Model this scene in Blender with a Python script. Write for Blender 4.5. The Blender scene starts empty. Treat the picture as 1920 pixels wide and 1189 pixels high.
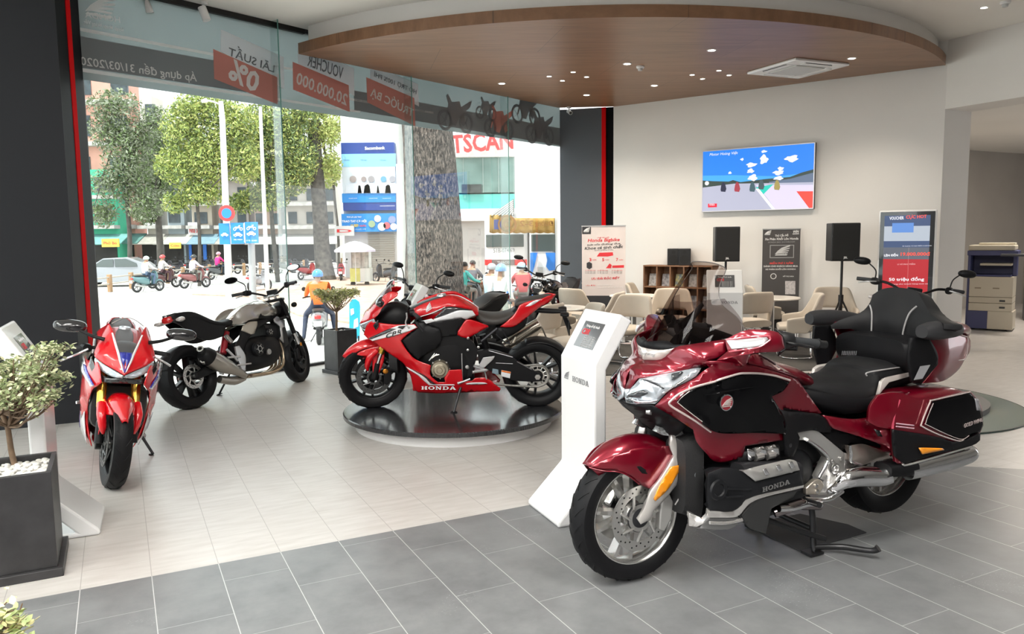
import bpy,bmesh,math,random
import numpy as np
from mathutils import Vector,Matrix
from mathutils.geometry import delaunay_2d_cdt
scene=bpy.context.scene
COL=scene.collection
R=math.radians
# ------------------------------------------------------------ camera
F_PX,W_PX,H_PX,CAM_H=1453.6,1920,1189,1.65
_p,_r=R(5.908),R(-.672)
_fw=np.array([0,math.cos(_p),-math.sin(_p)]);_up=np.array([0,math.sin(_p),math.cos(_p)]);_rt=np.array([1.,0,0])
AX_R=_rt*math.cos(_r)+_up*math.sin(_r);AX_U=_up*math.cos(_r)-_rt*math.sin(_r);AX_F=_fw
CAM=np.array([0,0,CAM_H])
cam=bpy.data.cameras.new('camera');cam.sensor_width=36;cam.lens=F_PX/W_PX*36;cam.clip_end=500
camo=bpy.data.objects.new('camera',cam);COL.objects.link(camo)
camo.matrix_world=Matrix(((AX_R[0],AX_U[0],-AX_F[0],0),(AX_R[1],AX_U[1],-AX_F[1],0),(AX_R[2],AX_U[2],-AX_F[2],CAM_H),(0,0,0,1)))
scene.camera=camo
# ------------------------------------------------------------ world, sun, lamps, exposure
scene.view_settings.view_transform='Standard';scene.view_settings.look='None'
scene.view_settings.gamma=1;scene.view_settings.use_curve_mapping=False
scene.view_settings.exposure=1.36
wd=bpy.data.worlds.new('world');scene.world=wd;wd.use_nodes=True
bg=wd.node_tree.nodes['Background'];bg.inputs[0].default_value=(.97,.98,1,1);bg.inputs[1].default_value=1.15
sl=bpy.data.lights.new('sun','SUN');sl.energy=2.6;sl.angle=R(1.5);sl.color=(1,.96,.9)
so=bpy.data.objects.new('sun',sl);COL.objects.link(so)
so.rotation_euler=Vector((.22,.33,-1)).to_track_quat('-Z','Y').to_euler()
scene.cycles.use_denoising=True
scene.cycles.denoiser='OPENIMAGEDENOISE'
scene.cycles.max_bounces=10;scene.cycles.diffuse_bounces=4;scene.cycles.glossy_bounces=5
scene.cycles.transparent_max_bounces=24;scene.cycles.transmission_bounces=8
scene.cycles.caustics_reflective=False;scene.cycles.caustics_refractive=False
scene.cycles.sample_clamp_indirect=6;scene.cycles.blur_glossy=.5
# room fill light: glowing panels added under the ceiling behind the camera, further down
# ------------------------------------------------------------ measuring helpers
def ray(x,y):return(x-W_PX/2)/F_PX*AX_R-(y-H_PX/2)/F_PX*AX_U+AX_F
def gz(x,y,z=0):
    d=ray(x,y);t=(z-CAM_H)/d[2];return CAM+t*d
def at(x,y,Y):
    d=ray(x,y);return CAM+d*Y/d[1]
def on_wall(x,y,p0,yaw):
    d=ray(x,y);n=np.array([math.cos(yaw),-math.sin(yaw),0]);t=((np.array(p0)-CAM)@n)/(d@n);return CAM+t*d
YA,YB,YT,YG=R(-26.92),R(63.08),R(-53.56),R(39.15)
def dirv(y):return np.array([math.sin(y),math.cos(y),0.])
# ------------------------------------------------------------ materials
MATS={}
def M(name,col=(.8,.8,.8),rough=.5,metal=0,coat=0,emit=0,spec=.5,alpha=1,trans=0,bump=0,bscale=200,var=0,vscale=8,col2=None,crough=.03,sheen=0):
    if name in MATS:return MATS[name]
    m=bpy.data.materials.new(name);m.use_nodes=True;MATS[name]=m
    nt=m.node_tree;b=nt.nodes['Principled BSDF'];I=b.inputs
    I['Base Color'].default_value=(*col,1);I['Roughness'].default_value=rough;I['Metallic'].default_value=metal
    I['Coat Weight'].default_value=coat;I['Coat Roughness'].default_value=crough;I['Specular IOR Level'].default_value=spec
    I['Transmission Weight'].default_value=trans;I['Alpha'].default_value=alpha;I['Sheen Weight'].default_value=sheen
    if emit:I['Emission Color'].default_value=(*col,1);I['Emission Strength'].default_value=emit
    if var or bump or col2:
        tc=nt.nodes.new('ShaderNodeTexCoord')
    if var or col2:
        n=nt.nodes.new('ShaderNodeTexNoise');n.inputs['Scale'].default_value=vscale;n.inputs['Detail'].default_value=6
        nt.links.new(tc.outputs['Object'],n.inputs['Vector'])
        mx=nt.nodes.new('ShaderNodeMix');mx.data_type='RGBA'
        c2=col2 or tuple(max(0,c*(1-var))for c in col)
        mx.inputs[6].default_value=(*col,1);mx.inputs[7].default_value=(*c2,1)
        cr=nt.nodes.new('ShaderNodeValToRGB');cr.color_ramp.elements[0].position=.35;cr.color_ramp.elements[1].position=.65
        nt.links.new(n.outputs['Fac'],cr.inputs[0]);nt.links.new(cr.outputs[0],mx.inputs[0]);nt.links.new(mx.outputs[2],I['Base Color'])
    if bump:
        n=nt.nodes.new('ShaderNodeTexNoise');n.inputs['Scale'].default_value=bscale;n.inputs['Detail'].default_value=3
        nt.links.new(tc.outputs['Object'],n.inputs['Vector'])
        bm_=nt.nodes.new('ShaderNodeBump');bm_.inputs['Strength'].default_value=bump;bm_.inputs['Distance'].default_value=.01
        nt.links.new(n.outputs['Fac'],bm_.inputs['Height']);nt.links.new(bm_.outputs[0],I['Normal'])
    return m
def glassM(name,tint=(1,1,1),refl=.06,opac=0,ocol=(.5,.5,.5),rough=0.0):
    """thin sheet of glass or film: see-through + mirror reflection by angle (+ a milky or dark share)"""
    if name in MATS:return MATS[name]
    m=bpy.data.materials.new(name);m.use_nodes=True;MATS[name]=m
    nt=m.node_tree;nt.nodes.remove(nt.nodes['Principled BSDF']);out=nt.nodes['Material Output']
    t=nt.nodes.new('ShaderNodeBsdfTransparent');t.inputs[0].default_value=(*tint,1)
    last=t.outputs[0]
    if opac:
        d=nt.nodes.new('ShaderNodeBsdfDiffuse');d.inputs[0].default_value=(*ocol,1)
        tl=nt.nodes.new('ShaderNodeBsdfTranslucent');tl.inputs[0].default_value=(*ocol,1)
        a=nt.nodes.new('ShaderNodeMixShader');a.inputs[0].default_value=.5
        nt.links.new(d.outputs[0],a.inputs[1]);nt.links.new(tl.outputs[0],a.inputs[2])
        x=nt.nodes.new('ShaderNodeMixShader');x.inputs[0].default_value=opac
        nt.links.new(last,x.inputs[1]);nt.links.new(a.outputs[0],x.inputs[2]);last=x.outputs[0]
    g=nt.nodes.new('ShaderNodeBsdfGlossy');g.inputs['Roughness'].default_value=rough
    lw=nt.nodes.new('ShaderNodeLayerWeight');lw.inputs[0].default_value=.35
    mp=nt.nodes.new('ShaderNodeMapRange');mp.inputs[3].default_value=refl*.6;mp.inputs[4].default_value=min(.7,refl*5)
    nt.links.new(lw.outputs['Fresnel'],mp.inputs[0])
    x=nt.nodes.new('ShaderNodeMixShader');nt.links.new(mp.outputs[0],x.inputs[0])
    nt.links.new(last,x.inputs[1]);nt.links.new(g.outputs[0],x.inputs[2]);nt.links.new(x.outputs[0],out.inputs[0])
    return m
# ------------------------------------------------------------ object helpers
def tag(o,label=None,cat=None,group=None,kind=None):
    if label:o['label']=label
    if cat:o['category']=cat
    if group:o['group']=group
    if kind:o['kind']=kind
    return o
def empty(name,loc=(0,0,0),rz=0,label=None,cat=None,group=None):
    o=bpy.data.objects.new(name,None);COL.objects.link(o);o.empty_display_size=.1
    o.location=[float(v)for v in loc];o.rotation_euler=(0,0,rz);return tag(o,label,cat,group)
def mk(name,verts,faces,mat,parent=None,smooth=True,bevel=0,solid=0,sub=0,angle=40,mats=None,fmat=None,soff=0):
    me=bpy.data.meshes.new(name);me.from_pydata([tuple(map(float,v))for v in verts],[],[tuple(int(i)for i in f)for f in faces])
    if mat:me.materials.append(mat)
    for m_ in(mats or[]):me.materials.append(m_)
    if fmat:
        for p,i in zip(me.polygons,fmat):p.material_index=i
    o=bpy.data.objects.new(name,me);COL.objects.link(o)
    if parent:o.parent=parent
    if smooth:
        me.shade_smooth()
    if solid:
        s=o.modifiers.new('s','SOLIDIFY');s.thickness=solid;s.offset=soff
    if bevel:
        s=o.modifiers.new('b','BEVEL');s.width=bevel;s.segments=2;s.limit_method='ANGLE';s.angle_limit=R(35)
    if sub:
        s=o.modifiers.new('u','SUBSURF');s.levels=sub;s.render_levels=sub
    if smooth and angle<180:
        me.set_sharp_from_angle(angle=R(angle))
    return o
class MB:
    """collects shapes, then links them as ONE mesh object"""
    def __init__(s):s.v=[];s.f=[];s.m=[];s.cur=0
    def add(s,v,f):
        n=len(s.v);s.v+=[tuple(map(float,q))for q in v];s.f+=[tuple(i+n for i in q)for q in f];s.m+=[s.cur]*len(f);return s
    def box(s,a,b,T=None):
        (x0,y0,z0),(x1,y1,z1)=a,b
        x0,x1=sorted((x0,x1));y0,y1=sorted((y0,y1));z0,z1=sorted((z0,z1))
        v=[(x0,y0,z0),(x1,y0,z0),(x1,y1,z0),(x0,y1,z0),(x0,y0,z1),(x1,y0,z1),(x1,y1,z1),(x0,y1,z1)]
        if T is not None:v=[tuple(T@Vector(q))for q in v]
        return s.add(v,[(0,3,2,1),(4,5,6,7),(0,1,5,4),(1,2,6,5),(2,3,7,6),(3,0,4,7)])
    def prism(s,poly,T,d0,d1):
        """poly in local xy, extruded along local z, placed by T"""
        n=len(poly);v=[tuple(T@Vector((x,y,d)))for d in(d0,d1)for x,y in poly]
        return s.add(v,[tuple(range(n-1,-1,-1)),tuple(range(n,2*n))]+[(i,(i+1)%n,n+(i+1)%n,n+i)for i in range(n)])
    def tube(s,pts,r,n=10,smooth=True,step=None,cap=True,flat=1.0):
        P=[Vector([float(c)for c in p])for p in pts];rr=list(r)if hasattr(r,'__len__')else[r]*len(P)
        if smooth and len(P)>2:P,rr=crom(P,rr,step or 5)
        vs=[];fs=[];prev=None
        for i,p in enumerate(P):
            t=(P[min(i+1,len(P)-1)]-P[max(i-1,0)])
            t=t.normalized()if t.length>1e-9 else Vector((0,0,1))
            if prev is None:
                a=t.cross(Vector((0,0,1)));a=a if a.length>.2 else t.cross(Vector((0,1,0)));a.normalize()
            else:
                a=prev-t*prev.dot(t);a=a.normalized()if a.length>1e-6 else prev
            prev=a;b=t.cross(a)
            for k in range(n):
                th=2*math.pi*k/n;vs.append(p+(a*math.cos(th)+b*math.sin(th)*flat)*rr[i])
        for i in range(len(P)-1):
            for k in range(n):
                k2=(k+1)%n;fs.append((i*n+k,i*n+k2,(i+1)*n+k2,(i+1)*n+k))
        if cap:fs.append(tuple(range(n-1,-1,-1)));fs.append(tuple(range((len(P)-1)*n,len(P)*n)))
        return s.add(vs,fs)
    def lathe(s,prof,c=(0,0,0),ax=(0,1,0),n=48,closed=False,a0=0,a1=360):
        """prof: (radius, along axis)"""
        ax=Vector(ax).normalized();u=ax.cross(Vector((0,0,1)));u=u if u.length>.1 else ax.cross(Vector((1,0,0)));u.normalize();w=ax.cross(u);c=Vector([float(q)for q in c])
        full=(a1-a0)>=360;m=n if full else n+1;k=len(prof)
        vs=[c+ax*h_+(u*math.cos(t)+w*math.sin(t))*r_ for t in[R(a0+(a1-a0)*i/n)for i in range(m)]for r_,h_ in prof];fs=[]
        for i in range(n):
            i2=(i+1)%m
            for j in range(k if closed else k-1):
                j2=(j+1)%k;fs.append((i*k+j,i2*k+j,i2*k+j2,i*k+j2))
        return s.add(vs,fs)
    def disc(s,c,r,ax,h_=.01,n=32):return s.lathe([(0.0001,h_),(r,h_),(r,0),(0.0001,0)],c,ax,n)
    def grid(s,rows,cu=False,cv=False,capu=False):
        a,b=len(rows),len(rows[0]);v=[tuple(p)for r_ in rows for p in r_];f=[]
        for i in range(a if cu else a-1):
            for j in range(b if cv else b-1):
                i2,j2=(i+1)%a,(j+1)%b;f.append((i*b+j,i*b+j2,i2*b+j2,i2*b+j))
        if capu:f.append(tuple(range(b-1,-1,-1)));f.append(tuple(range((a-1)*b,a*b)))
        return s.add(v,f)
    def build(s,name,mat,parent=None,**k):
        mats=None
        if isinstance(mat,(list,tuple)):mats=list(mat[1:]);mat=mat[0]
        return mk(name,s.v,s.f,mat,parent,mats=mats,fmat=s.m if mats else None,**k)
def crom(P,rr=None,k=5,closed=False):
    n=len(P);out=[];ro=[]
    rr=rr or[0]*n
    g=lambda i:P[i%n]if closed else P[max(0,min(n-1,i))]
    q=lambda i:rr[i%n]if closed else rr[max(0,min(n-1,i))]
    for i in range(n if closed else n-1):
        for j in range(k):
            t=j/k;a,b,c,d=g(i-1),g(i),g(i+1),g(i+2)
            out.append(.5*((2*b)+(c-a)*t+(2*a-5*b+4*c-d)*t*t+(3*b-a-3*c+d)*t*t*t));ro.append(q(i)*(1-t)+q(i+1)*t)
    if not closed:out.append(P[-1]);ro.append(rr[-1])
    return out,ro
def smooth_rows(rows,ku=4,kv=4,cu=False,cv=False):
    R1=[crom([Vector([float(c)for c in p])for p in r_],k=kv,closed=cv)[0]for r_ in rows]
    cols=[crom([r_[j]for r_ in R1],k=ku,closed=cu)[0]for j in range(len(R1[0]))]
    return[[cols[j][i]for j in range(len(cols))]for i in range(len(cols[0]))]
def patch(name,rows,mat,parent,th=.006,ku=4,kv=4,cv=False,cu=False,mirror=False,bevel=0,soff=-1):
    """smooth skin through a grid of measured points"""
    g=smooth_rows(rows,ku,kv,cu,cv);mb=MB();mb.grid(g,cu,cv)
    o=mb.build(name,mat,parent,solid=th,soff=soff,angle=60)
    if mirror:mb=MB();mb.grid([[(p[0],-p[1],p[2])for p in reversed(r_)]for r_ in g],cu,cv);mb.build(name,mat,parent,solid=th,soff=soff,angle=60)
    return o
def superloft(name,secs,mat,parent,n=24,ku=3,mirror=False,caps=True,angle=60,sub=0):
    """secs: (x, y, zbottom, ztop, halfwidth[, exponent]) cross-sections across the y axis"""
    rows=[]
    for sct in secs:
        x,y,z0,z1,w=sct[:5];e=sct[5]if len(sct)>5 else 2.4
        r_=[]
        for k in range(n):
            t=2*math.pi*k/n;c,s_=math.cos(t),math.sin(t)
            r_.append(Vector((x,y+w*math.copysign(abs(c)**(2/e),c),(z0+z1)/2+(z1-z0)/2*math.copysign(abs(s_)**(2/e),s_))))
        rows.append(r_)
    cols=[crom([r_[j]for r_ in rows],k=ku)[0]for j in range(n)]
    g=[[cols[j][i]for j in range(n)]for i in range(len(cols[0]))]
    mb=MB();mb.grid(g,cv=True,capu=caps);o=mb.build(name,mat,parent,angle=angle,sub=sub)
    if mirror:mb=MB();mb.grid([[(p[0],-p[1],p[2])for p in reversed(r_)]for r_ in g],cv=True,capu=caps);mb.build(name,mat,parent,angle=angle,sub=sub)
    return o
def resample(pts,step,corner=38):
    """closed outline of Vectors: smooth it but keep the sharp corners"""
    n=len(pts);sharp=[]
    for i in range(n):
        a=(pts[i]-pts[i-1]);b=(pts[(i+1)%n]-pts[i])
        sharp.append(a.length<1e-6 or b.length<1e-6 or a.angle(b)>R(corner))
    out=[]
    for i in range(n):
        b,c=pts[i],pts[(i+1)%n]
        a=b if sharp[i]else pts[i-1];d=c if sharp[(i+1)%n]else pts[(i+2)%n]
        if a is b:a=b+(b-c)
        if d is c:d=c+(c-b)
        k=max(1,int((c-b).length/step))
        for j in range(k):
            t=j/k;out.append(.5*((2*b)+(c-a)*t+(2*a-5*b+4*c-d)*t*t+(3*b-a-3*c+d)*t*t*t))
    return out
def panel_mesh(pts,inner=(),step=.02,bulge=0,plane=(0,2),corner=38,flat=False):
    """fill a closed 3D outline; the third coordinate is a smooth surface through the outline and the inner points"""
    V=[Vector([float(c)for c in p])for p in pts];V=resample(V,step,corner)
    u,v=plane;w=3-u-v
    C=np.array([[p[u],p[v],p[w]]for p in V]);ctrl=C[::max(1,len(C)//40)]
    if len(inner):ctrl=np.vstack([ctrl,np.array([[p[u],p[v],p[w]]for p in inner])])
    def phi(r2):return np.where(r2>1e-12,.5*r2*np.log(np.maximum(r2,1e-12)),0)
    n=len(ctrl);D=((ctrl[:,None,:2]-ctrl[None,:,:2])**2).sum(2);K=phi(D)+np.eye(n)*4e-5;Pm=np.c_[np.ones(n),ctrl[:,:2]]
    A=np.block([[K,Pm],[Pm.T,np.zeros((3,3))]]);co=np.linalg.lstsq(A,np.r_[ctrl[:,2],0,0,0],rcond=None)[0]
    lo,hi=C[:,:2].min(0),C[:,:2].max(0);pts2=[Vector((a,b))for a,b in C[:,:2]]
    ni=len(pts2);gx=[]
    s3=step*.95
    def inside(px,py):
        c_=False;j=ni-1
        for i in range(ni):
            if(C[i,1]>py)!=(C[j,1]>py)and px<(C[j,0]-C[i,0])*(py-C[i,1])/(C[j,1]-C[i,1])+C[i,0]:c_=not c_
            j=i
        return c_
    if not flat:
        row=0;y=lo[1]+s3*.5
        while y<hi[1]:
            x=lo[0]+(s3*.5 if row%2 else 0)
            while x<hi[0]:
                if inside(x,y)and np.min((C[:,0]-x)**2+(C[:,1]-y)**2)>(s3*.45)**2:gx.append((x,y))
                x+=s3
            y+=s3*.87;row+=1
    pts2+=[Vector(q)for q in gx]
    r_=delaunay_2d_cdt(pts2,[(i,(i+1)%ni)for i in range(ni)],[list(range(ni))],1,1e-5)
    ov,of=r_[0],r_[2]
    X=np.array([[p.x,p.y]for p in ov])
    Wv=phi(((X[:,None,:]-ctrl[None,:,:2])**2).sum(2))@co[:n]+co[n]+X@co[n+1:]
    if bulge:
        dm=np.array([np.sqrt(np.min((C[:,0]-a)**2+(C[:,1]-b)**2))for a,b in X]);sc=max(dm.max(),1e-6)
        Wv=Wv+bulge*np.clip(1-(1-dm/sc)**2,0,1)
    vs=[]
    for(a,b),c_ in zip(X,Wv):
        q=[0,0,0];q[u]=a;q[v]=b;q[w]=c_;vs.append(tuple(q))
    fs=[tuple(f)for f in of]
    # face orientation towards +third coordinate
    f=fs[0];a,b,c_=(Vector(vs[i])for i in f[:3]);nrm=(b-a).cross(c_-a)
    if nrm[w]<0:fs=[tuple(reversed(f))for f in fs]
    return vs,fs
def panel(name,pts,mat,parent,inner=(),th=.006,mirror=False,only=None,bulge=0,step=.02,plane=(0,2),corner=38,bevel=0):
    vs,fs=panel_mesh(pts,inner,step,bulge,plane,corner)
    if len(vs)and only=='side':pass
    s0=1 if sum(v[3-plane[0]-plane[1]]for v in vs)>=0 else-1
    if s0<0:fs=[tuple(reversed(f))for f in fs]
    if mirror:vs=[(x,max(y,0)if s0>0 else min(y,0),z)for x,y,z in vs]
    mb=MB();mb.add(vs,fs);o=mb.build(name,mat,parent,solid=th,soff=-1,angle=50,bevel=bevel)
    if mirror:mb=MB();mb.add([(x,-y,z)for x,y,z in vs],[tuple(reversed(f))for f in fs]);mb.build(name,mat,parent,solid=th,soff=-1,angle=50,bevel=bevel)
    return o
def slab(name,poly,d0,d1,mat,parent,plane='xz',bevel=.004,smooth=True,mirror=False):
    """side-view outline (x, z) given thickness from y=d0 to y=d1"""
    mb=MB();T=Matrix.Identity(4)
    def put(a,b):
        n=len(poly);v=[((x,d,z)if plane=='xz' else(x,z,d))for d in(a,b)for x,z in poly]
        mb.add(v,[tuple(range(n-1,-1,-1)),tuple(range(n,2*n))]+[(i,(i+1)%n,n+(i+1)%n,n+i)for i in range(n)])
    put(d0,d1)
    if mirror:put(-d1,-d0)
    o=mb.build(name,mat,parent,smooth=smooth,bevel=bevel)
    me=o.data;bm=bmesh.new();bm.from_mesh(me);bmesh.ops.recalc_face_normals(bm,faces=bm.faces);bm.to_mesh(me);bm.free()
    return o
def copy_tree(o,parent=None):
    c=o.copy();COL.objects.link(c)
    if parent:c.parent=parent
    for ch in list(o.children):copy_tree(ch,c)
    return c
FONTS={}
def text(name,body,size,mat,parent,T,depth=.002,bold=0,shear=0,mirror=False,align='CENTER',wx=1.0,space=1.0):
    c=bpy.data.curves.new(name,'FONT');c.body=body;c.size=size;c.extrude=depth/2;c.offset=bold*size;c.shear=shear
    c.align_x=align;c.align_y='CENTER';c.space_character=space;c.resolution_u=2
    o=bpy.data.objects.new(name,c);me=bpy.data.meshes.new_from_object(o);bpy.data.objects.remove(o);bpy.data.curves.remove(c)
    Tm=T@Matrix.Diagonal((-wx if mirror else wx,1,1,1));me.transform(Tm)
    if mirror:me.flip_normals()
    me.materials.clear();me.materials.append(mat)
    q=bpy.data.objects.new(name,me);COL.objects.link(q)
    if parent:q.parent=parent
    return q
def frameT(o,x,y):
    """matrix with local x, local y (both world vectors) and z = x cross y"""
    x=Vector([float(c)for c in x]).normalized();y=Vector([float(c)for c in y]);z=x.cross(y).normalized();y=z.cross(x)
    return Matrix(((x.x,y.x,z.x,float(o[0])),(x.y,y.y,z.y,float(o[1])),(x.z,y.z,z.z,float(o[2])),(0,0,0,1)))
# slab-serif capitals of the maker's word mark, unit height
SER={'H':[[(0,0),(.42,0),(.42,.13),(.32,.13),(.32,.42),(.68,.42),(.68,.13),(.58,.13),(.58,0),(1,0),(1,.13),(.9,.13),(.9,.87),(1,.87),(1,1),(.58,1),(.58,.87),(.68,.87),(.68,.58),(.32,.58),(.32,.87),(.42,.87),(.42,1),(0,1),(0,.87),(.1,.87),(.1,.13),(0,.13)]],
 'N':[[(0,0),(.38,0),(.38,.13),(.26,.13),(.26,.72),(.68,0),(.9,0),(.9,.87),(1,.87),(1,1),(.62,1),(.62,.87),(.74,.87),(.74,.34),(.34,1),(0,1),(0,.87),(.1,.87),(.1,.13),(0,.13)]],
 'A':[[(0,0),(.36,0),(.36,.13),(.28,.13),(.33,.26),(.67,.26),(.72,.13),(.64,.13),(.64,0),(1.04,0),(1.04,.13),(.95,.13),(.62,1),(.38,1),(.07,.13),(0,.13)],[(.5,.8),(.63,.38),(.37,.38)]],
 'D':[[(0,0),(.6,0),(.85,.12),(1,.35),(1,.65),(.85,.88),(.6,1),(0,1),(0,.87),(.1,.87),(.1,.13),(0,.13)],[(.32,.14),(.32,.86),(.58,.86),(.74,.7),(.78,.5),(.74,.3),(.58,.14)]],
 'O':[[(.5+.52*math.cos(t),.5+.51*math.sin(t))for t in[2*math.pi*i/20 for i in range(20)]],[(.5+.29*math.cos(-t),.5+.36*math.sin(-t))for t in[2*math.pi*i/20 for i in range(20)]]]}
def fill_loops(loops):
    pts=[];eds=[]
    for L in loops:
        n0=len(pts);pts+=[Vector(p)for p in L];eds+=[(n0+i,n0+(i+1)%len(L))for i in range(len(L))]
    faces=[];n0=0
    for L in loops:faces.append(list(range(n0,n0+len(L))));n0+=len(L)
    r_=delaunay_2d_cdt(pts,eds,[faces[0]],1,1e-6)
    ov,of=r_[0],r_[2]
    keep=[]
    def ins(p,L):
        c_=False;j=len(L)-1
        for i in range(len(L)):
            if(L[i][1]>p.y)!=(L[j][1]>p.y)and p.x<(L[j][0]-L[i][0])*(p.y-L[i][1])/(L[j][1]-L[i][1])+L[i][0]:c_=not c_
            j=i
        return c_
    for f in of:
        c=sum((ov[i]for i in f),Vector((0,0)))/len(f)
        if not any(ins(c,L)for L in loops[1:]):keep.append(tuple(f))
    return[(p.x,p.y)for p in ov],keep
def wordmark(name,word,size,mat,parent,T,th=.002,wx=1.25,gap=.14,center=True):
    mb=MB();x=0;out=[]
    for ch in word:out.append((ch,x));x+=wx+gap
    off=-(x-gap)/2 if center else 0
    for ch,x0 in out:
        v,f=fill_loops(SER[ch]);mb.add([T@Vector(((x0+off+a*wx)*size,(b-.5)*size,0))for a,b in v],f)
    return mb.build(name,mat,parent,smooth=False,solid=th,soff=1)
WING=[[(0,0),(.86,0),(.96,.13),(.25,.12),(.05,.09)],[(0,.14),(.25,.21),(.92,.22),(.98,.33),(.45,.33),(1.0,.44),(1.04,.55),(.55,.49),(1.06,.68),(1.09,.8),(.6,.66),(1.1,.93),(1.12,1.08),(.5,.8),(.2,.48)]]
def wing(name,size,mat,parent,T,flip=1,th=.002):
    mb=MB()
    for L in WING:
        v,f=fill_loops([L]);mb.add([T@Vector(((a-.5)*size*flip,(b-.5)*size*.75,0))for a,b in v],f if flip>0 else[tuple(reversed(q))for q in f])
    return mb.build(name,mat,parent,smooth=False,solid=th,soff=1)
# ------------------------------------------------------------ common materials
WHITE=M('white_paint',(.77,.745,.715),.55,var=.03,vscale=1.5)
CEIL=M('ceiling_paint',(.86,.84,.80),.7,var=.03,vscale=1)
BLACKP=M('black_plastic',(.010,.010,.011),.4)
BLKGLOSS=M('gloss_black',(.006,.006,.007),.12,coat=1)
RUBBER=M('tyre_rubber',(.018,.018,.02),.55,bump=.15,bscale=300)
CHROME=M('chrome',(.82,.82,.83),.08,metal=1)
STEEL=M('brushed_steel',(.62,.61,.6),.28,metal=1)
SILVER=M('silver_paint',(.60,.60,.60),.3,metal=.7,coat=.6)
DARKM=M('dark_metal',(.05,.05,.055),.35,metal=.7)
GWHITE=M('gloss_white',(.82,.82,.82),.25,coat=.4)
WTXT=M('white_print',(.85,.85,.85),.5)
RTXT=M('red_print',(.62,.02,.03),.5)
KTXT=M('black_print',(.02,.02,.02),.5)
GTXT=M('grey_print',(.22,.22,.23),.4)

# ================================================================ the room
def struct(name,mb,mat,**k):
    o=mb.build(name,mat,None,smooth=False,**k);o['kind']='structure';return o
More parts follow.
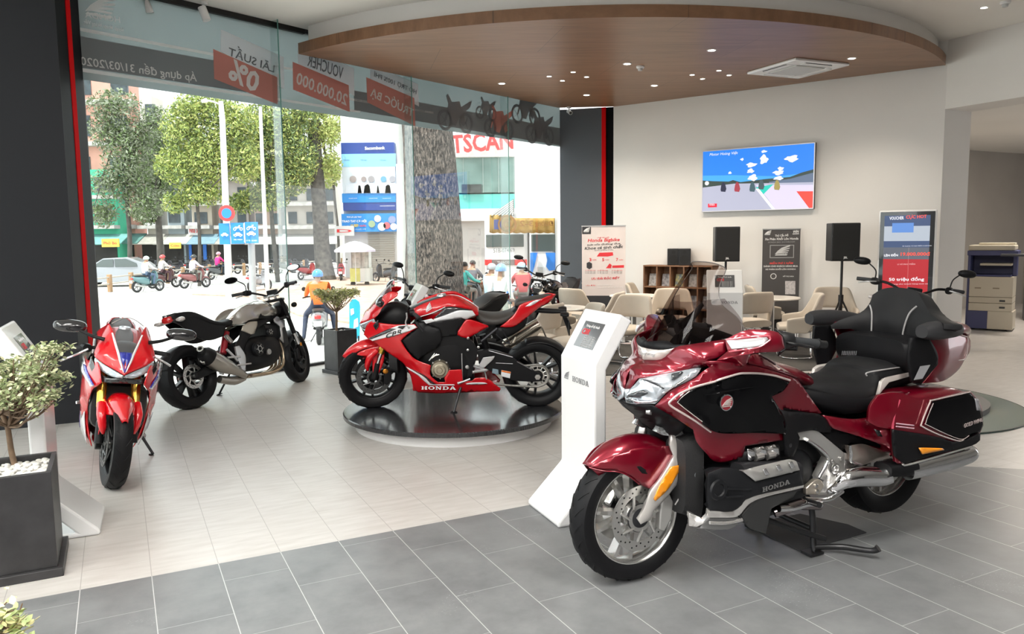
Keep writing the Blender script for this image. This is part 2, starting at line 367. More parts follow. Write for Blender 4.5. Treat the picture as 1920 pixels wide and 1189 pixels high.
# ---- floor material: 30 x 60 cm tiles laid along direction A, dark field in front, light field behind
def floor_mat():
    m=bpy.data.materials.new('floor_tiles');m.use_nodes=True;nt=m.node_tree;N=nt.nodes;Lk=nt.links;b=N['Principled BSDF']
    tc=N.new('ShaderNodeTexCoord');sep=N.new('ShaderNodeSeparateXYZ');Lk.new(tc.outputs['Object'],sep.inputs[0])
    # object space: x = along B, y = along A
    def math_(op,a,b_=None,c=None):
        n=N.new('ShaderNodeMath');n.operation=op
        for i,q in enumerate((a,b_,c)):
            if q is None:continue
            if isinstance(q,(int,float)):n.inputs[i].default_value=q
            else:Lk.new(q,n.inputs[i])
        return n.outputs[0]
    bx,ay=sep.outputs[0],sep.outputs[1]
    row=math_('DIVIDE',math_('SUBTRACT',bx,.066),.3105);ri=math_('FLOOR',row);rf=math_('SUBTRACT',row,ri)
    off=math_('FRACT',math_('MULTIPLY',ri,.3819))
    colm=math_('ADD',math_('DIVIDE',math_('SUBTRACT',ay,4.1),.6),off);ci=math_('FLOOR',colm);cf=math_('SUBTRACT',colm,ci)
    def line(f,w):
        return math_('LESS_THAN',math_('SUBTRACT',.5,math_('ABSOLUTE',math_('SUBTRACT',f,.5))),w)
    grout=math_('MAXIMUM',line(rf,.0065),math_('MULTIPLY',line(cf,.003),.6))
    dark1=math_('LESS_THAN',ay,4.1);dark2=math_('LESS_THAN',math_('ADD',ay,math_('MULTIPLY',bx,.84)),7.73)
    dark=math_('MULTIPLY',dark1,dark2)
    wn=N.new('ShaderNodeTexWhiteNoise');cb=N.new('ShaderNodeCombineXYZ');Lk.new(ri,cb.inputs[0]);Lk.new(ci,cb.inputs[1]);Lk.new(cb.outputs[0],wn.inputs['Vector'])
    n1=N.new('ShaderNodeTexNoise');n1.inputs['Scale'].default_value=3.5;n1.inputs['Detail'].default_value=8;n1.inputs['Roughness'].default_value=.65;Lk.new(tc.outputs['Object'],n1.inputs['Vector'])
    mp=N.new('ShaderNodeMapping');mp.inputs['Scale'].default_value=(2.2,11,1);Lk.new(tc.outputs['Object'],mp.inputs[0])
    n2=N.new('ShaderNodeTexNoise');n2.inputs['Scale'].default_value=2;n2.inputs['Detail'].default_value=6;Lk.new(mp.outputs[0],n2.inputs['Vector'])
    def mix(f,a,b_):
        n=N.new('ShaderNodeMix');n.data_type='RGBA'
        if isinstance(f,(int,float)):n.inputs[0].default_value=f
        else:Lk.new(f,n.inputs[0])
        for i,q in((6,a),(7,b_)):
            if isinstance(q,tuple):n.inputs[i].default_value=(*q,1)
            else:Lk.new(q,n.inputs[i])
        return n.outputs[2]
    def ramp(f,lo,hi):
        n=N.new('ShaderNodeMapRange');Lk.new(f,n.inputs[0]);n.inputs[1].default_value=lo;n.inputs[2].default_value=hi;return n.outputs[0]
    darkc=mix(ramp(n1.outputs[0],.3,.7),(.125,.128,.134),(.215,.22,.226))
    darkc=mix(math_('MULTIPLY',wn.outputs[0],.25),darkc,(.19,.19,.19))
    lightc=mix(ramp(n2.outputs[0],.3,.7),(.46,.433,.407),(.56,.538,.515))
    lightc=mix(math_('MULTIPLY',wn.outputs[0],.3),lightc,(.49,.46,.43))
    c=mix(dark,lightc,darkc)
    c=mix(grout,c,mix(dark,(.33,.31,.29),(.50,.50,.50)))
    # pale wear scuffs on the dark field
    n3=N.new('ShaderNodeTexNoise');n3.inputs['Scale'].default_value=26;n3.inputs['Detail'].default_value=3;Lk.new(mp.outputs[0],n3.inputs['Vector'])
    n4=N.new('ShaderNodeTexNoise');n4.inputs['Scale'].default_value=1.3;Lk.new(tc.outputs['Object'],n4.inputs['Vector'])
    sc=math_('MULTIPLY',math_('MULTIPLY',math_('GREATER_THAN',n3.outputs[0],.66),math_('GREATER_THAN',n4.outputs[0],.60)),dark)
    c=mix(math_('MULTIPLY',sc,.55),c,(.55,.55,.57))
    Lk.new(c,b.inputs['Base Color'])
    rg=N.new('ShaderNodeMapRange');Lk.new(n1.outputs[0],rg.inputs[0]);rg.inputs[3].default_value=.26;rg.inputs[4].default_value=.42
    Lk.new(rg.outputs[0],b.inputs['Roughness']);b.inputs['Specular IOR Level'].default_value=.45
    return m
fl=MB()
Tf=Matrix.Rotation(-YB+math.pi/2,4,'Z')   # object x -> direction B
pG=lambda s:np.array([-2.78,9.79,0])+dirv(YG)*s      # along the glass line
GL0,GL1=-3.4,5.84                                      # glass from the left column to the far pillar
poly=[(-6.9,4.64),tuple(pG(-3.0)[:2]),tuple(pG(GL1+.1)[:2]),(1.9,14.6),(12,20),(16,16),(13,-6.3),(-8.5,-6.3)]
Ti=Tf.inverted()
v=[tuple(Ti@Vector((x,y,z)))for z in(-.12,0)for x,y in poly];n=len(poly)
fl.add(v,[tuple(range(n-1,-1,-1))[::-1],tuple(range(n,2*n))[::-1]]+[(i,(i+1)%n,n+(i+1)%n,n+i)for i in range(n)])
FLOOR=struct('floor',fl,floor_mat());FLOOR.matrix_world=Tf
bm=bmesh.new();bm.from_mesh(FLOOR.data);bmesh.ops.recalc_face_normals(bm,faces=bm.faces);bm.to_mesh(FLOOR.data);bm.free()
# ---- ceiling
ZC,ZW=4.26,3.92
c=MB();poly2=[(-7.2,4.4),tuple(pG(-3.6)[:2]),tuple(pG(GL1+.2)[:2]),(1.9,14.7),(12,20),(16,16),(13,-6.3),(-8.7,-6.3)]
c.prism(poly2,Matrix.Identity(4),ZC,ZC+.2)
struct('ceiling',c,CEIL)
# ---- wall with the screen (rotated), then the wall with the opening (along A)
T0=np.array([1.84,14.03,0]);CORN=np.array([6.02,10.945,0])
def wall_prism(mb,p,q,z0,z1,th,side=1):
    p,q=np.array(p)[:2],np.array(q)[:2];d=(q-p)/np.linalg.norm(q-p);nn=np.array([-d[1],d[0]])*th*side
    mb.prism([tuple(p),tuple(q),tuple(q+nn),tuple(p+nn)],Matrix.Identity(4),z0,z1)
w=MB();wall_prism(w,T0,CORN,0,ZC,.25,1);struct('wall_back',w,WHITE)
OPEN_Z=on_wall(1773.7,204.6,CORN,YT)[2]
A_=dirv(YA);B_=dirv(YB)
w=MB();wall_prism(w,CORN,CORN-A_*5,OPEN_Z,ZC,.58,1);struct('wall_right',w,WHITE)
# jamb of the opening and the room behind it
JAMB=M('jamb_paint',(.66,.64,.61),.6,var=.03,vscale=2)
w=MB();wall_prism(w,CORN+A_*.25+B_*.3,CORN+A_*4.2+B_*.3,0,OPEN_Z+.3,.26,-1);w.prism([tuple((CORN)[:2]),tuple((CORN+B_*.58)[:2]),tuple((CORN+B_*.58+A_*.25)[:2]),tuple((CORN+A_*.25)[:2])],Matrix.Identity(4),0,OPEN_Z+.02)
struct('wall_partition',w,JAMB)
far=CORN+A_*3.4
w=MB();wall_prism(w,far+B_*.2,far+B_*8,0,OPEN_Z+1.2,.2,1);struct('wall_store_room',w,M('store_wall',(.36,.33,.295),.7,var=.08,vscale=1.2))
w=MB();w.prism([tuple((CORN+B_*.5)[:2]),tuple((CORN-A_*5+B_*.5)[:2]),tuple((CORN-A_*5+B_*8)[:2]),tuple((far+B_*8)[:2]),tuple((far+B_*.5)[:2])],Matrix.Identity(4),OPEN_Z+.02,OPEN_Z+.5);struct('ceiling_store_room',w,CEIL)
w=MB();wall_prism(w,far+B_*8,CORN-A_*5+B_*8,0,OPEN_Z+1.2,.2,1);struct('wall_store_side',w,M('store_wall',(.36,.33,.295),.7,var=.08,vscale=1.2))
l=bpy.data.lights.new('store_room_fill','AREA');l.energy=45;l.size=.6;l.color=(1,.9,.78);o=bpy.data.objects.new('store_room_fill',l);COL.objects.link(o);q=CORN+B_*3.5+A_*.5;o.location=(q[0],q[1],OPEN_Z-.02)  # added fill light without a fixture, brightens the room behind the opening
# ---- round wood ceiling over the lounge
CC=np.array([1.225,14.117]);CR=5.735
def wood_mat():
    m=bpy.data.materials.new('ceiling_wood');m.use_nodes=True;nt=m.node_tree;b=nt.nodes['Principled BSDF']
    tc=nt.nodes.new('ShaderNodeTexCoord');mp=nt.nodes.new('ShaderNodeMapping');mp.inputs['Rotation'].default_value=(0,0,R(-12));mp.inputs['Scale'].default_value=(.5,6,1)
    n=nt.nodes.new('ShaderNodeTexNoise');n.inputs['Scale'].default_value=2.4;n.inputs['Detail'].default_value=9;n.inputs['Roughness'].default_value=.7
    nt.links.new(tc.outputs['Object'],mp.inputs[0]);nt.links.new(mp.outputs[0],n.inputs[0])
    cr=nt.nodes.new('ShaderNodeValToRGB');cr.color_ramp.elements[0].position=.3;cr.color_ramp.elements[1].position=.72
    cr.color_ramp.elements[0].color=(.165,.076,.034,1);cr.color_ramp.elements[1].color=(.30,.150,.075,1)
    br=nt.nodes.new('ShaderNodeTexBrick');br.inputs['Scale'].default_value=1;br.inputs['Mortar Size'].default_value=.0035;br.inputs['Brick Width'].default_value=2.4;br.inputs['Row Height'].default_value=1.2
    br.inputs['Color1'].default_value=(1,1,1,1);br.inputs['Color2'].default_value=(.9,.9,.9,1);br.inputs['Mortar'].default_value=(.45,.45,.45,1)
    mp2=nt.nodes.new('ShaderNodeMapping');mp2.inputs['Rotation'].default_value=(0,0,R(-12));nt.links.new(tc.outputs['Object'],mp2.inputs[0]);nt.links.new(mp2.outputs[0],br.inputs[0])
    mx=nt.nodes.new('ShaderNodeMix');mx.data_type='RGBA';mx.blend_type='MULTIPLY';mx.inputs[0].default_value=1
    nt.links.new(n.outputs[0],cr.inputs[0]);nt.links.new(cr.outputs[0],mx.inputs[6]);nt.links.new(br.outputs[0],mx.inputs[7]);nt.links.new(mx.outputs[2],b.inputs['Base Color'])
    b.inputs['Roughness'].default_value=.42;b.inputs['Coat Weight'].default_value=.12;b.inputs['Coat Roughness'].default_value=.25
    return m
WOOD=wood_mat()
def sector(r,off_g=.12,off_t=.0):
    """circle round the corner, cut by the glass line and the screen wall"""
    gl=np.array([-2.78,9.79]);gd=dirv(YG)[:2];gn=np.array([gd[1],-gd[0]]);tl=T0[:2];td=dirv(YT)[:2];tn=np.array([td[1],-td[0]])
    if(CC-np.array([3,0])-gl)@gn<0:pass
    P=[]
    for i in range(181):
        t=R(180+i);P.append(CC+r*np.array([math.cos(t+R(-25)),math.sin(t+R(-25))]))
    inn=np.array([1.5,10.]);sg=np.sign((inn-gl)@gn);st=np.sign((inn-tl)@tn)
    P=[p for p in P if(p-gl)@gn*sg>off_g and(p-tl)@tn*st>off_t]
    return[tuple(p)for p in P],gl,gd,gn*sg,tl,td,tn*st
P,gl,gd,gn,tl,td,tn=sector(CR)
s=(P[0]-gl)@gd;p_first=tuple(gl+gd*s+gn*.12);s=(P[-1]-tl)@td
pl_c=tuple(gl+gd*(5.62)+gn*.12)
woodpoly=[p_first]+P+[tuple(T0[:2]+np.array([.02,-.0])),pl_c]
c=MB();c.prism(woodpoly,Matrix.Identity(4),ZW,ZW+.13);o=c.build('ceiling_wood_disc',WOOD,None,smooth=False);o['kind']='structure'
P2,*_=sector(CR-.1,.2,.05)
c=MB();c.prism([tuple(gl+gd*((P2[0]-gl)@gd)+gn*.2)]+P2+[tuple(T0[:2]+np.array([.02,-.1])),tuple(gl+gd*5.6+gn*.2)],Matrix.Identity(4),ZW+.12,ZC+.02);struct('ceiling_drum',c,WHITE)
# ---- glass wall: panes, fins, head strip, floor channel
GLASS=glassM('window_glass',(.93,.97,.96),.032);FIN=glassM('fin_glass',(.93,.97,.965),.05)
EDGE=M('glass_edge',(.12,.30,.27),.15,spec=.7)
gdv=dirv(YG);gnv=np.array([gn[0],gn[1],0])
def gp(s,off=0,z=0):return np.array([-2.78,9.79,z])+gdv*s+gnv*off
sf=[(-2.885,9.66),(-1.51,11.34),(-.158,13.01)];ss=[float((np.array(q)-np.array([-2.78,9.79]))@gdv[:2])for q in sf]
cuts=[-2.35]+ss+[GL1]
for i in range(len(cuts)-1):
    b_=MB();b_.prism([(cuts[i]+.004,0.03),(cuts[i+1]-.004,0.03),(cuts[i+1]-.004,ZC),(cuts[i]+.004,ZC)],frameT(gp(0,-.012),gdv,(0,0,1)),-.001,.001)
    o=struct('window_%d'%(i+1),b_,GLASS)
for i,s_ in enumerate(ss):
    b_=MB();b_.prism([(.0,.02),(.17,.02),(.17,ZC-(.32 if i else 0)),(.0,ZC-(.32 if i else 0))],frameT(gp(s_),gnv,(0,0,1)),-.006,.006)
    f_=b_.build('glass_fin',FIN,None,smooth=False)
    b_=MB();b_.prism([(.168,.02),(.174,.02),(.174,ZC-(.33 if i else 0)),(.168,ZC-(.33 if i else 0))],frameT(gp(s_),gnv,(0,0,1)),-.007,.007);b_.build('polished_edge',EDGE,f_,smooth=False)
    tag(f_,['clear glass fin on the glass wall beside the dark naked motorcycle, tallest of the fins','clear glass fin on the glass wall behind the dark planter with the small tree','clear glass fin on the glass wall nearest the far dark pillar'][i],'glass fin','glass fins stiffening the window wall')
b_=MB();b_.prism([(GL0+.9,0),(GL1,0),(GL1,.035),(GL0+.9,.035)],frameT(gp(0,-.04),gdv,(0,0,1)),-.04,.04);struct('trim_1',b_,DARKM)
b_=MB();b_.prism([(GL0+.9,ZC-.06),(0.31,ZC-.06),(0.31,ZC),(GL0+.9,ZC)],frameT(gp(0,.0),gdv,(0,0,1)),-.05,.05);struct('trim_2',b_,M('black_trim',(.01,.01,.01),.5))
b_=MB();b_.prism([(0.31,ZC-.05),(GL1,ZC-.05),(GL1,ZC),(0.31,ZC)],frameT(gp(0,.0),gdv,(0,0,1)),-.05,.05);struct('trim_3',b_,DARKM)
# ---- printed film across the top of the glass (seen from behind, so its writing is mirrored)
FILM=glassM('film_light',(1,1,1),.012,.88,(.36,.42,.425),.2);FILMB=glassM('film_band',(1,1,1),.012,.93,(.34,.365,.38),.2)
FILMW=glassM('film_white',(1,1,1),.012,.95,(.92,.94,.97),.2);FILMR=glassM('film_red',(1,1,1),.012,.95,(.80,.40,.35),.2)
FILMK=glassM('film_grey',(1,1,1),.02,.9,(.30,.32,.34),.2);FILMP=glassM('film_pale',(1,1,1),.012,.93,(.97,.98,.98),.2)
Zf0=3.265
fm=empty('window_banner',gp(0,.0,0),0,'grey printed banner film across the top of the street window','banner')
def gT(px,py,off): # frame on the glass at a photo point, x to the right as seen from inside
    q=on_wall(px,py,[-2.78,9.79,0],YG);return frameT(q-gp(0,0,0)+gnv*off,gdv,(0,0,1))
def gs(px,py):
    q=on_wall(px,py,[-2.78,9.79,0],YG);return(float((q-gp(0))@gdv),float(q[2]))
def gpoly(name,pts,off,mat,th=.0015):
    b_=MB();b_.prism(pts,frameT(gnv*off,gdv,(0,0,1)),0,th);return b_.build(name,mat,fm,smooth=False)
gpoly('film_sheet',[(-2.35,Zf0),(GL1,Zf0),(GL1,ZC-.05),(-2.35,ZC-.05)],.0,FILM)
gpoly('film_band',[(-2.35,Zf0+.12),gs(330,184)[:1]+(Zf0+.12,),(gs(330,184)[0]+1.2,Zf0+.12),(gs(330,184)[0]+1.2,Zf0+.42),(-2.35,Zf0+.42)],.004,FILMB)
gpoly('film_band',[(1.1,Zf0+.10),(GL1,Zf0+.02),(GL1,Zf0+.33),(1.1,Zf0+.36)],.004,FILMB)
for a_,b2,z_ in((-2.35,1.2,Zf0+.075),(-2.35,.6,Zf0+.47),(.2,2.6,Zf0+.22)):
    gpoly('pale_stripe',[(a_,z_),(b2,z_-.0),(b2,z_+.03),(a_,z_+.035)],.004,FILMP)
def ribbon(px4,mat,off):gpoly('ribbon',[gs(*q)for q in px4],off,mat)
ribbon([(413,55),(531,107),(533,168),(413,96)],FILMW,.006);ribbon([(399,92),(519,145),(520,196),(401,148)],FILMR,.008)
ribbon([(557,82),(663,128),(664,180),(558,122)],FILMW,.006);ribbon([(548,116),(653,160),(655,210),(549,168)],FILMR,.008)
ribbon([(693,120),(783,158),(785,200),(694,150)],FILMW,.006);ribbon([(686,145),(776,184),(778,237),(688,192)],FILMR,.008)
def gtext(body,px,py,px2,py2,hpx,mat,off=.012,bold=.01):
    """mirrored lettering between two photo points"""
    a,b2=gs(px,py),gs(px2,py2);w_=math.hypot(b2[0]-a[0],b2[1]-a[1]);ang=math.atan2(b2[1]-a[1],b2[0]-a[0])
    T=frameT(gnv*off,gdv,(0,0,1))@Matrix.Translation(((a[0]+b2[0])/2,(a[1]+b2[1])/2,0))@Matrix.Rotation(ang,4,'Z')
    o=text('lettering',body,1,mat,fm,Matrix.Identity(4),.001,bold)
    xs=[v.co.x for v in o.data.vertices];ys=[v.co.y for v in o.data.vertices];sx=w_/(max(xs)-min(xs));q=gs(px,py-hpx/2)[1]-gs(px,py+hpx/2)[1];sy=q/(max(ys)-min(ys))
    o.data.transform(T@Matrix.Diagonal((-sx,sy,1,1))@Matrix.Translation((-(max(xs)+min(xs))/2,-(max(ys)+min(ys))/2,0)));o.data.flip_normals();return o
gtext('Áp dụng đến 31/03/2020',150,114,368,146,26,FILMP,.010)
gtext('LÃI SUẤT',428,92,514,126,24,FILMK);gtext('0%',430,128,484,158,42,FILMP,bold=.03)
gtext('VOUCHER',576,112,642,138,24,FILMK);gtext('20.000.000',555,146,650,188,24,FILMP,bold=.02)
gtext('HỖ TRỢ 100% PHÍ',700,138,780,172,16,FILMK);gtext('TRƯỚC BẠ',694,172,774,212,26,FILMP,bold=.02)
gtext('HONDA',158,27,224,38,12,FILMP);gtext('Honda Motor Hoàng Việt',156,42,231,58,12,FILMP)
o=wing('printed_wing',.28,FILMP,fm,frameT(gnv*.01+np.array([*(gdv*gs(185,12)[0])[:2],gs(185,12)[1]]),gdv,(0,0,1)),1,.001)
def print_bike(px0,px1,pyb,mat,mat2):
    (s0,z0),(s1,z1)=gs(px0,pyb),gs(px1,pyb+5);w_=s1-s0;b_=MB();T=frameT(gnv*.012,gdv,(0,0,1));r=w_*.2
    for cx in(s0+r,s1-r):
        b_.lathe([(r*.72,0),(r,0),(r,.001),(r*.72,.001)],T@Vector((cx,z0+r,0)),gnv,24,closed=True)
        for k in range(5):
            t=k*1.256;b_.prism([(cx-.01,z0+r),(cx+.01,z0+r),(cx+math.cos(t)*r*.8,z0+r+math.sin(t)*r*.8)],T,0,.001)
    o1=b_.build('printed_wheels',FILMK,fm,smooth=False)
    b_=MB();q=lambda L:[(s0+a*w_,z0+b3*w_)for a,b3 in L]
    b_.prism(q([(.2,.2),(.3,.52),(.24,.66),(.3,.7),(.4,.56),(.62,.6),(.66,.5),(.98,.66),(.92,.52),(.72,.38),(.78,.2),(.7,.14),(.6,.3),(.5,.12),(.34,.14),(.3,.34),(.24,.2)]),T,0,.001)
    b_.build('printed_body',mat2,fm,smooth=False)
print_bike(820,886,243,FILMK,FILMK);print_bike(891,930,222,FILMK,FILMK);print_bike(907,963,256,FILMK,FILMR);print_bike(958,1012,230,FILMK,FILMK);print_bike(985,1038,268,FILMK,FILMK)
# ---- dark columns
CG=M('column_grey',(.024,.025,.029),.6,spec=.15);CK=M('column_black',(.003,.003,.004),.6,spec=.08);CRED=M('column_red_strip',(.60,.008,.010),.9,spec=.02)
def column_px(name,corners,z1,label):
    pass
# near column: grey face turned along direction B, black return with a red strip
cl=gz(41,803);cm=gz(157.4,790.9);cm[2]=0;cl=cm-B_*1.02;cl[2]=0
cr_=np.array([-4.262,7.965,0]);back=cl+A_*1.1
col=empty('column',cl,0,'dark grey and black column with a red strip, left of the street window','column')
def rel(p,o):return tuple((np.array(p)-np.array(o))[:2])
b_=MB();b_.prism([rel(cl,cl),rel(cm,cl),rel(cm+A_*.5,cl),rel(cl+A_*.5,cl)],Matrix.Identity(4),0,ZC);b_.build('grey_cladding',CG,col,smooth=False)
b_=MB();b_.prism([rel(cm+A_*.02,cl),rel(cr_,cl),rel(cr_+A_*.3,cl),rel(cm+A_*.49,cl)],Matrix.Identity(4),0,ZC);b_.build('black_cladding',CK,col,smooth=False)
dd=(cr_-cm);L_=np.linalg.norm(dd);dd/=L_;nd=np.array([dd[1],-dd[0],0])
b_=MB();a_=cm+dd*L_*.42+nd*.004;e_=cm+dd*L_*.60+nd*.004;b_.prism([rel(a_,cl),rel(e_,cl),rel(e_+nd*-.05,cl),rel(a_-nd*.05,cl)],Matrix.Identity(4),0.002,ZC-.002);b_.build('red_strip',CRED,col,smooth=False)
# far pillar between the street window and the white wall
q0=np.array([.905,14.31,0]);q3=np.array([1.84,14.03,0]);q2=on_wall(1128,300,q0,math.atan2(*(q3-q0)[:2]));q2[2]=0
col=empty('column',q0,0,'dark grey column with a red strip, behind the red roll-up banner','column')
w_=np.linalg.norm(q3-q0);ux=(q3-q0)/w_;un=np.array([ux[1],-ux[0],0])*1.0
fr=lambda a,b3:rel(q0+ux*a+un*b3,q0)
s2=float((q2-q0)@ux)
b_=MB();b_.prism([fr(0,0),fr(s2,0),fr(s2,-.3),fr(0,-.3)],Matrix.Identity(4),0,ZW+.0);b_.build('grey_cladding',M('pillar_grey',(.075,.085,.10),.55),col,smooth=False)
b_=MB();b_.prism([fr(s2,-.02),fr(w_+.02,-.02),fr(w_+.02,-.3),fr(s2,-.3)],Matrix.Identity(4),0,ZW);b_.build('black_cladding',CK,col,smooth=False)
b_=MB();b_.prism([fr(s2-.0,.004),fr(s2+.075,.004),fr(s2+.075,-.2),fr(s2-.0,-.2)],Matrix.Identity(4),0,ZW);b_.build('red_strip',CRED,col,smooth=False)
# left window beyond the near column
lw0=cl-A_*.1
gl2=[(-8.5,1.5),tuple(cl[:2]+A_[:2]*.15)]
b_=MB();wall_prism(b_,cl+A_*.2-B_*.02,cl-A_*4.5-B_*1.2,0,ZC,.006,1);struct('window_5',b_,GLASS)
b_=MB();k_=gz(23.6,400,0);b_.prism([rel(cl-B_*.14+A_*.02,(0,0,0)),rel(cl-B_*.06+A_*.02,(0,0,0)),rel(cl-B_*.06+A_*.08,(0,0,0)),rel(cl-B_*.14+A_*.08,(0,0,0))],Matrix.Identity(4),0,ZC);struct('trim_4',b_,STEEL)
# ---- ceiling fittings
LAMP=M('lamp_lens',(1,.93,.82),.3,emit=18);TRIMW=M('lamp_trim',(.85,.83,.8),.3)
bigs=[(2.51,9.88),(1.57,10.59),(4.48,10.42),(-.11,11.82),(1.25,12.85),(2.21,12.11)]
wh=['nearest the room on the wood ceiling','beside the smoke detector','right of the air conditioner','nearest the street window','nearest the dark pillar','closest to the white wall, left of the air conditioner']
def downlight(x,y,z,r,label,grp):
    e=empty('downlight',(x,y,z),0,label,'ceiling light',grp)
    MB().lathe([(r*.7,0),(r,0),(r*.95,-.008),(r*.72,-.006)],(0,0,0),(0,0,1),24,closed=True).build('trim_ring',TRIMW,e)
    MB().lathe([(.0001,-.002),(r*.72,-.002),(r*.72,.0),(.0001,.0)],(0,0,0),(0,0,1),24).build('lens',LAMP,e)
    return e
for(x,y),q in zip(bigs,wh):downlight(x,y,ZW,.06,'large round recessed ceiling light '+q,'large downlights in the wood ceiling')
smalls=[(.57,11.34),(.89,11.07),(.78,11.66),(1.11,11.41),(2.61,11.35),(2.92,11.08),(2.83,11.64),(3.15,11.4)]
for i,(x,y)in enumerate(smalls):
    downlight(x,y,ZW,.04,'small round recessed ceiling light, %s of the %s cluster of four'%(['left','top','bottom','right'][i%4],['left','right'][i//4]),'small downlights in the wood ceiling')
downlight(5.576,9.407,ZC,.05,'round recessed light in the white ceiling at upper right','lights in the white ceiling')
for x,y in bigs+[(.84,11.37),(2.88,11.37)]:
    l=bpy.data.lights.new('downlight_lamp','SPOT');l.energy=55;l.spot_size=R(120);l.spot_blend=.8;l.color=(1,.9,.76);l.shadow_soft_size=.06
    o=bpy.data.objects.new('downlight_lamp',l);COL.objects.link(o);o.location=(x,y,ZW-.03)
sm=empty('smoke_detector',(1.77,10.75,ZW),0,'small white smoke detector on the wood ceiling','smoke detector')
MB().lathe([(.0001,0),(.055,0),(.055,-.02),(.045,-.03),(.0001,-.03)],ax=(0,0,1),n=24).build('base',GWHITE,sm)
MB().lathe([(.0001,-.03),(.035,-.03),(.03,-.06),(.0001,-.062)],ax=(0,0,1),n=24).build('sensor_head',M('detector_grey',(.5,.5,.5),.4),sm)
s2_=empty('smoke_detector',(5.684,9.184,ZC),0,'small white smoke detector on the white ceiling at upper right','smoke detector')
MB().lathe([(.0001,0),(.055,0),(.055,-.02),(.045,-.03),(.0001,-.03)],ax=(0,0,1),n=24).build('base',GWHITE,s2_)
MB().lathe([(.0001,-.03),(.035,-.03),(.03,-.06),(.0001,-.062)],ax=(0,0,1),n=24).build('sensor_head',M('detector_grey',(.5,.5,.5),.4),s2_)
# cassette air conditioner
acc=np.array([3.96,10.95]);ang=math.atan2(10.35-11.18,3.73-3.37)
ac=empty('air_conditioner',(acc[0],acc[1],ZW),ang,'square white cassette air conditioner in the wood ceiling','air conditioner')
b_=MB();h_=.47;b_.prism([(-h_,-h_),(h_,-h_),(h_,h_),(-h_,h_)],Matrix.Identity(4),-.035,.0);b_.build('panel',GWHITE,ac,smooth=False,bevel=.012)
b_=MB();b_.prism([(-.25,-.25),(.25,-.25),(.25,.25),(-.25,.25)],Matrix.Identity(4),-.05,-.035);b_.build('grille',M('ac_grille',(.55,.55,.53),.6),ac,smooth=False,bevel=.006)
for k in range(4):
    T=Matrix.Rotation(k*math.pi/2,4,'Z');b_=MB();b_.box((-.24,.30,-.041),(.24,.39,-.036),T);v_=b_.build('vent_flap',M('ac_flap',(.72,.72,.7),.4),ac,smooth=False)
    b_=MB();b_.box((-.22,.385,-.04),(.22,.405,-.034),T);b_.build('slot',BLACKP,v_,smooth=False)
# security camera by the pillar
sc_=empty('security_camera',(1.05,14.0,ZW),0,'small white bullet security camera under the wood ceiling by the pillar','camera')
MB().lathe([(.0001,0),(.04,0),(.04,-.02),(.0001,-.02)],ax=(0,0,1),n=20).build('base',GWHITE,sc_)
MB().tube([(0,0,-.02),(0,0,-.07),(0,-.02,-.09)],.012).build('arm',GWHITE,sc_)
MB().tube([(-.01,.04,-.07),(.02,-.1,-.12)],.034,14,smooth=False).build('barrel',GWHITE,sc_)
MB().disc((.02,-.1,-.12),.026,Vector((.03,-.14,-.05)),.004,16).build('lens',BLKGLOSS,sc_)
# track spotlights by the glass
for i,(px,py)in enumerate(((383,3),(275,-12))):
    q=gz(px,py,ZC);e=empty('spotlight',q,0,['white track spotlight at the ceiling edge above the street window, nearer the wood disc','white track spotlight cut off by the top of the photo, nearer the left column'][i],'spotlight','track spotlights above the window')
    MB().lathe([(.0001,0),(.035,0),(.035,-.03),(.0001,-.03)],ax=(0,0,1),n=16).build('mount',GWHITE,e)
    MB().tube([(0,0,-.03),(-.03,0,-.06),(-.02,0,-.12)],.008).build('bracket',GWHITE,e)
    MB().tube([(-.03,0,-.06),(.02,.0,-.2)],.045,18,smooth=False).build('head',GWHITE,e)
# seams of the white wall are only paint; carpet under the lounge
rug=MB();rp=[gz(1085,706),gz(1580,694),np.array([4.9,11.6,0]),np.array([1.9,13.8,0]),np.array([.0,12.0,0]),np.array([.3,9.4,0])]
rug.prism([tuple(q[:2])for q in rp],Matrix.Identity(4),.0,.012)
o=rug.build('rug',M('rug_pile',(.075,.068,.062),.95,bump=.4,bscale=500,var=.15,vscale=30),None,smooth=False);tag(o,'flat dark grey-brown rug under the lounge chairs and tables','rug')

# ---- the rest of the showroom behind the camera: pale walls, dark display wall, glowing panels added to brighten the room
w=MB();w.prism([(-7,-6.0),(13,-6.0),(13,-6.3),(-7,-6.3)],Matrix.Identity(4),0,ZC);struct('wall_front',w,M('rear_wall_dark',(.16,.155,.15),.6))
w=MB();w.prism([(12.6,-6),(12.8,-6),(12.8,7.5),(12.6,7.5)],Matrix.Identity(4),0,ZC);struct('wall_side',w,M('side_wall_grey',(.38,.365,.35),.7))
w=MB();w.prism([(-8.5,-6),(-8.3,-6),(-8.3,-3.2),(-8.5,-3.2)],Matrix.Identity(4),0,ZC);struct('wall_left',w,M('rear_wall_dark',(.16,.155,.15),.6))
FILL_PANEL=M('fill_panel_glow',(1,.97,.92),.4,emit=13)
k_=0
for y in(-4.2,-1.2,1.6):
    for x in(-4.8,-1.6,1.6):
        e=empty('fill_panel',(x,y,ZC),0,'flat square fill light panel added behind the photographer','ceiling light','fill light panels added behind the photographer')
        b_=MB();b_.box((-.62,-.62,-.02),(.62,.62,0));b_.build('frame',TRIMW,e,smooth=False);b_=MB();b_.box((-.58,-.58,-.026),(.58,.58,-.0205));b_.build('diffuser',FILL_PANEL,e,smooth=False)

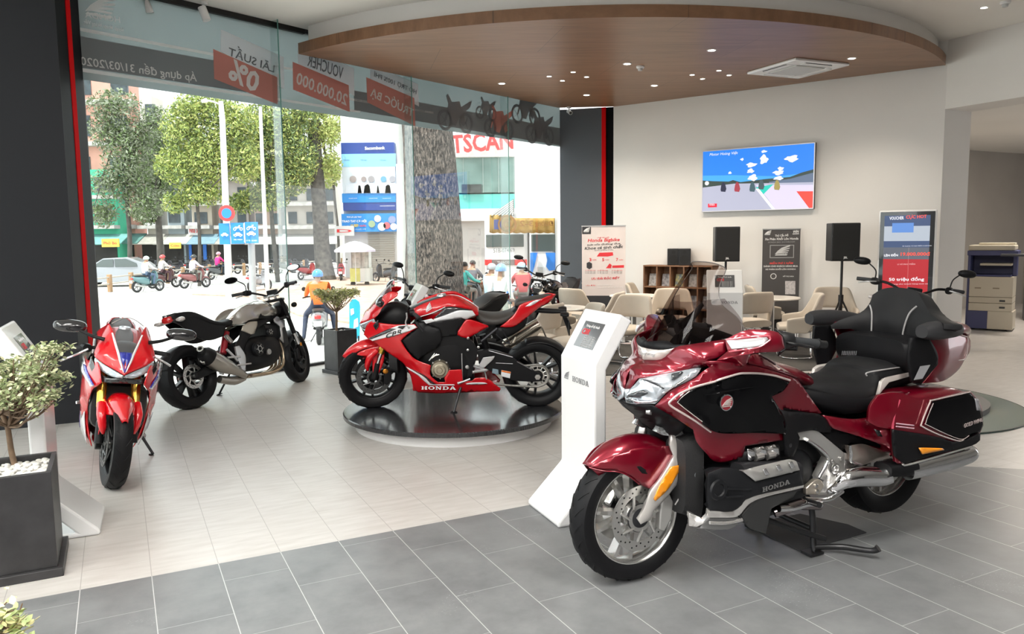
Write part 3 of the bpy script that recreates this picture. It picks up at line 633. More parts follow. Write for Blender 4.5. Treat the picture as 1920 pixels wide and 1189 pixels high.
# ================================================================ furniture, signs, equipment
class Board:
    """an upright plane in the room: measure on it, draw on it"""
    def __init__(s,p0,yaw,flip=1,tilt=0):
        s.p0=np.array([p0[0],p0[1],0.]);s.yaw=yaw;s.x=dirv(yaw)*flip;s.n=np.cross(s.x,[0,0,1.])
    def uv(s,px,py):
        q=on_wall(px,py,s.p0,s.yaw);return(float((q-s.p0)@s.x),float(q[2]))
    def root(s,name,u,z,label,cat,group=None):
        s.o=(u,z);s.r=empty(name,s.p0+s.x*u+np.array([0,0,z]),0,label,cat,group)
        s.r.matrix_world=frameT(s.p0+s.x*u+np.array([0,0,z]),s.x,(0,0,1));return s.r   # local x right, y up, z out of the wall
    def L(s,px,py):a,b=s.uv(px,py);return(a-s.o[0],b-s.o[1])
    def poly(s,name,pts,z0,z1,mat,parent=None,bevel=0,px=True):
        b_=MB();b_.prism([s.L(*q)for q in pts]if px else pts,Matrix.Identity(4),z0,z1)
        o=b_.build(name,mat,parent or s.r,smooth=False,bevel=bevel);bm=bmesh.new();bm.from_mesh(o.data);bmesh.ops.recalc_face_normals(bm,faces=bm.faces);bm.to_mesh(o.data);bm.free();return o
    def text(s,body,x0,y0,x1,y1,hpx,mat,z=.004,bold=0,shear=0,name='lettering',parent=None,serif=False):
        a,b=s.L(x0,y0),s.L(x1,y1);w_=math.hypot(b[0]-a[0],b[1]-a[1]);ang=math.atan2(b[1]-a[1],b[0]-a[0]);hh=abs(s.L(x0,y0-hpx/2)[1]-s.L(x0,y0+hpx/2)[1])
        o=wordmark(name,body,1,mat,parent or s.r,Matrix.Identity(4),.0015)if serif else text(name,body,1,mat,parent or s.r,Matrix.Identity(4),.001,bold,shear)
        me=o.data;xs=[v.co.x for v in me.vertices];ys=[v.co.y for v in me.vertices]
        T=Matrix.Translation(((a[0]+b[0])/2,(a[1]+b[1])/2,z))@Matrix.Rotation(ang,4,'Z')@Matrix.Diagonal((w_/(max(xs)-min(xs)),hh/(max(ys)-min(ys)),1,1))@Matrix.Translation((-(max(xs)+min(xs))/2,-(max(ys)+min(ys))/2,0))
        me.transform(T);return o
E_=lambda n,c,e=1.0:M(n,tuple(q*.3 for q in c),.3,emit=1.35*e)
# ---- wall screen
TB=Board(T0,YT,-1);TB.x=-dirv(YT)*-1;TB=Board(T0,YT,1);TB.n=np.cross(TB.x,[0,0,1.])
if TB.n@np.array([0,-1,0])<0:TB=Board(T0,YT,-1)
def left_right(B,a,b):return B.uv(*a)[0]<B.uv(*b)[0]
TB=Board(T0,YT,1 if Board(T0,YT,1).uv(1527,300)[0]>0 else-1)
u,z=TB.uv(1318,398);TB.root('television',u,z,'large flat wall screen showing motorcycle racers under a blue sky','television')
TVW,TVH=TB.L(1527.5,391)[0],TB.L(1318,284)[1]
def rect(B,name,a,b,c,d,z0,z1,mat,parent=None,bevel=0):return B.poly(name,[(a,b),(c,b),(c,d),(a,d)],z0,z1,mat,parent,bevel,px=False)
rect(TB,'casing',0,0,TVW,TVH,.0,.055,BLACKP,bevel=.004)
b_=MB();t_=.014
for q in((0,0,TVW,t_),(0,TVH-t_,TVW,TVH),(0,0,t_,TVH),(TVW-t_,0,TVW,TVH)):b_.box((q[0],q[1],.05),(q[2],q[3],.066))
b_.build('frame',M('screen_frame',(.70,.66,.68),.3,metal=.6),TB.r,smooth=False)
# picture: sky, hills, track (a flat screen image)
PIC=rect(TB,'picture',t_,t_,TVW-t_,TVH-t_,.054,.056,E_('pic_sky',(.02,.22,.85),1.0))
def pp(fr):return[(t_+a*(TVW-2*t_),t_+b*(TVH-2*t_))for a,b in fr]
def pic(name,fr,mat,z):return TB.poly(name,pp(fr),z,z+.0008,mat,PIC,px=False)
pic('sky_low',[(0,.43),(1,.43),(1,.56),(.7,.52),(.3,.58),(0,.6)],E_('pic_sky2',(.06,.38,.90),1),.0562)
pic('hills',[(0,.40),(1,.40),(1,.60),(.9,.56),(.8,.5),(.6,.49),(.36,.46),(.29,.5),(.25,.48),(.1,.5),(0,.52)],E_('pic_hill',(.035,.055,.045),1),.0575)
pic('grandstand',[(.62,.40),(1,.40),(1,.55),(.8,.47),(.62,.44)],E_('pic_stand',(.12,.16,.25),1),.0585)
pic('track',[(0,0),(1,0),(1,.40),(.62,.42),(.3,.44),(0,.40)],E_('pic_track',(.42,.43,.55),1),.0595)
pic('kerb_lilac',[(.5,.4),(1,.36),(1,0),(.68,0),(.6,.2)],E_('pic_lilac',(.66,.60,.85),1),.0605)
pic('kerb_green',[(.5,.36),(.66,.40),(.57,.24)],E_('pic_green',(.02,.55,.45),1),.0615)
pic('kerb_white',[(.5,.34),(.53,.34),(.68,.0),(.65,0)],E_('pic_white',(.85,.85,.9),1),.0622)
pic('kerb_red',[(.86,.27),(1,.26),(1,.0),(.97,0)],E_('pic_red',(.80,.06,.04),1),.0625)
for i,(a,b,w2,h2)in enumerate([(.46,.73,.09,.035),(.57,.80,.07,.07),(.45,.63,.06,.035),(.47,.52,.08,.05),(.81,.79,.11,.05),(.70,.58,.09,.035),(.72,.64,.05,.03),(.57,.93,.05,.02),(.26,.62,.03,.02),(.70,.49,.08,.03),(.37,.83,.03,.02)]):
    pic('cloud',[(a+w2*.5*math.cos(t)*(1+.25*math.sin(5*t+i)),b+h2*math.sin(t)*(1+.3*math.cos(3*t+i)))for t in[2*math.pi*k/18 for k in range(18)]],E_('pic_cloud',(.85,.86,.95),1),.0575+i*.00012)
for a,b,c_ in[(.2,.37,(.02,.02,.05)),(.33,.36,(.35,.04,.06)),(.47,.35,(.05,.10,.12)),(.55,.38,(.06,.09,.10)),(.69,.36,(.35,.28,.08))]:
    pic('racer',[(a-.025,b-.02),(a-.02,b-.05),(a+.02,b-.06),(a+.03,b-.01),(a+.02,b+.06),(a+.008,b+.10),(a-.008,b+.10),(a-.02,b+.05)],E_('pic_r%d'%int(a*100),c_,1),.0635)
rect(TB,'red_caption',t_+.055*TVW,t_+.06*TVH,t_+.14*TVW,t_+.12*TVH,.064,.065,E_('pic_cap',(.75,.01,.04),1),PIC)
TB.text('HONDA',1333,384,1343,384,4,E_('pic_white',(.85,.85,.9),1),.0655,parent=PIC)
TB.text('Motor Hoàng Việt',1333,291,1386,287.5,7,E_('pic_white',(.85,.85,.9),1),.0595,shear=.25,parent=PIC)
pic('round_badge',[(.042+.02*math.cos(t),.47+.035*math.sin(t))for t in[2*math.pi*k/20 for k in range(20)]],E_('pic_white',(.85,.85,.9),1),.064)
# ---- roll-up banner, red and white
def rollup(B,x0,yt,x1,z_foot,label,name='roll_up_banner',mat=None,edge=.0):
    (u0,zt),(u1,_)=B.uv(x0,yt),B.uv(x1,yt);B.root(name,u0,z_foot,label,'banner');W_,H_=u1-u0,zt-z_foot
    rect(B,'foot',-.02,0,W_+.02,.07,-.06,.06,STEEL,bevel=.01)
    sh=rect(B,'print_sheet',0,.07,W_,H_,-.004,.004,mat)
    rect(B,'top_rail',-.006,H_-.012,W_+.006,H_+.006,-.01,.01,STEEL);b_=MB();b_.tube([(W_/2,.05,-.03),(W_/2,H_-.01,-.015)],.012,smooth=False);b_.build('pole',STEEL,B.r)
    return W_,H_,sh
pb=at(1092,425,12.9);BB=Board(pb,R(100),1)
PINKW=M('banner_paper',(.76,.68,.66),.5,var=.08,vscale=3)
W_,H_,sh=rollup(BB,1091,424,1173,0,'white, red and black roll-up banner in front of the dark pillar',mat=PINKW)
RB=M('banner_red',(.70,.03,.04),.5);KB=M('banner_black',(.03,.03,.035),.5)
rect(BB,'dark_footer',0,.07,W_,.66,.004,.006,KB,sh)
BB.poly('black_square',[(1091.5,424.5),(1108,424.5),(1108,439),(1091.5,439)],.004,.006,KB,sh)
wing('wing_mark',.10,WTXT,sh,Matrix.Translation((*BB.L(1099.5,431),.008)),1)
BB.text('Honda Bigbike',1102,452,1162,450,8,RB,.006,.02,.2,parent=sh);BB.text('bứt tốc đường đua',1101,459.5,1163,456.5,5,KB,.006,.01,.2,parent=sh);BB.text('Khoe cá tính chất',1096,465,1168,461.5,7,KB,.006,.02,.2,parent=sh)
BB.text('Thế hệ mới',1120,446,1142,445,3.5,RB,.006,parent=sh);BB.text('KHUYẾN MÃI',1115,469,1150,468,3.5,GTXT,.006,parent=sh)
BB.poly('red_flash',[(1119,481),(1124,474),(1149,473),(1150,479),(1140,481)],.004,.006,RB,sh)
for x,t in((1107,'3'),(1131,'5'),(1157,'7')):BB.text(t,x-2,487,x+2,487,6,RB,.006,.02,parent=sh);BB.text('NĂM',x+4,487,x+11,487,3,RB,.006,parent=sh)
BB.poly('helmet_picture',[(1100,493),(1105,491),(1110,494),(1110,502),(1105,505),(1100,502)],.004,.006,KB,sh);BB.poly('red_bike_picture',[(1136,503),(1143,494),(1147,497),(1146,503)],.004,.006,RB,sh);BB.poly('grey_bar',[(1148,498),(1170,497),(1170,502),(1148,502.5)],.004,.006,RB,sh)
for x in(1097,1120,1147):
    for k in range(3):BB.text('ưu đãi đặc biệt',x,507+k*2.6,x+20,507+k*2.6,1.8,RB if k==0 else GTXT,.006,parent=sh)
BB.text('ƯU ĐÃI ĐẶC BIỆT',1109,522.5,1162,521,6,RB,.008,.02,.2,parent=sh);BB.text('HONDA MOTOR HOÀNG VIỆT',1119,535,1147,534.5,2.4,WTXT,.008,parent=sh);BB.text('Thông tin chi tiết liên hệ cửa hàng',1119,539,1168,538.5,2.2,WTXT,.008,parent=sh);BB.text('ƯU ĐÃI',1099,535,1116,535,2.4,RB,.008,parent=sh)
# ---- dark roll-up banner
pb=at(1430,430,12.0);BB=Board(pb,R(100),1)
DG=M('banner_dark_grey',(.075,.07,.07),.5)
W_,H_,sh=rollup(BB,1430.5,430,1501,0,'dark grey roll-up banner between the two black loudspeakers',mat=DG)
BB.text('Thử Cấu Hồ',1453,441.5,1478,440.5,5,WTXT,.006,.02,parent=sh);BB.text('Xe Phân Khối Lớn Honda',1434,448,1497,446.5,5.5,WTXT,.006,.02,parent=sh);BB.text('HONDA BIKE SHOWROOM',1440,454.5,1490,453.5,3,M('banner_mid',(.35,.35,.35),.5),.006,parent=sh)
wing('wing_mark',.09,WTXT,sh,Matrix.Translation((*BB.L(1439,436.5),.008)),1);BB.text('WIN',1487,434.5,1498,434,5,WTXT,.006,.03,.2,parent=sh);BB.poly('bar',[(1486,438),(1498,437.6),(1498,439),(1486,439.4)],.004,.006,WTXT,sh)
b_=MB()
for q in[((1442,459),(1486,484))]:
    (a,b),(c_,d)=BB.L(1443,484),BB.L(1489,459)
    for k in((a,b,c_,b+.012),(a,d-.012,c_,d),(a,b,a+.012,d),(c_-.012,b,c_,d)):b_.box((k[0],k[1],.004),(k[2],k[3],.006))
b_.build('thin_frame',M('banner_mid',(.35,.35,.35),.5),sh,smooth=False)
wing('wing_mark',.20,M('silver_print',(.6,.6,.6),.4),sh,Matrix.Translation((*BB.L(1465.5,470),.008)),1);BB.text('HONDA',1455,477.5,1475,477,3,M('silver_print',(.6,.6,.6),.4),.006,.01,serif=True,parent=sh)
BB.text('MIỄN PHÍ 2 NĂM',1443,493,1487,492.5,5,M('banner_bright_red',(.85,.08,.07),.5),.006,.03,.1,parent=sh);BB.text('DÀNH CHO KHÁCH HÀNG MUA',1432,499,1496,498.5,4,WTXT,.006,.02,parent=sh);BB.text('XE PHÂN KHỐI LỚN HONDA',1435,504.5,1492,504,4,WTXT,.006,.02,parent=sh)
MB().lathe([(.035,0),(.045,0),(.045,.002),(.035,.002)],(*BB.L(1450,518),.006),(0,0,1),20,closed=True).build('round_mark',WTXT,sh);BB.text('HỖ TRỢ 24/24',1468,518,1488,518,3.5,WTXT,.006,.02,parent=sh)
BB.poly('leaflet',[(1472,527),(1491,527),(1491,552),(1472,552)],.006,.01,M('leaflet',(.70,.66,.66),.5,var=.3,vscale=40),sh)
# ---- freestanding poster display
TBv=Board(at(1650,396,10.9),YT,TB.x@dirv(YT));TBv=Board(TBv.p0,YT,1 if TB.x@dirv(YT)>0 else-1)
(u0,zt),(u1,_)=TBv.uv(1648.5,395),TBv.uv(1757.5,391.5)
TBv.root('poster_display',u0,0,'tall white-framed digital poster display with a red voucher advert, right of the loudspeaker','display');W_,H_=u1-u0,zt
rect(TBv,'body',0,.05,W_,H_,-.05,.0,GWHITE,bevel=.02);rect(TBv,'base',-.08,0,W_+.08,.05,-.25,.2,GWHITE,bevel=.01)
SC=rect(TBv,'screen_glass',.02,.35,W_-.02,H_-.025,.0,.006,BLKGLOSS,bevel=.004)
x0_,x1_=.075,W_-.075
G4=lambda z:z
def sr(name,a,b,c_,d,col,z=.007,e=1.0):return rect(TBv,name,a,b,c_,d,z,z+.001,E_('pd_%s'%name,col,e),SC)
yl=lambda py:TBv.L(1700,py)[1]
sr('blue_top',x0_,yl(464),x1_,yl(404),(.04,.07,.16));sr('pale_picture',x0_,yl(452),x1_,yl(424),(.40,.45,.52),.0085);sr('cloud_picture',x0_+.1,yl(436),x1_-.2,yl(418),(.10,.24,.60),.009)
sr('grey_band',x0_,yl(486),x1_,yl(464),(.10,.11,.14));sr('red_field',x0_,yl(600),x1_,yl(486),(.42,.012,.02));sr('pale_middle',x0_+.32,yl(600),x1_-.25,yl(464),(.60,.38,.36),.0083)
EW=E_('pic_white',(.85,.85,.9),1);ER=E_('pd_red_text',(.80,.08,.05),1)
TBv.text('VOUCHER',1668,409.5,1695,408.5,6,EW,.010,.02,parent=SC);TBv.text('CỰC HOT',1699,407.5,1738,406,9,ER,.010,.03,parent=SC);TBv.text('ÁP DỤNG TỪ NAY ĐẾN 31/03/2020',1692,461.5,1747,460.5,2.6,EW,.010,parent=SC);TBv.text('LÊN ĐẾN',1658,478,1684,477.5,6,EW,.010,.03,parent=SC);TBv.text('19.000.000đ',1689,476.5,1744,476,7,ER,.010,.03,parent=SC)
TBv.text('LÌ XÌ MAY MẮN',1683,495,1716,494.5,4,E_('pd_pink',(.8,.5,.5),1),.010,parent=SC);TBv.text('50 triệu đồng',1667,524,1733,523.5,9,EW,.010,.02,parent=SC);TBv.text('Áp dụng cho khách hàng mua xe',1664,533,1740,532,2.6,EW,.010,parent=SC)
# ---- PA loudspeakers on stands
def speaker(px,pyt,pxr,pyb,Y,lab_s,lab_t):
    a=at(px,pyt,Y);b=at(pxr,pyb,Y);w_=b[0]-a[0];h_=a[2]-b[2];cx=(a[0]+b[0])/2
    e=empty('loudspeaker',(cx,Y,b[2]),R(-8),lab_s,'loudspeaker',None)
    MB().box((-w_/2,-.13,0),(w_/2,.17,h_)).build('cabinet',BLACKP,e,smooth=False,bevel=.012);MB().box((-w_/2+.015,-.142,.02),(w_/2-.015,-.128,h_-.02)).build('grille',M('speaker_grille',(.006,.006,.006),.6),e,smooth=False,bevel=.004)
    text('maker_badge','JBL',.04,WTXT,e,Matrix.Translation((0,-.144,.05))@Matrix.Rotation(R(90),4,'X'),.002,.02)
    s_=empty('speaker_stand',(cx,Y+.02,.0125),0,lab_t,'speaker stand',None);zt=b[2]
    MB().tube([(0,0,.35),(0,0,zt-.002)],.018,smooth=False).build('pole',BLACKP,s_);MB().tube([(0,0,.12),(0,0,.75)],.025,smooth=False).build('lower_pole',BLACKP,s_);MB().lathe([(.0001,zt-.012),(.06,zt-.012),(.06,zt-.003),(.0001,zt-.003)],ax=(0,0,1)).build('top_plate',BLACKP,s_)
    for k in range(3):
        t=R(90+120*k+20);c,sn=math.cos(t),math.sin(t)
        MB().tube([(0,0,.72),(c*.34,sn*.34,.012)],.013,smooth=False).build('leg',BLACKP,s_)
    MB().lathe([(.0001,.66),(.035,.66),(.035,.76),(.0001,.76)],ax=(0,0,1)).build('collar',BLACKP,s_)
speaker(1340,425.5,1384,490,12.0,'black loudspeaker on a stand below the left corner of the wall screen','black tripod stand under the loudspeaker nearer the bookshelf')
speaker(1556.5,418.5,1605.5,489,11.0,'black loudspeaker on a stand left of the tall poster display','black tripod stand under the loudspeaker nearer the poster display')
# ---- brochure shelf
SB=Board(T0-np.array([.18,.24,0]),YT,1 if TB.x@dirv(YT)>0 else-1);SHW=M('shelf_wood',(.27,.135,.07),.45,var=.25,vscale=9)
u0,zt=SB.uv(1206,497);u1,_=SB.uv(1336,494)
SB.root('bookshelf',u0,0.012*0,'brown wooden cube bookshelf with brochures against the white wall','bookshelf');SW,SHt=u1-u0,zt;nc,nr=5,3
b_=MB();T_=.022
for k in range(nc+1):x_=k*(SW-T_)/nc;b_.box((x_,0,-.26),(x_+T_,SHt,0))
b_.build('upright_panels',SHW,SB.r,smooth=False)
b_=MB()
for k in range(nr+1):y_=.04+k*(SHt-.04-T_)/nr;b_.box((0,y_,-.26),(SW,y_+T_,.002))
b_.build('shelf_boards',SHW,SB.r,smooth=False);MB().box((0,.04,-.27),(SW,SHt,-.262)).build('back_panel',SHW,SB.r,smooth=False)
random.seed(5);cw,ch=(SW-T_)/nc,(SHt-.04-T_)/nr
BRO=[M('brochure_white',(.7,.7,.7),.3,var=.5,vscale=25),M('brochure_grey',(.6,.6,.62),.3,col2=(.2,.2,.22),vscale=20),M('brochure_yellow',(.62,.55,.2),.3,col2=(.15,.2,.25),vscale=18)]
names=['white','pale grey','yellow and green']
Tm=SB.r.matrix_world.copy()
for r_ in range(nr):
    for c_ in range(nc):
        i=2 if(r_==2 and c_==2)else random.choice((0,1));x_=c_*cw+T_+.03;y_=.04+r_*ch+T_
        b_=MB();b_.box((0,0,0),(cw-.075,.21,.012))
        o=b_.build('brochure',BRO[i],None,smooth=False);o.matrix_world=Tm@Matrix.Translation((x_,y_+.001,-.12))@Matrix.Rotation(R(-12),4,'X')
        tag(o,'%s brochure in the %s row of the bookshelf, %s column'%(names[i],['bottom','middle','top'][r_],['leftmost','second','middle','fourth','rightmost'][c_]),'brochure','brochures in the bookshelf')
for i,x_ in enumerate((1251,1272)):
    a,z_=SB.uv(x_,497);e=empty('bookshelf_speaker',SB.p0+SB.x*(a+.0)+np.array([0,0,SHt]),0,['left of the two small black speakers on the bookshelf','right of the two small black speakers on the bookshelf'][i],'speaker');e.matrix_world=Tm.to_3x3().to_4x4()if False else frameT(SB.p0+SB.x*(a)+np.array([0,0,SHt]),SB.x,(0,0,1))@Matrix.Rotation(R(25),4,'Y')
    MB().box((0,0.001,-.22),(.2,.28,0)).build('cabinet',BLACKP,e,smooth=False,bevel=.008);MB().disc((.1,.1,.001),.075,(0,0,1),.006).build('woofer',M('speaker_grille',(.006,.006,.006),.6),e);MB().disc((.1,.22,.001),.03,(0,0,1),.006).build('tweeter',M('speaker_grille',(.006,.006,.006),.6),e)
# ---- information kiosks
KP=[(0,0),(0,.03),(-.23,.26),(-.23,.92),(-.40,1.205),(-.478,1.16),(-.31,.885),(-.31,.235),(-.12,.03),(-.40,.03),(-.40,0)]
def kiosk(o,n,w,label,name='information_kiosk',txt=True):
    """o: near end of the front foot edge; n: facing direction; w: width vector (to the viewer's left when facing it is -w)"""
    n=np.array([*n,0.]);n/=np.linalg.norm(n);w=np.array([*w,0.]);wl=np.linalg.norm(w);w/=wl
    # local: x along n (outwards), y up, z along width
    T=frameT((o[0],o[1],0),n,(0,0,1));zdir=np.array(T.col[2][:3]);s_=1 if zdir@w>0 else-1
    e=empty(name,(0,0,0),0,label,'kiosk',None);e.matrix_world=T
    b_=MB();b_.prism(KP,Matrix.Identity(4),0,s_*wl);ob=b_.build('body',GWHITE,e,smooth=False,bevel=.012);bm=bmesh.new();bm.from_mesh(ob.data);bmesh.ops.recalc_face_normals(bm,faces=bm.faces);bm.to_mesh(ob.data);bm.free()
    # face frame on the column: right as the reader sees it
    rdir=np.cross([0,0,1.],n)   # reader facing -n: his right
    rl=Vector((0,0,1 if zdir@rdir>0 else-1))
    up=(Vector((-.40,1.205,0))-Vector((-.23,.92,0))).normalized();mid=(Vector((-.40,1.205,0))+Vector((-.23,.92,0)))/2+Vector((0,0,s_*wl/2))
    nn=rl.cross(up)
    TF=Matrix(((rl.x,up.x,nn.x,mid.x),(rl.y,up.y,nn.y,mid.y),(rl.z,up.z,nn.z,mid.z),(0,0,0,1)))
    b_=MB();b_.prism([(-.12,-.085),(.12,-.085),(.12,.085),(-.12,.085)],TF,-.001,.003);sc_=b_.build('screen',M('kiosk_screen',(.10,.10,.105),.12,coat=.6),e,smooth=False)
    text('screen_lettering','CBR',.05,RTXT,sc_,TF@Matrix.Translation((-.055,.015,.004)),.001,.02,.2);text('screen_lettering','Thông số kỹ thuật',.022,WTXT,sc_,TF@Matrix.Translation((0,.055,.004)),.001)
    for k in range(6):text('screen_lettering','Động cơ 4 xi lanh  1000 cc',.012,M('screen_grey_text',(.55,.55,.55),.5),sc_,TF@Matrix.Translation((.03,-.01-k*.013,.004)),.001)
    TC=Matrix(((rl.x,0,1,-.23),(rl.y,1,0,.80),(rl.z,0,0,s_*wl/2),(0,0,0,1)))
    wordmark('maker_lettering','HONDA',.032,GTXT,e,TC@Matrix.Translation((.05,0,.0015)),.001,wx=1.15,gap=.18);wing('wing_emblem',.062,GTXT,e,TC@Matrix.Translation((-.135,.008,.0015)),1,.001)
    return e
kF=gz(1047,991);kL=gz(988,946)
kiosk(kF[:2],(-(kL-kF)[1]*-1 if False else-.926,-.378),(kL-kF)[:2],'white information kiosk with a slanted screen, in front of the maroon touring motorcycle')
k3=np.array([-2.343,4.238]);kiosk(k3,(.91,.41),(-.18,.40),'white information kiosk at the left edge, behind the big dark planter')
k4=at(1327,640,9.5);kiosk(k4[:2],(-.18,-.98),(.43,-.08),'white information kiosk seen through the tall windscreen, in front of the bookshelf')
# ---- lounge chairs
FAB=M('chair_leather',(.50,.43,.35),.55,sheen=.2,var=.06,vscale=6);FABI=M('chair_inner',(.52,.40,.30),.55,sheen=.2)
def make_chair():
    e=empty('lounge_chair')
    rows=[];N=33
    def prof(t):
        a=abs(t)  # 0 back .. 1 front tip of the arm
        top=.86-.02*a if a<.36 else(.853-.265*min(1,(a-.36)/.26)**.9 if a<.62 else .588-.05*(a-.62)/.38)
        bot=.555 if a<.42 else(.555-.205*min(1,(a-.42)/.2)if a<.62 else .35)
        return bot,top
    for i in range(N):
        t=-1+2*i/(N-1);ph=t*R(112);b,tp=prof(t);r_=[]
        for k in range(7):
            f=k/6;z=b+(tp-b)*f
            rx,ry=.30-.03*(1-f)+.015*f,.29+.03*f if abs(t)<.6 else .30
            lean=.09*(z-.5)*max(0,math.cos(ph))
            sg=lambda q:math.copysign(abs(q)**.78,q);r_.append((sg(math.sin(ph))*rx*1.03,sg(math.cos(ph))*(ry+lean)*.97-.02,z))
        rows.append(r_)
    b_=MB();b_.grid(rows);sh_=b_.build('shell',FAB,e,solid=.045,soff=0,sub=1,angle=180)
    superloft('seat_cushion',[(-.20,0,.375,.45,.19,3),(-.24,0,.365,.46,.235,3.2),(-.1,0,.36,.475,.25,3.4),(.1,0,.36,.47,.245,3.2),(.22,0,.365,.455,.19,3),(.235,0,.38,.44,.15,2.5)][1:],FAB,e,n=28,ku=3)
    e.children[-1].data.transform(Matrix.Rotation(R(90),4,'Z'))
    b_=MB();b_.tube([(.02,-.1,.37),(.2,-.22,.36),(.215,-.24,.30),(.215,-.2,.03),(.2,-.08,.013),(.17,.12,.013),(0,.2,.013),(-.17,.12,.013),(-.2,-.08,.013),(-.215,-.2,.03),(-.215,-.24,.30),(-.2,-.22,.36),(-.02,-.1,.37)],.0115,10,step=6);b_.build('sled_base',CHROME,e)
    b_=MB();b_.box((-.17,-.14,.345),(.17,.14,.365));b_.build('seat_bracket',CHROME,e,smooth=False,bevel=.004)
    b_=MB();b_.tube([(0,-.02,.35),(0,-.02,.25)],.03,smooth=False);b_.build('hub',CHROME,e)
    return e
chair0=make_chair()
def make_table(r=.38,name='round_table'):
    e=empty(name);MB().lathe([(.0001,.735),(r-.008,.735),(r,.728),(r,.715),(r-.012,.71),(.0001,.71)],ax=(0,0,1),n=56).build('tabletop',M('table_white',(.74,.69,.62),.3,coat=.3),e,angle=30)
    MB().lathe([(.0001,.71),(.06,.71),(.028,.66),(.028,.04),(.0001,.04)],ax=(0,0,1),n=24).build('column',CHROME,e);MB().lathe([(.0001,.04),(.04,.035),(.24,.018),(.25,.012),(.25,.0),(.0001,.0)],ax=(0,0,1),n=40).build('base',CHROME,e)
    return e
table0=make_table();RUGZ=.0125
def gxy(px,Y):q=at(px,500,Y);return q[0],q[1]
TBL=[(1190,11.75,'round pale lounge table in front of the red roll-up banner'),(1045,9.9,'round pale lounge table behind the tail of the red motorcycle on the podium'),(1450,11.05,'round pale lounge table in front of the dark roll-up banner')]
tc_=[]
for i,(px,Y,lab)in enumerate(TBL):
    t=table0 if i==0 else copy_tree(table0);x,y=gxy(px,Y);t.location=(x,y,RUGZ);tag(t,lab,'table','round lounge tables');tc_.append((x,y))
CH=[(1090,11.9,-40,'beige lounge chair farthest left at the table by the red banner, tan inside visible'),(1127,10.95,75,'beige lounge chair with its back to us, directly above the white kiosk top'),(1172,10.05,150,'beige lounge chair turned away, right behind the white kiosk head'),(1212,12.75,-100,'beige lounge chair facing us, left of the bookshelf'),(1258,11.15,175,'beige lounge chair partly behind the tall tinted windscreen'),
      (1055,10.9,-85,'beige lounge chair behind the left table, facing us past the red motorcycle tail'),(1002,9.2,60,'beige lounge chair right behind the red motorcycle tail, left of the left table'),(1078,8.95,110,'beige lounge chair behind the white kiosk column'),
      (1440,11.9,-80,'beige lounge chair below the dark roll-up banner, facing us'),(1402,10.75,35,'beige lounge chair at the left of the right table, beside the far kiosk'),(1496,10.2,97,'beige lounge chair with its open back to us, in front of the right table'),(1565,11.0,185,'beige lounge chair at far right, seen from its side by the speaker stand')]
for i,(px,Y,fa,lab)in enumerate(CH):
    c=chair0 if i==0 else copy_tree(chair0);x,y=gxy(px,Y);c.location=(x,y,RUGZ);c.rotation_euler=(0,0,R(fa+90)-math.atan((px-960)/F_PX))
    tag(c,lab,'chair','beige lounge chairs')
# papers on a table
b_=MB();b_.box((-.1,-.14,0),(.1,.14,.004));o=b_.build('leaflet',M('brochure_white',(.7,.7,.7),.3),None,smooth=False);o.location=(tc_[1][0]+.02,tc_[1][1]+.05,RUGZ+.736);o.rotation_euler=(0,0,.5);tag(o,'white leaflet lying on the left lounge table','leaflet')
# ---- copier
cp=gz(1880,622,0);c0=gz(1811,618);c1=gz(1870,628)
ex=np.array([*(gz(1868,629)-gz(1811,619))[:2],0]);cw_=.62;ex/=np.linalg.norm(ex)
ce=empty('photocopier',c0,0,'beige and navy blue photocopier in the opening at right','photocopier');ce.matrix_world=frameT((c0[0],c0[1],0),(.80,-.60,0),(0,0,1))   # x right along the front, y up, z towards us
BEI=M('copier_beige',(.50,.45,.36),.5);NAVY=M('copier_navy',(.045,.05,.14),.45)
PXM=1453.6/12.6
def cb(name,x0,y0,x1,y1,z0,z1,mat,bevel=.008,par=None):b_=MB();b_.box((x0,y0,z0),(x1,y1,z1));return b_.build(name,mat,par or ce,smooth=False,bevel=bevel)
cb('plinth',0,.03,.62,.33,-.62,0,NAVY);cb('cassette_front',.30,.03,.66,.33,-.55,.01,BEI)
d_=cb('paper_drawer',.02,.33,.64,.46,-.6,.015,BEI);cb('handle',.46,.38,.54,.41,.01,.022,BLACKP,.003,d_)
d_=cb('paper_drawer',.02,.465,.64,.56,-.6,.015,BEI);cb('handle',.46,.49,.54,.52,.01,.022,BLACKP,.003,d_)
cb('front_cover',.02,.565,.64,.90,-.6,.015,BEI)
for x_ in(.1,.36):cb('cover_latch',x_,.70,x_+.09,.72,.012,.02,M('latch_brown',(.25,.2,.14),.5),.002)
cb('side_frame',-.02,.0,.02,1.28,-.62,-.02,NAVY);cb('back_frame',0,.9,.64,1.28,-.62,-.50,NAVY);cb('right_post',.6,.9,.66,1.28,-.55,-.30,NAVY);cb('output_tray',.02,.90,.6,.93,-.5,0,NAVY)
cb('inner_tray',.15,1.08,.6,1.12,-.5,-.08,BEI);cb('scanner_bed',-.03,1.25,.68,1.33,-.64,.02,NAVY,.01);cb('scanner_top',-.02,1.33,.64,1.42,-.62,0,BEI,.02);cb('document_feeder',.1,1.42,.62,1.455,-.6,-.25,BEI,.012);cb('control_panel',.45,1.24,.78,1.28,-.05,.14,M('copier_dark',(.04,.04,.05),.4),.01)
for x_,z_ in((.05,-.06),(.57,-.06),(.05,-.56),(.57,-.56)):b_=MB();b_.lathe([(.0001,-.015),(.03,-.015),(.03,.015),(.0001,.015)],(x_,.03,z_),(1,0,0),16);b_.build('caster',BLACKP,ce)
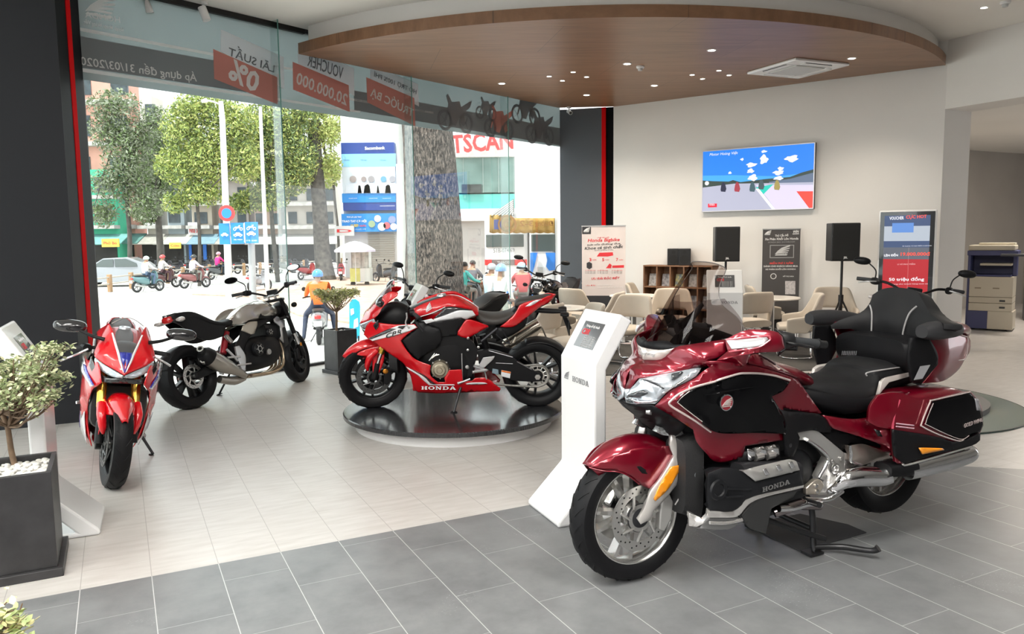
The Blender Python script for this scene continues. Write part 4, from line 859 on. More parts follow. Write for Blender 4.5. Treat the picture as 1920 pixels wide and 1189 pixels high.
# dark cabinet behind the copier
cd=at(1930,600,14.2);b_=MB();b_.box((0,0,0),(.9,.5,1.35));o=b_.build('storage_cabinet',M('cabinet_dark',(.03,.032,.04),.4),None,smooth=False,bevel=.01);o.location=(cd[0]-.1,cd[1],0);o.rotation_euler=(0,0,R(-30));tag(o,'dark storage cabinet at the right edge behind the photocopier','cabinet')
# ---- podium with black tread plate
pc=np.array([-.53,6.86]);pod=empty('display_podium',(*pc,0),0,'low round podium with a white side and glossy black chequer-plate top','podium')
MB().lathe([(.0001,0.0),(.875,0),(.875,.105),(.0001,.105)],ax=(0,0,1),n=96).build('white_base',GWHITE,pod,angle=30)
tm=bpy.data.materials.new('tread_plate');tm.use_nodes=True;nt=tm.node_tree;b=nt.nodes['Principled BSDF'];b.inputs['Base Color'].default_value=(.022,.023,.026,1);b.inputs['Roughness'].default_value=.20;b.inputs['Coat Weight'].default_value=.5;b.inputs['Coat Roughness'].default_value=.12
tcn=nt.nodes.new('ShaderNodeTexCoord');mp=nt.nodes.new('ShaderNodeMapping');mp.inputs['Rotation'].default_value=(0,0,.7);ck=nt.nodes.new('ShaderNodeTexBrick');ck.inputs['Scale'].default_value=12;ck.inputs['Brick Width'].default_value=.5;ck.inputs['Row Height'].default_value=.25;ck.inputs['Mortar Size'].default_value=.05;ck.inputs['Mortar Smooth'].default_value=.6
bn=nt.nodes.new('ShaderNodeBump');bn.inputs['Strength'].default_value=.5;bn.inputs['Distance'].default_value=.004;nt.links.new(tcn.outputs['Object'],mp.inputs[0]);nt.links.new(mp.outputs[0],ck.inputs[0]);nt.links.new(ck.outputs['Fac'],bn.inputs['Height']);nt.links.new(bn.outputs[0],b.inputs['Normal'])
MB().lathe([(.0001,.14),(.972,.14),(.98,.132),(.98,.104),(.97,.10),(.0001,.10)],ax=(0,0,1),n=96).build('tread_plate_top',tm,pod,angle=30)
# ---- glass disc with dark mat at right
gd_=empty('display_disc',(3.56,7.42,0),0,'large pale glass floor disc at right behind the maroon motorcycle','display base')
MB().lathe([(.0001,.012),(1.24,.012),(1.245,.008),(1.245,0.001),(.0001,.001)],ax=(0,0,1),n=96).build('glass_plate',M('disc_glass',(.50,.56,.50),.08,coat=.6),gd_,angle=30)
MB().lathe([(1.235,.0125),(1.25,.0125),(1.25,.0),(1.235,.0)],ax=(0,0,1),n=96,closed=True).build('rim',M('disc_rim',(.03,.05,.045),.2),gd_,angle=30)
dm=empty('turntable',(3.53,7.55,.0135),0,'dark grey round turntable on the pale glass disc','turntable')
MB().lathe([(.0001,.05),(1.0,.05),(1.02,.045),(1.02,.0),(.0001,.0)],ax=(0,0,1),n=96).build('deck',M('turntable_grey',(.07,.068,.066),.5),dm,angle=30)
# ---- planters and small trees
PLM=M('planter_stone',(.035,.034,.036),.45,var=.35,vscale=7,bump=.1,bscale=60)
def planter(x,y,rz,w,h,label):
    e=empty('planter',(x,y,0),rz,label,'planter');a=w/2
    b_=MB();t=.022
    for q in(((-a,-a),(a,-a+t)),((-a,a-t),(a,a)),((-a,-a+t),(-a+t,a-t)),((a-t,-a+t),(a,a-t))):b_.box((*q[0],.045),(*q[1],h))
    b_.box((-a+t,-a+t,.045),(a-t,a-t,h-.09));b_.build('pot',PLM,e,smooth=False,bevel=.003)
    MB().box((-a-.025,-a-.025,0),(a+.025,a+.025,.045)).build('base_tray',PLM,e,smooth=False,bevel=.004)
    random.seed(int(w*1000));ico=bmesh.new();bmesh.ops.create_icosphere(ico,subdivisions=2,radius=1);vs=[v.co.copy()for v in ico.verts];fs=[tuple(v.index for v in f.verts)for f in ico.faces];ico.free()
    b_=MB()
    for k in range(int(420*(w/.4)**2)):
        px_,py_=random.uniform(-a+.03,a-.03),random.uniform(-a+.03,a-.03);r=random.uniform(.009,.016);z_=h-.045+random.uniform(-.012,.016)
        T=Matrix.Translation((px_,py_,z_))@Matrix.Rotation(random.random()*6,4,'Z')@Matrix.Diagonal((r*1.4,r,r*.7,1));b_.add([T@v for v in vs],fs)
    b_.box((-a+t,-a+t,h-.095),(a-t,a-t,h-.055))
    o=b_.build('pebbles',M('white_pebbles',(.74,.72,.68),.5,var=.15,vscale=30),e);o['kind']='stuff'
    return e
def small_tree(name,loc,trunk,canopy,n,label,leaf_r,seed,cols=None,dense=1):
    """trunk: list of local points; canopy: list of (x, y, z, rx, ry, rz) leaf clouds"""
    e=empty(name,loc,0,label,'plant');random.seed(seed);BK=M('thin_bark',(.20,.13,.08),.8,var=.3,vscale=20)
    b_=MB();n_=len(trunk);b_.tube(trunk,[.016-.006*i/n_ for i in range(n_)],10)
    tips=[]
    for c in canopy:
        for k in range(7):
            t=random.random();p=[c[0]+c[3]*random.uniform(-.8,.8),c[1]+c[4]*random.uniform(-.8,.8),c[2]+c[5]*random.uniform(-.5,.8)]
            s0=trunk[-1 if k%2 else-2];m_=[(s0[i]+p[i])/2+random.uniform(-.03,.03)-(0.04 if i==2 else 0)for i in range(3)];b_.tube([s0,m_,p],[.006,.004,.002],6,step=4);tips.append((s0,m_,p))
    b_.build('branches',BK,e)
    def leaf(col_i,cnt):
        b2=MB()
        for k in range(cnt):
            if random.random()<.35:
                s0,m_,p=random.choice(tips);t=random.uniform(.45,1.05);q=Vector(m_).lerp(Vector(p),t)+Vector([random.gauss(0,.02)for _ in range(3)])
            else:
                c=random.choice(canopy);d=Vector([random.gauss(0,1)for _ in range(3)]).normalized()*random.random()**.4;q=Vector((c[0]+d.x*c[3],c[1]+d.y*c[4],c[2]+d.z*c[5]))
            L_=leaf_r*random.uniform(.7,1.3);T=Matrix.Translation(q)@Matrix.Rotation(random.random()*6.28,4,'Z')@Matrix.Rotation(random.uniform(-.9,.7),4,'Y')@Matrix.Rotation(random.uniform(-.6,.6),4,'X')
            v=[(0,0,0),(L_*.3,L_*.28,L_*.05),(L_*.7,L_*.26,L_*.04),(L_,0,0),(L_*.7,-L_*.26,L_*.04),(L_*.3,-L_*.28,L_*.05),(L_*.5,0,-.002)]
            b2.add([T@Vector(u)for u in v],[(0,6,1),(1,6,2),(2,6,3),(3,6,4),(4,6,5),(5,6,0)])
        o=b2.build('foliage',cols[col_i],e,angle=180);o['kind']='stuff'
    for i in range(len(cols)):leaf(i,n//len(cols))
    return e
LV=[M('leaf_cream',(.62,.62,.40),.5),M('leaf_green',(.33,.40,.20),.5)]
# big planter at the left edge
pA,pBd=dirv(YA),dirv(YB);cor=np.array([-2.24,3.70,0]);half=.235-.025
pcn=cor-pBd*.235+pA*.235
planter(pcn[0],pcn[1],R(26.92),.42,.53,'big square dark stone planter with white pebbles at the left edge')
lt=lambda px,py,Y:(at(px,py,Y)-np.array([pcn[0],pcn[1],0]))
trk=[tuple(lt(32,885,3.95)),tuple(lt(22,850,3.95)),tuple(lt(14,800,3.93)),tuple(lt(4,775,3.92))]
cano=[]
for px,py,rx,rz_ in((95,655,.09,.03),(60,680,.12,.05),(20,690,.13,.06),(40,730,.10,.06),(75,700,.09,.05),(5,740,.12,.08),(105,710,.05,.03),(-40,700,.16,.1),(85,745,.04,.02)):
    q=lt(px,py,3.85+random.uniform(-.1,.15));cano.append((q[0],q[1],q[2],rx,.12,rz_))
small_tree('potted_tree',(pcn[0],pcn[1],0),trk,cano,2600,'small tree with pale cream-green leaves in the big planter at the left edge',.026,3,LV)
# planter by the street window
q2_=gz(634,704);dA2=dirv(R(-47));dB2=dirv(R(43));p2=q2_+(dA2+dB2)*.16
planter(p2[0],p2[1],R(47),.29,.54,'smaller dark stone planter beside the street window')
lt=lambda px,py,Y:(at(px,py,Y)-np.array([p2[0],p2[1],0]))
trk=[tuple(lt(631,622,9.5)),tuple(lt(631,600,9.5)),tuple(lt(631,585,9.5)),tuple(lt(633,572,9.5))]
cano=[(*lt(px,py,9.5),rx,.12,rz_)for px,py,rx,rz_ in((610,552,.15,.06),(640,549,.16,.06),(662,548,.08,.04),(625,561,.13,.05),(598,548,.08,.04))]
small_tree('potted_tree',(p2[0],p2[1],0),trk,cano,2400,'small tree with pale leaves in the planter beside the street window',.032,8,[M('leaf_lime',(.60,.62,.26),.5),LV[0]])
# plant whose leaves reach into the lower left corner
p3=at(-70,1189,2.25);planter(p3[0]-.1,p3[1],R(27),.30,.42,'dark planter beyond the lower left corner of the photo')
lt=lambda px,py,Y:(at(px,py,Y)-np.array([p3[0]-.1,p3[1],0]))
cano=[(*lt(px,py,2.2),rx,.04,rz_)for px,py,rx,rz_ in((15,1150,.03,.025),(35,1178,.03,.012),(5,1175,.04,.02),(-30,1170,.06,.05))]
trk=[(0,0,.42),(.0,0,.5),(.03,0,.56),tuple(lt(-20,1185,2.2))]
small_tree('leafy_plant',(p3[0]-.1,p3[1],0),trk,cano,160,'yellow-green leaves poking into the lower left corner',.03,11,[M('leaf_yellow',(.66,.62,.32),.5),M('leaf_bright',(.42,.50,.22),.5)])

# ================================================================ the street outside
GZ=-.70
def gnd(px,py):return gz(px,py,GZ)
CONC=M('street_concrete',(.60,.57,.53),.85,var=.12,vscale=.5);ASPH=M('road_surface',(.56,.54,.51),.9,var=.10,vscale=.25)
b_=MB();b_.box((-80,4.5,GZ-.2),(60,140,GZ));
gob=MB();Tn=Matrix.Identity(4);fo=np.array([gnv[0],gnv[1]])
pp_=[tuple(gp(-14,-.15)[:2]),tuple(gp(14,-.15)[:2]),(60,140),(-110,140),(-110,-6)]
gob.prism([*pp_],Matrix.Identity(4),GZ-.2,GZ);o=gob.build('street_ground',ASPH,None,smooth=False);o['kind']='structure'
bm=bmesh.new();bm.from_mesh(o.data);bmesh.ops.recalc_face_normals(bm,faces=bm.faces);bm.to_mesh(o.data);bm.free()
def slab_g(name,pts,h0,mat,label,cat):
    b_=MB();b_.prism([tuple(gz(*q,GZ+h0)[:2])for q in pts],Matrix.Identity(4),GZ,GZ+h0);o=b_.build(name,mat,None,smooth=False);bm=bmesh.new();bm.from_mesh(o.data);bmesh.ops.recalc_face_normals(bm,faces=bm.faces);bm.to_mesh(o.data);bm.free();return tag(o,label,cat)
BRK=M('paving_brick',(.52,.36,.28),.8,var=.3,vscale=3)
o=slab_g('sidewalk',[(360,551),(480,556),(560,590),(700,610),(900,640),(1040,640),(1040,520),(770,515),(640,517),(560,530),(470,545)],.06,BRK,None,None);o['kind']='structure'
def bx(name,x0,y0,x1,y1,Y,dep,mat,par=None,off=0,bevel=0):
    """upright box whose front face spans two photo points at distance Y"""
    a,b=at(x0,y0,Y),at(x1,y1,Y);o_=np.array(par.location)if par is not None else np.zeros(3)
    b_=MB();b_.box((a[0]-o_[0],Y-off-o_[1],min(a[2],b[2])-o_[2]),(b[0]-o_[0],Y+dep-o_[1],max(a[2],b[2])-o_[2]))
    return b_.build(name,mat,par,smooth=False,bevel=bevel)
def root_at(name,px,Y,label,cat,group=None,z=GZ):q=at(px,500,Y);return empty(name,(q[0],Y,z),0,label,cat,group)
def tx(body,x0,y0,x1,y1,hpx,Y,mat,par,bold=0,mirror=False,serif=False):
    a,b=at(x0,y0,Y),at(x1,y1,Y);o=text('lettering',body,1,mat,par,Matrix.Identity(4),.002,bold);me=o.data
    xs=[v.co.x for v in me.vertices];ys=[v.co.y for v in me.vertices];w_=math.hypot(b[0]-a[0],b[2]-a[2]);hh=hpx*Y/F_PX
    T=Matrix.Translation(Vector(((a+b)/2-np.array(par.location)).tolist()))@Matrix.Rotation(-math.atan2(0,1),4,'Y')@Matrix.Rotation(R(90),4,'X')@Matrix.Rotation(math.atan2(b[2]-a[2],b[0]-a[0]),4,'Z')@Matrix.Diagonal(((-1 if mirror else 1)*w_/(max(xs)-min(xs)),hh/(max(ys)-min(ys)),1,1))@Matrix.Translation((-(max(xs)+min(xs))/2,-(max(ys)+min(ys))/2,0))
    me.transform(T);return o
DARKW=M('far_window',(.05,.07,.08),.25,var=.6,vscale=2);SHADE=M('shop_interior',(.035,.032,.03),.8,var=.5,vscale=1.5)
def far_house(x0,x1,yt,yb,Y,col,label,floors=3,cols=2,awn=None,wall2=None):
    e=root_at('building',(x0+x1)/2,Y,label,'building');m=M('wall_%d'%int(x0),col,.8,var=.2,vscale=.6)
    bx('wall',x0,yt,x1,yb,Y,2,m,e);h_=(430-yt)/floors
    for f in range(floors):
        for c in range(cols):
            w_=(x1-x0)/cols;xa=x0+c*w_+w_*.25;ya=yt+f*h_+h_*.25;fr=bx('window',xa,ya,xa+w_*.5,ya+h_*.5,Y,.1,DARKW,e,.06)
        bx('balcony',x0+3,yt+(f+1)*h_-7,x1-3,yt+(f+1)*h_-1,Y,.2,M('balcony_pale',(.46,.44,.42),.7,var=.3,vscale=3),e,.7)
    bx('shop_front',x0+4,450,x1-4,yb,Y,.2,SHADE,e,.05)
    if awn:
        a,b=at(x0,440,Y),at(x1,455,Y-1.6);ex=np.array(e.location);b_=MB()
        v=[(a[0],Y,a[2]),(b[0],Y,a[2]),(b[0],Y-1.7,a[2]-.75),(a[0],Y-1.7,a[2]-.75)];v=[tuple(np.array(q)-ex)for q in v];b_.add(v,[(0,1,2,3)]);b_.build('awning',M('awning_%d'%int(x0),awn,.7,var=.2,vscale=3),e,smooth=False,solid=.06)
    return e
far_house(120,258,120,500,61,(.62,.33,.26),'salmon pink house front behind the grey-green tree at left',4,2,(.10,.22,.20))
far_house(160,226,318,500,58.9,(.06,.42,.26),'bright green shop front at far left beyond the parked car',2,1,(.12,.30,.28))
far_house(262,302,180,495,61,(.55,.50,.44),'narrow cream house behind the dark slim trunk',4,1,(.32,.30,.27))
far_house(304,350,230,495,61,(.36,.42,.46),'narrow blue-grey house left of the small white sign',4,1,(.40,.40,.36))
far_house(352,402,260,495,61,(.48,.42,.35),'narrow tan house behind the white shop sign',4,1,(.16,.26,.32))
far_house(404,470,250,495,61,(.40,.36,.34),'brown-grey house behind the blue road signs',4,2,(.30,.28,.26))
far_house(472,530,270,492,61,(.46,.33,.27),'terracotta house right of the blue road signs',4,2,(.42,.40,.38))
far_house(532,634,300,492,61,(.50,.46,.42),'pale house row behind the brown tree trunk',3,3,(.45,.44,.42))
YS=M('sign_yellow',(.75,.55,.08),.6);WS=M('sign_white',(.72,.72,.72),.6);BS=M('sign_blue',(.02,.16,.62),.5);RS=M('sign_red',(.75,.05,.05),.5)
def shop_sign(x0,y0,x1,y1,Y,mat,body,tm_,label,hp=None):
    e=root_at('shop_sign',(x0+x1)/2,Y,label,'sign',z=at(x0,y1,Y)[2]);bx('board',x0,y0,x1,y1,Y,.12,mat,e)
    if body:tx(body,x0+(x1-x0)*.12,(y0+y1)/2,x1-(x1-x0)*.12,(y0+y1)/2,hp or(y1-y0)*.4,Y-.03,tm_,e,.01)
    return e
shop_sign(190,448,223,463,57,YS,'Phở Bò',RS,'yellow sign with red writing above the parked silver car');shop_sign(317,455,339,466,59.2,YS,'Cơm',RS,'small yellow sign below the awnings behind the riders')
shop_sign(268,404,296,422,60.8,WS,'Hiển Vinh',RS,'white sign with red writing on the narrow cream house');shop_sign(352,417,375,445,60.8,WS,'Nha Sĩ',RS,'white square sign with red writing on the tan house')
shop_sign(353,450,360,488,60.85,BS,'',WS,'left of two upright blue shop signs behind the riders');shop_sign(380,455,388,488,60.85,BS,'',WS,'right of two upright blue shop signs behind the riders')
# ---- trees
BARK=M('tree_bark',(.13,.115,.10),.95,bump=1,bscale=7,var=.6,vscale=5);BARKD=M('slim_bark',(.10,.09,.08),.9,bump=.5,bscale=8,var=.4,vscale=4)
LF=[M('crown_bright',(.30,.37,.09),.6),M('crown_mid',(.12,.18,.06),.6),M('crown_grey',(.22,.25,.17),.6),M('crown_yellow',(.46,.48,.16),.6)]
def tree(px,Y,tr,clouds,n,mats,label,w,seed,size=.2,bark=None):
    """tr: photo points of the trunk with width in px; clouds: photo ellipses (x, y, rx, ry)"""
    random.seed(seed);q=at(px,500,Y);e=empty('tree',(q[0],Y,GZ),0,label,'tree');o3=np.array([q[0],Y,GZ]);k=Y/F_PX
    P=[at(x,y,Y)-o3 for x,y in tr];P[0][2]=0
    b_=MB();b_.tube(P,[w_*k/2 for w_ in w],14,step=6)
    for c in clouds:
        s0=P[-1]if random.random()<.5 else P[-2];g=at(c[0]+random.uniform(-.5,.5)*c[2],c[1],Y)-o3;g[1]+=random.uniform(-1,1);m_=(s0+g)/2+np.array([0,random.uniform(-.4,.4),random.uniform(-.1,.4)]);b_.tube([s0,m_,g],[w[-1]*k*.3,w[-1]*k*.2,.02],6,step=4)
    b_.build('trunk',bark or BARKD,e)
    tot=sum(c[2]*c[3]for c in clouds)
    for mi,m in enumerate(mats):
        b_=MB();V=[];Fc=[]
        for c in clouds:
            g=at(c[0],c[1],Y)-o3;R1,R2=c[2]*k,c[3]*k
            for _ in range(int(2.6*n*c[2]*c[3]/tot/len(mats))):
                d=Vector([random.gauss(0,1)for _ in range(3)]).normalized()*(random.random()**.5)*1.12;p=Vector((g[0]+d.x*R1,g[1]+d.y*max(R1,R2)*.8,g[2]+d.z*R2));s_=size*.56*random.uniform(.5,1.6)
                a=Vector([random.gauss(0,1)for _ in range(3)]).normalized()*s_;b3=Vector([random.gauss(0,1)for _ in range(3)]).normalized()*s_*.45;i0=len(V);V+=[p-a,p+b3,p+a,p-b3];Fc.append((i0,i0+1,i0+2,i0+3))
        b_.add(V,Fc);o=b_.build('foliage',m,e,smooth=False);o['kind']='stuff'
    return e
tree(240,46,[(243,520),(243,440),(238,380),(236,300),(225,240)],[(215,200,45,30),(200,245,30,35),(245,300,45,55),(215,345,40,30),(270,380,40,30),(195,400,25,25),(290,230,30,30),(250,255,35,30)],6000,[LF[2],LF[2],LF[1]],'grey-green tree in front of the salmon pink house',[9,8,7,6,5],1,.17)
tree(300,50,[(302,510),(300,460),(297,400),(300,340)],[(290,330,40,40),(300,280,30,35),(275,400,25,20)],3000,[LF[2],LF[1]],'dark-trunked tree left of the white lamp post',[14,12,11,9],2,.2)
tree(375,40,[(372,500),(374,440),(370,380),(372,320)],[(350,240,45,45),(385,200,55,30),(345,310,50,40),(400,290,45,50),(440,235,45,40),(380,360,40,25),(330,380,25,20),(455,300,35,40)],9000,[LF[0],LF[3],LF[1],LF[0]],'broad bright yellow-green tree in the middle of the street',[7,6,6,5],3,.16)
tree(500,43,[(520,500),(512,440),(508,380),(505,320)],[(500,230,40,40),(480,300,35,45),(530,260,40,50),(560,220,35,35),(540,330,40,35),(500,370,40,25),(570,300,25,40),(455,380,30,20)],9000,[LF[0],LF[1],LF[1],LF[3]],'full green tree left of the tall brown trunk',[9,8,7,6],4,.17)
tree(600,44,[(612,517),(604,470),(600,400),(592,300),(586,200),(582,120)],[(610,250,25,30),(622,310,18,30),(595,200,25,20)],1200,[LF[0],LF[3]],'tall brown tree trunk left of the bank billboard',[38,30,28,25,22,20],5,.15,BARK)
tree(632,52,[(634,500),(634,440),(628,380),(622,300),(616,230)],[(625,240,25,30),(620,320,22,30)],1200,[LF[0],LF[3]],'slim tree just left of the bank billboard',[6,5,5,4,3],6,.18)
# the big near trunk
e=empty('tree',(*at(815,500,21)[:2],GZ),0,'very thick rough grey-brown tree trunk in the middle of the street window','tree');o3=np.array([*at(815,500,21)[:2],GZ]);rows=[];random.seed(4)
prof=[(590,814,60),(560,813,55),(520,812,53),(440,812,51),(360,807,49),(280,803,46),(220,798,44),(140,792,42),(40,788,40)]
for i,(py,px,hw)in enumerate(prof):
    c=at(px,py,21)-o3;c[2]=max(c[2],0)if i else 0;k=21/F_PX;rows.append([Vector((c[0]+hw*k*math.cos(t)*(1+.05*math.sin(5*t+i*.3)+.03*math.sin(9*t)),c[1]+hw*k*math.sin(t),c[2]))for t in[2*math.pi*j/48 for j in range(48)]])
bm_=bpy.data.materials.new('big_bark');bm_.use_nodes=True;nt=bm_.node_tree;b=nt.nodes['Principled BSDF'];b.inputs['Roughness'].default_value=.95
tcn=nt.nodes.new('ShaderNodeTexCoord');mp=nt.nodes.new('ShaderNodeMapping');mp.inputs['Scale'].default_value=(14,14,4.5);vo=nt.nodes.new('ShaderNodeTexVoronoi');vo.inputs['Scale'].default_value=1.3;ns=nt.nodes.new('ShaderNodeTexNoise');ns.inputs['Scale'].default_value=1.6;ns.inputs['Detail'].default_value=10;ns.inputs['Roughness'].default_value=.8
cr=nt.nodes.new('ShaderNodeValToRGB');cr.color_ramp.elements[0].color=(.028,.025,.024,1);cr.color_ramp.elements[1].color=(.34,.28,.24,1);cr.color_ramp.elements[0].position=.46;cr.color_ramp.elements[1].position=.62
nt.links.new(tcn.outputs['Object'],mp.inputs[0]);nt.links.new(mp.outputs[0],vo.inputs[0]);nt.links.new(mp.outputs[0],ns.inputs[0]);nt.links.new(ns.outputs[0],cr.inputs[0]);nt.links.new(cr.outputs[0],b.inputs['Base Color'])
bn=nt.nodes.new('ShaderNodeBump');bn.inputs['Distance'].default_value=.05;nt.links.new(ns.outputs[0],bn.inputs['Height']);nt.links.new(bn.outputs[0],b.inputs['Normal'])
b_=MB();b_.grid(smooth_rows(rows,5,1,cv=True)if False else rows,cv=True);b_.build('trunk',bm_,e)
# ---- lamp posts and road signs
POST=M('post_pale',(.62,.63,.62),.45,metal=.3)
e=root_at('lamp_post',424,31.5,'tall pale lamp post in front of the bright green tree','lamp post');o3=np.array(e.location)
L3=lambda px,py,Y:at(px,py,Y)-o3
p0_=L3(430,555,31.5);p0_[2]=0
b_=MB();b_.tube([p0_,L3(424,400,31.5),L3(417,225,31.5),L3(414,190,31.5)],[.15,.13,.11,.09],14,smooth=False);b_.build('pole',POST,e);b_=MB();b_.tube([L3(414,196,31.5),L3(398,190,31.4),L3(385,188,31.3)],.035,smooth=False);b_.build('arm',POST,e);b_=MB();b_.tube([L3(388,188,31.3),L3(378,190,31.2)],[.09,.06],smooth=False);b_.build('lamp_head',WS,e)
e=root_at('utility_pole',495,34,'thin pale pole right of the blue road signs','pole');o3=np.array(e.location);p0_=L3(502,548,34);p0_[2]=0;b_=MB();b_.tube([p0_,L3(495,380,34),L3(488,200,34)],[.10,.085,.07],12,smooth=False);b_.build('pole',POST,e)
e=root_at('road_sign',470,30,'blue lane direction signs with a round no-parking sign, on the lamp post','road sign');o3=np.array(e.location)
p0_=L3(474,545,30.4);p0_[2]=0;b_=MB();b_.tube([p0_,L3(470,420,30.4)],[.14,.13],12,smooth=False);b_.build('grey_post',M('post_grey',(.36,.37,.38),.6),e)
RB_=M('road_blue',(.02,.22,.78),.45)
for i,(a,b,c_,d)in enumerate(((410,419,431,458),(432,418,458,457),(459,416.5,484.5,456))):
    p=bx('panel',a,b,c_,d,30,.06,RB_,e)
    if i:bx('lane_marks',c_-.9 if i==1 else a,b+1,c_+.4 if i==1 else a+.6,d-2,30,.01,WTXT,e,.03)
def picto_moto(cx,cy,s_):
    b_=MB();c=L3(cx,cy,29.95)
    for dx in(-.34,.34):b_.lathe([(.10*s_,0),(.17*s_,0),(.17*s_,.01),(.10*s_,.01)],(c[0]+dx*s_,c[1],c[2]-.14*s_),(0,1,0),14,closed=True)
    T=Matrix(((1,0,0,c[0]),(0,0,1,c[1]),(0,1,0,c[2]),(0,0,0,1)));b_.prism([(-.34*s_,-.1*s_),(-.3*s_,.12*s_),(0,.1*s_),(.12*s_,.25*s_),(.28*s_,.24*s_),(.2*s_,.1*s_),(.34*s_,-.12*s_),(.1*s_,-.05*s_)],T,0,.01);return b_.build('motorcycle_symbol',WTXT,e,smooth=False)
def picto_car(cx,cy,s_):
    b_=MB();c=L3(cx,cy,29.95);T=Matrix(((1,0,0,c[0]),(0,0,1,c[1]),(0,1,0,c[2]),(0,0,0,1)));b_.prism([(-.5*s_,-.14*s_),(-.5*s_,.04*s_),(-.3*s_,.08*s_),(-.18*s_,.24*s_),(.18*s_,.24*s_),(.32*s_,.08*s_),(.5*s_,.03*s_),(.5*s_,-.14*s_)],T,0,.01)
    for dx in(-.28,.28):b_.disc((c[0]+dx*s_,c[1],c[2]-.15*s_),.1*s_,(0,1,0),.01,12)
    return b_.build('car_symbol',WTXT,e,smooth=False)
picto_moto(446,427,.36);picto_car(446,440,.34);picto_moto(471,426,.36);picto_car(471,438,.34);picto_car(421,440,.28)
tx('XE MÁY',438,449,455,449,3,29.95,WTXT,e);tx('Ô TÔ - XE MÁY',462,451,482,451,3,29.95,WTXT,e)
c=L3(426,400,30);b_=MB();b_.disc((c[0],c[1]-.06,c[2]),.31,(0,1,0),.03,32);rs_=b_.build('round_sign',RS,e,angle=30);b_=MB();b_.disc((c[0],c[1]-.075,c[2]),.19,(0,1,0),.02,32);b_.build('blue_centre',RB_,rs_,angle=30)
# ---- railing between the road and the far lane
RLW=M('rail_brown',(.36,.22,.12),.7);RLG=M('rail_grey',(.42,.38,.33),.6)
def railing(pts,Y0,Y1,label,n):
    (x0,y0),(x1,y1)=pts;e=root_at('railing',x0,Y0,label,'railing');o3=np.array(e.location);a=at(x0,y0,Y0)-o3;b=at(x1,y1,Y1)-o3;a[2]=b[2]=0
    for k in range(n):
        p=a+(b-a)*k/(n-1);b_=MB();b_.box((p[0]-.09,p[1]-.09,0),(p[0]+.09,p[1]+.09,.82));b_.build('post',RLW,e,smooth=False,bevel=.02)
    for z_ in(.68,.38):b_=MB();b_.tube([a+[0,0,z_],b+[0,0,z_]],.035,8,smooth=False);b_.build('rail',RLG,e)
railing([(160,535),(415,505)],34,52,'low railing with brown posts behind the scooter riders, left stretch',9);railing([(425,503),(640,495)],50,62,'low railing with brown posts right of the lamp post',9)
# ---- bank front with two adverts
e=root_at('building',700,46,'white bank building front with blue adverts and a roller shutter','building')
WB=M('bank_wall',(.68,.68,.68),.7,var=.06,vscale=.5);bx('wall',634,100,762,545,46,8,WB,e)
sh_=bx('roller_shutter',690,438,741,530,45.95,.1,M('shutter_beige',(.55,.52,.47),.6),e,.05);
b_=MB();o3=np.array(e.location)
for k in range(22):q=at(690,440+k*4.1,45.8)-o3;r_=at(741,440+k*4.1,45.8)-o3;b_.box((q[0],q[1],q[2]-.012),(r_[0],q[1]+.05,q[2]+.012))
b_.build('slats',M('shutter_line',(.38,.36,.33),.6),sh_,smooth=False)
NV=M('advert_navy',(.02,.055,.28),.45);SKB=M('advert_sky',(.26,.58,.82),.5);MB_=M('advert_mid_blue',(.02,.24,.66),.45);PALE=M('advert_pale',(.62,.68,.76),.5)
ad=root_at('advert_board',690,45.4,'large blue bank advert with a family photograph, above the smaller blue advert','advert',z=at(640,395,45.4)[2])
bx('backing',639,268,742,394,45.4,.65,NV,ad);bx('pale_panel',640,292,742,362,45.4,.1,PALE,ad,.02);bx('sky_panel',640,289,742,312,45.4,.1,SKB,ad,.03);bx('blue_panel',641,363,742,379,45.4,.1,MB_,ad,.03)
tx('Sacombank',684,278,722,277,6,45.36,WTXT,ad,.03)
for x in(650,682,718):tx('Tiết kiệm',x-6,300,x+6,300,2.5,45.35,NV,ad)
for x,s_,cc in((662,1.15,(.35,.30,.30)),(682,.9,(.30,.25,.25)),(696,1.1,(.32,.30,.32)),(719,1.0,(.15,.35,.55)),(736,1.1,(.35,.35,.40))):
    o3=np.array(ad.location);h_=at(x,336,45.33)-o3;b_=MB();b_.disc((h_[0],h_[1],h_[2]),.17*s_,(0,1,0),.01,20);b_.build('pictured_head',M('adv_%d'%x,cc,.6),ad,smooth=False);b_=MB();T=Matrix(((1,0,0,h_[0]),(0,0,1,h_[1]),(0,1,0,h_[2]),(0,0,0,1)));b_.prism([(-.42*s_,-.80),(-.36*s_,-.38),(-.12,-.2*s_),(.12,-.2*s_),(.36*s_,-.38),(.42*s_,-.80)],T,-.012,-.004);b_.build('pictured_shirt',M('adv_shirt',(.62,.66,.74),.6),ad,smooth=False)
for x in(662,700,725):tx('Chuyển khoản',x-8,372,x+8,371.5,2.5,45.35,WTXT,ad)
tx('www.sacombank.com.vn',712,386,740,385.5,2.5,45.35,WTXT,ad)
ad=root_at('advert_board',690,45.3,'smaller blue bank advert with a gift picture, below the large advert','advert',z=at(640,434,45.3)[2])
bx('backing',640,401,742,434,45.3,.75,MB_,ad);tx('VUI LÀ LẠI TAY',650,407,678,407,4,45.26,WTXT,ad,.02);tx('TRAO TAY CƠ HỘI',641,415,687,414.5,6.5,45.26,WTXT,ad,.03);tx('NHẬN ĐẾN',641,424,655,424,3,45.26,WTXT,ad,.02);tx('19.889',657,423.5,672,423,6,45.26,YS,ad,.02);tx('GIẢI',674,423,686,423,4,45.26,RS,ad,.02);tx('Chương trình khuyến mãi',641,430,686,429.5,2.6,45.26,WTXT,ad)
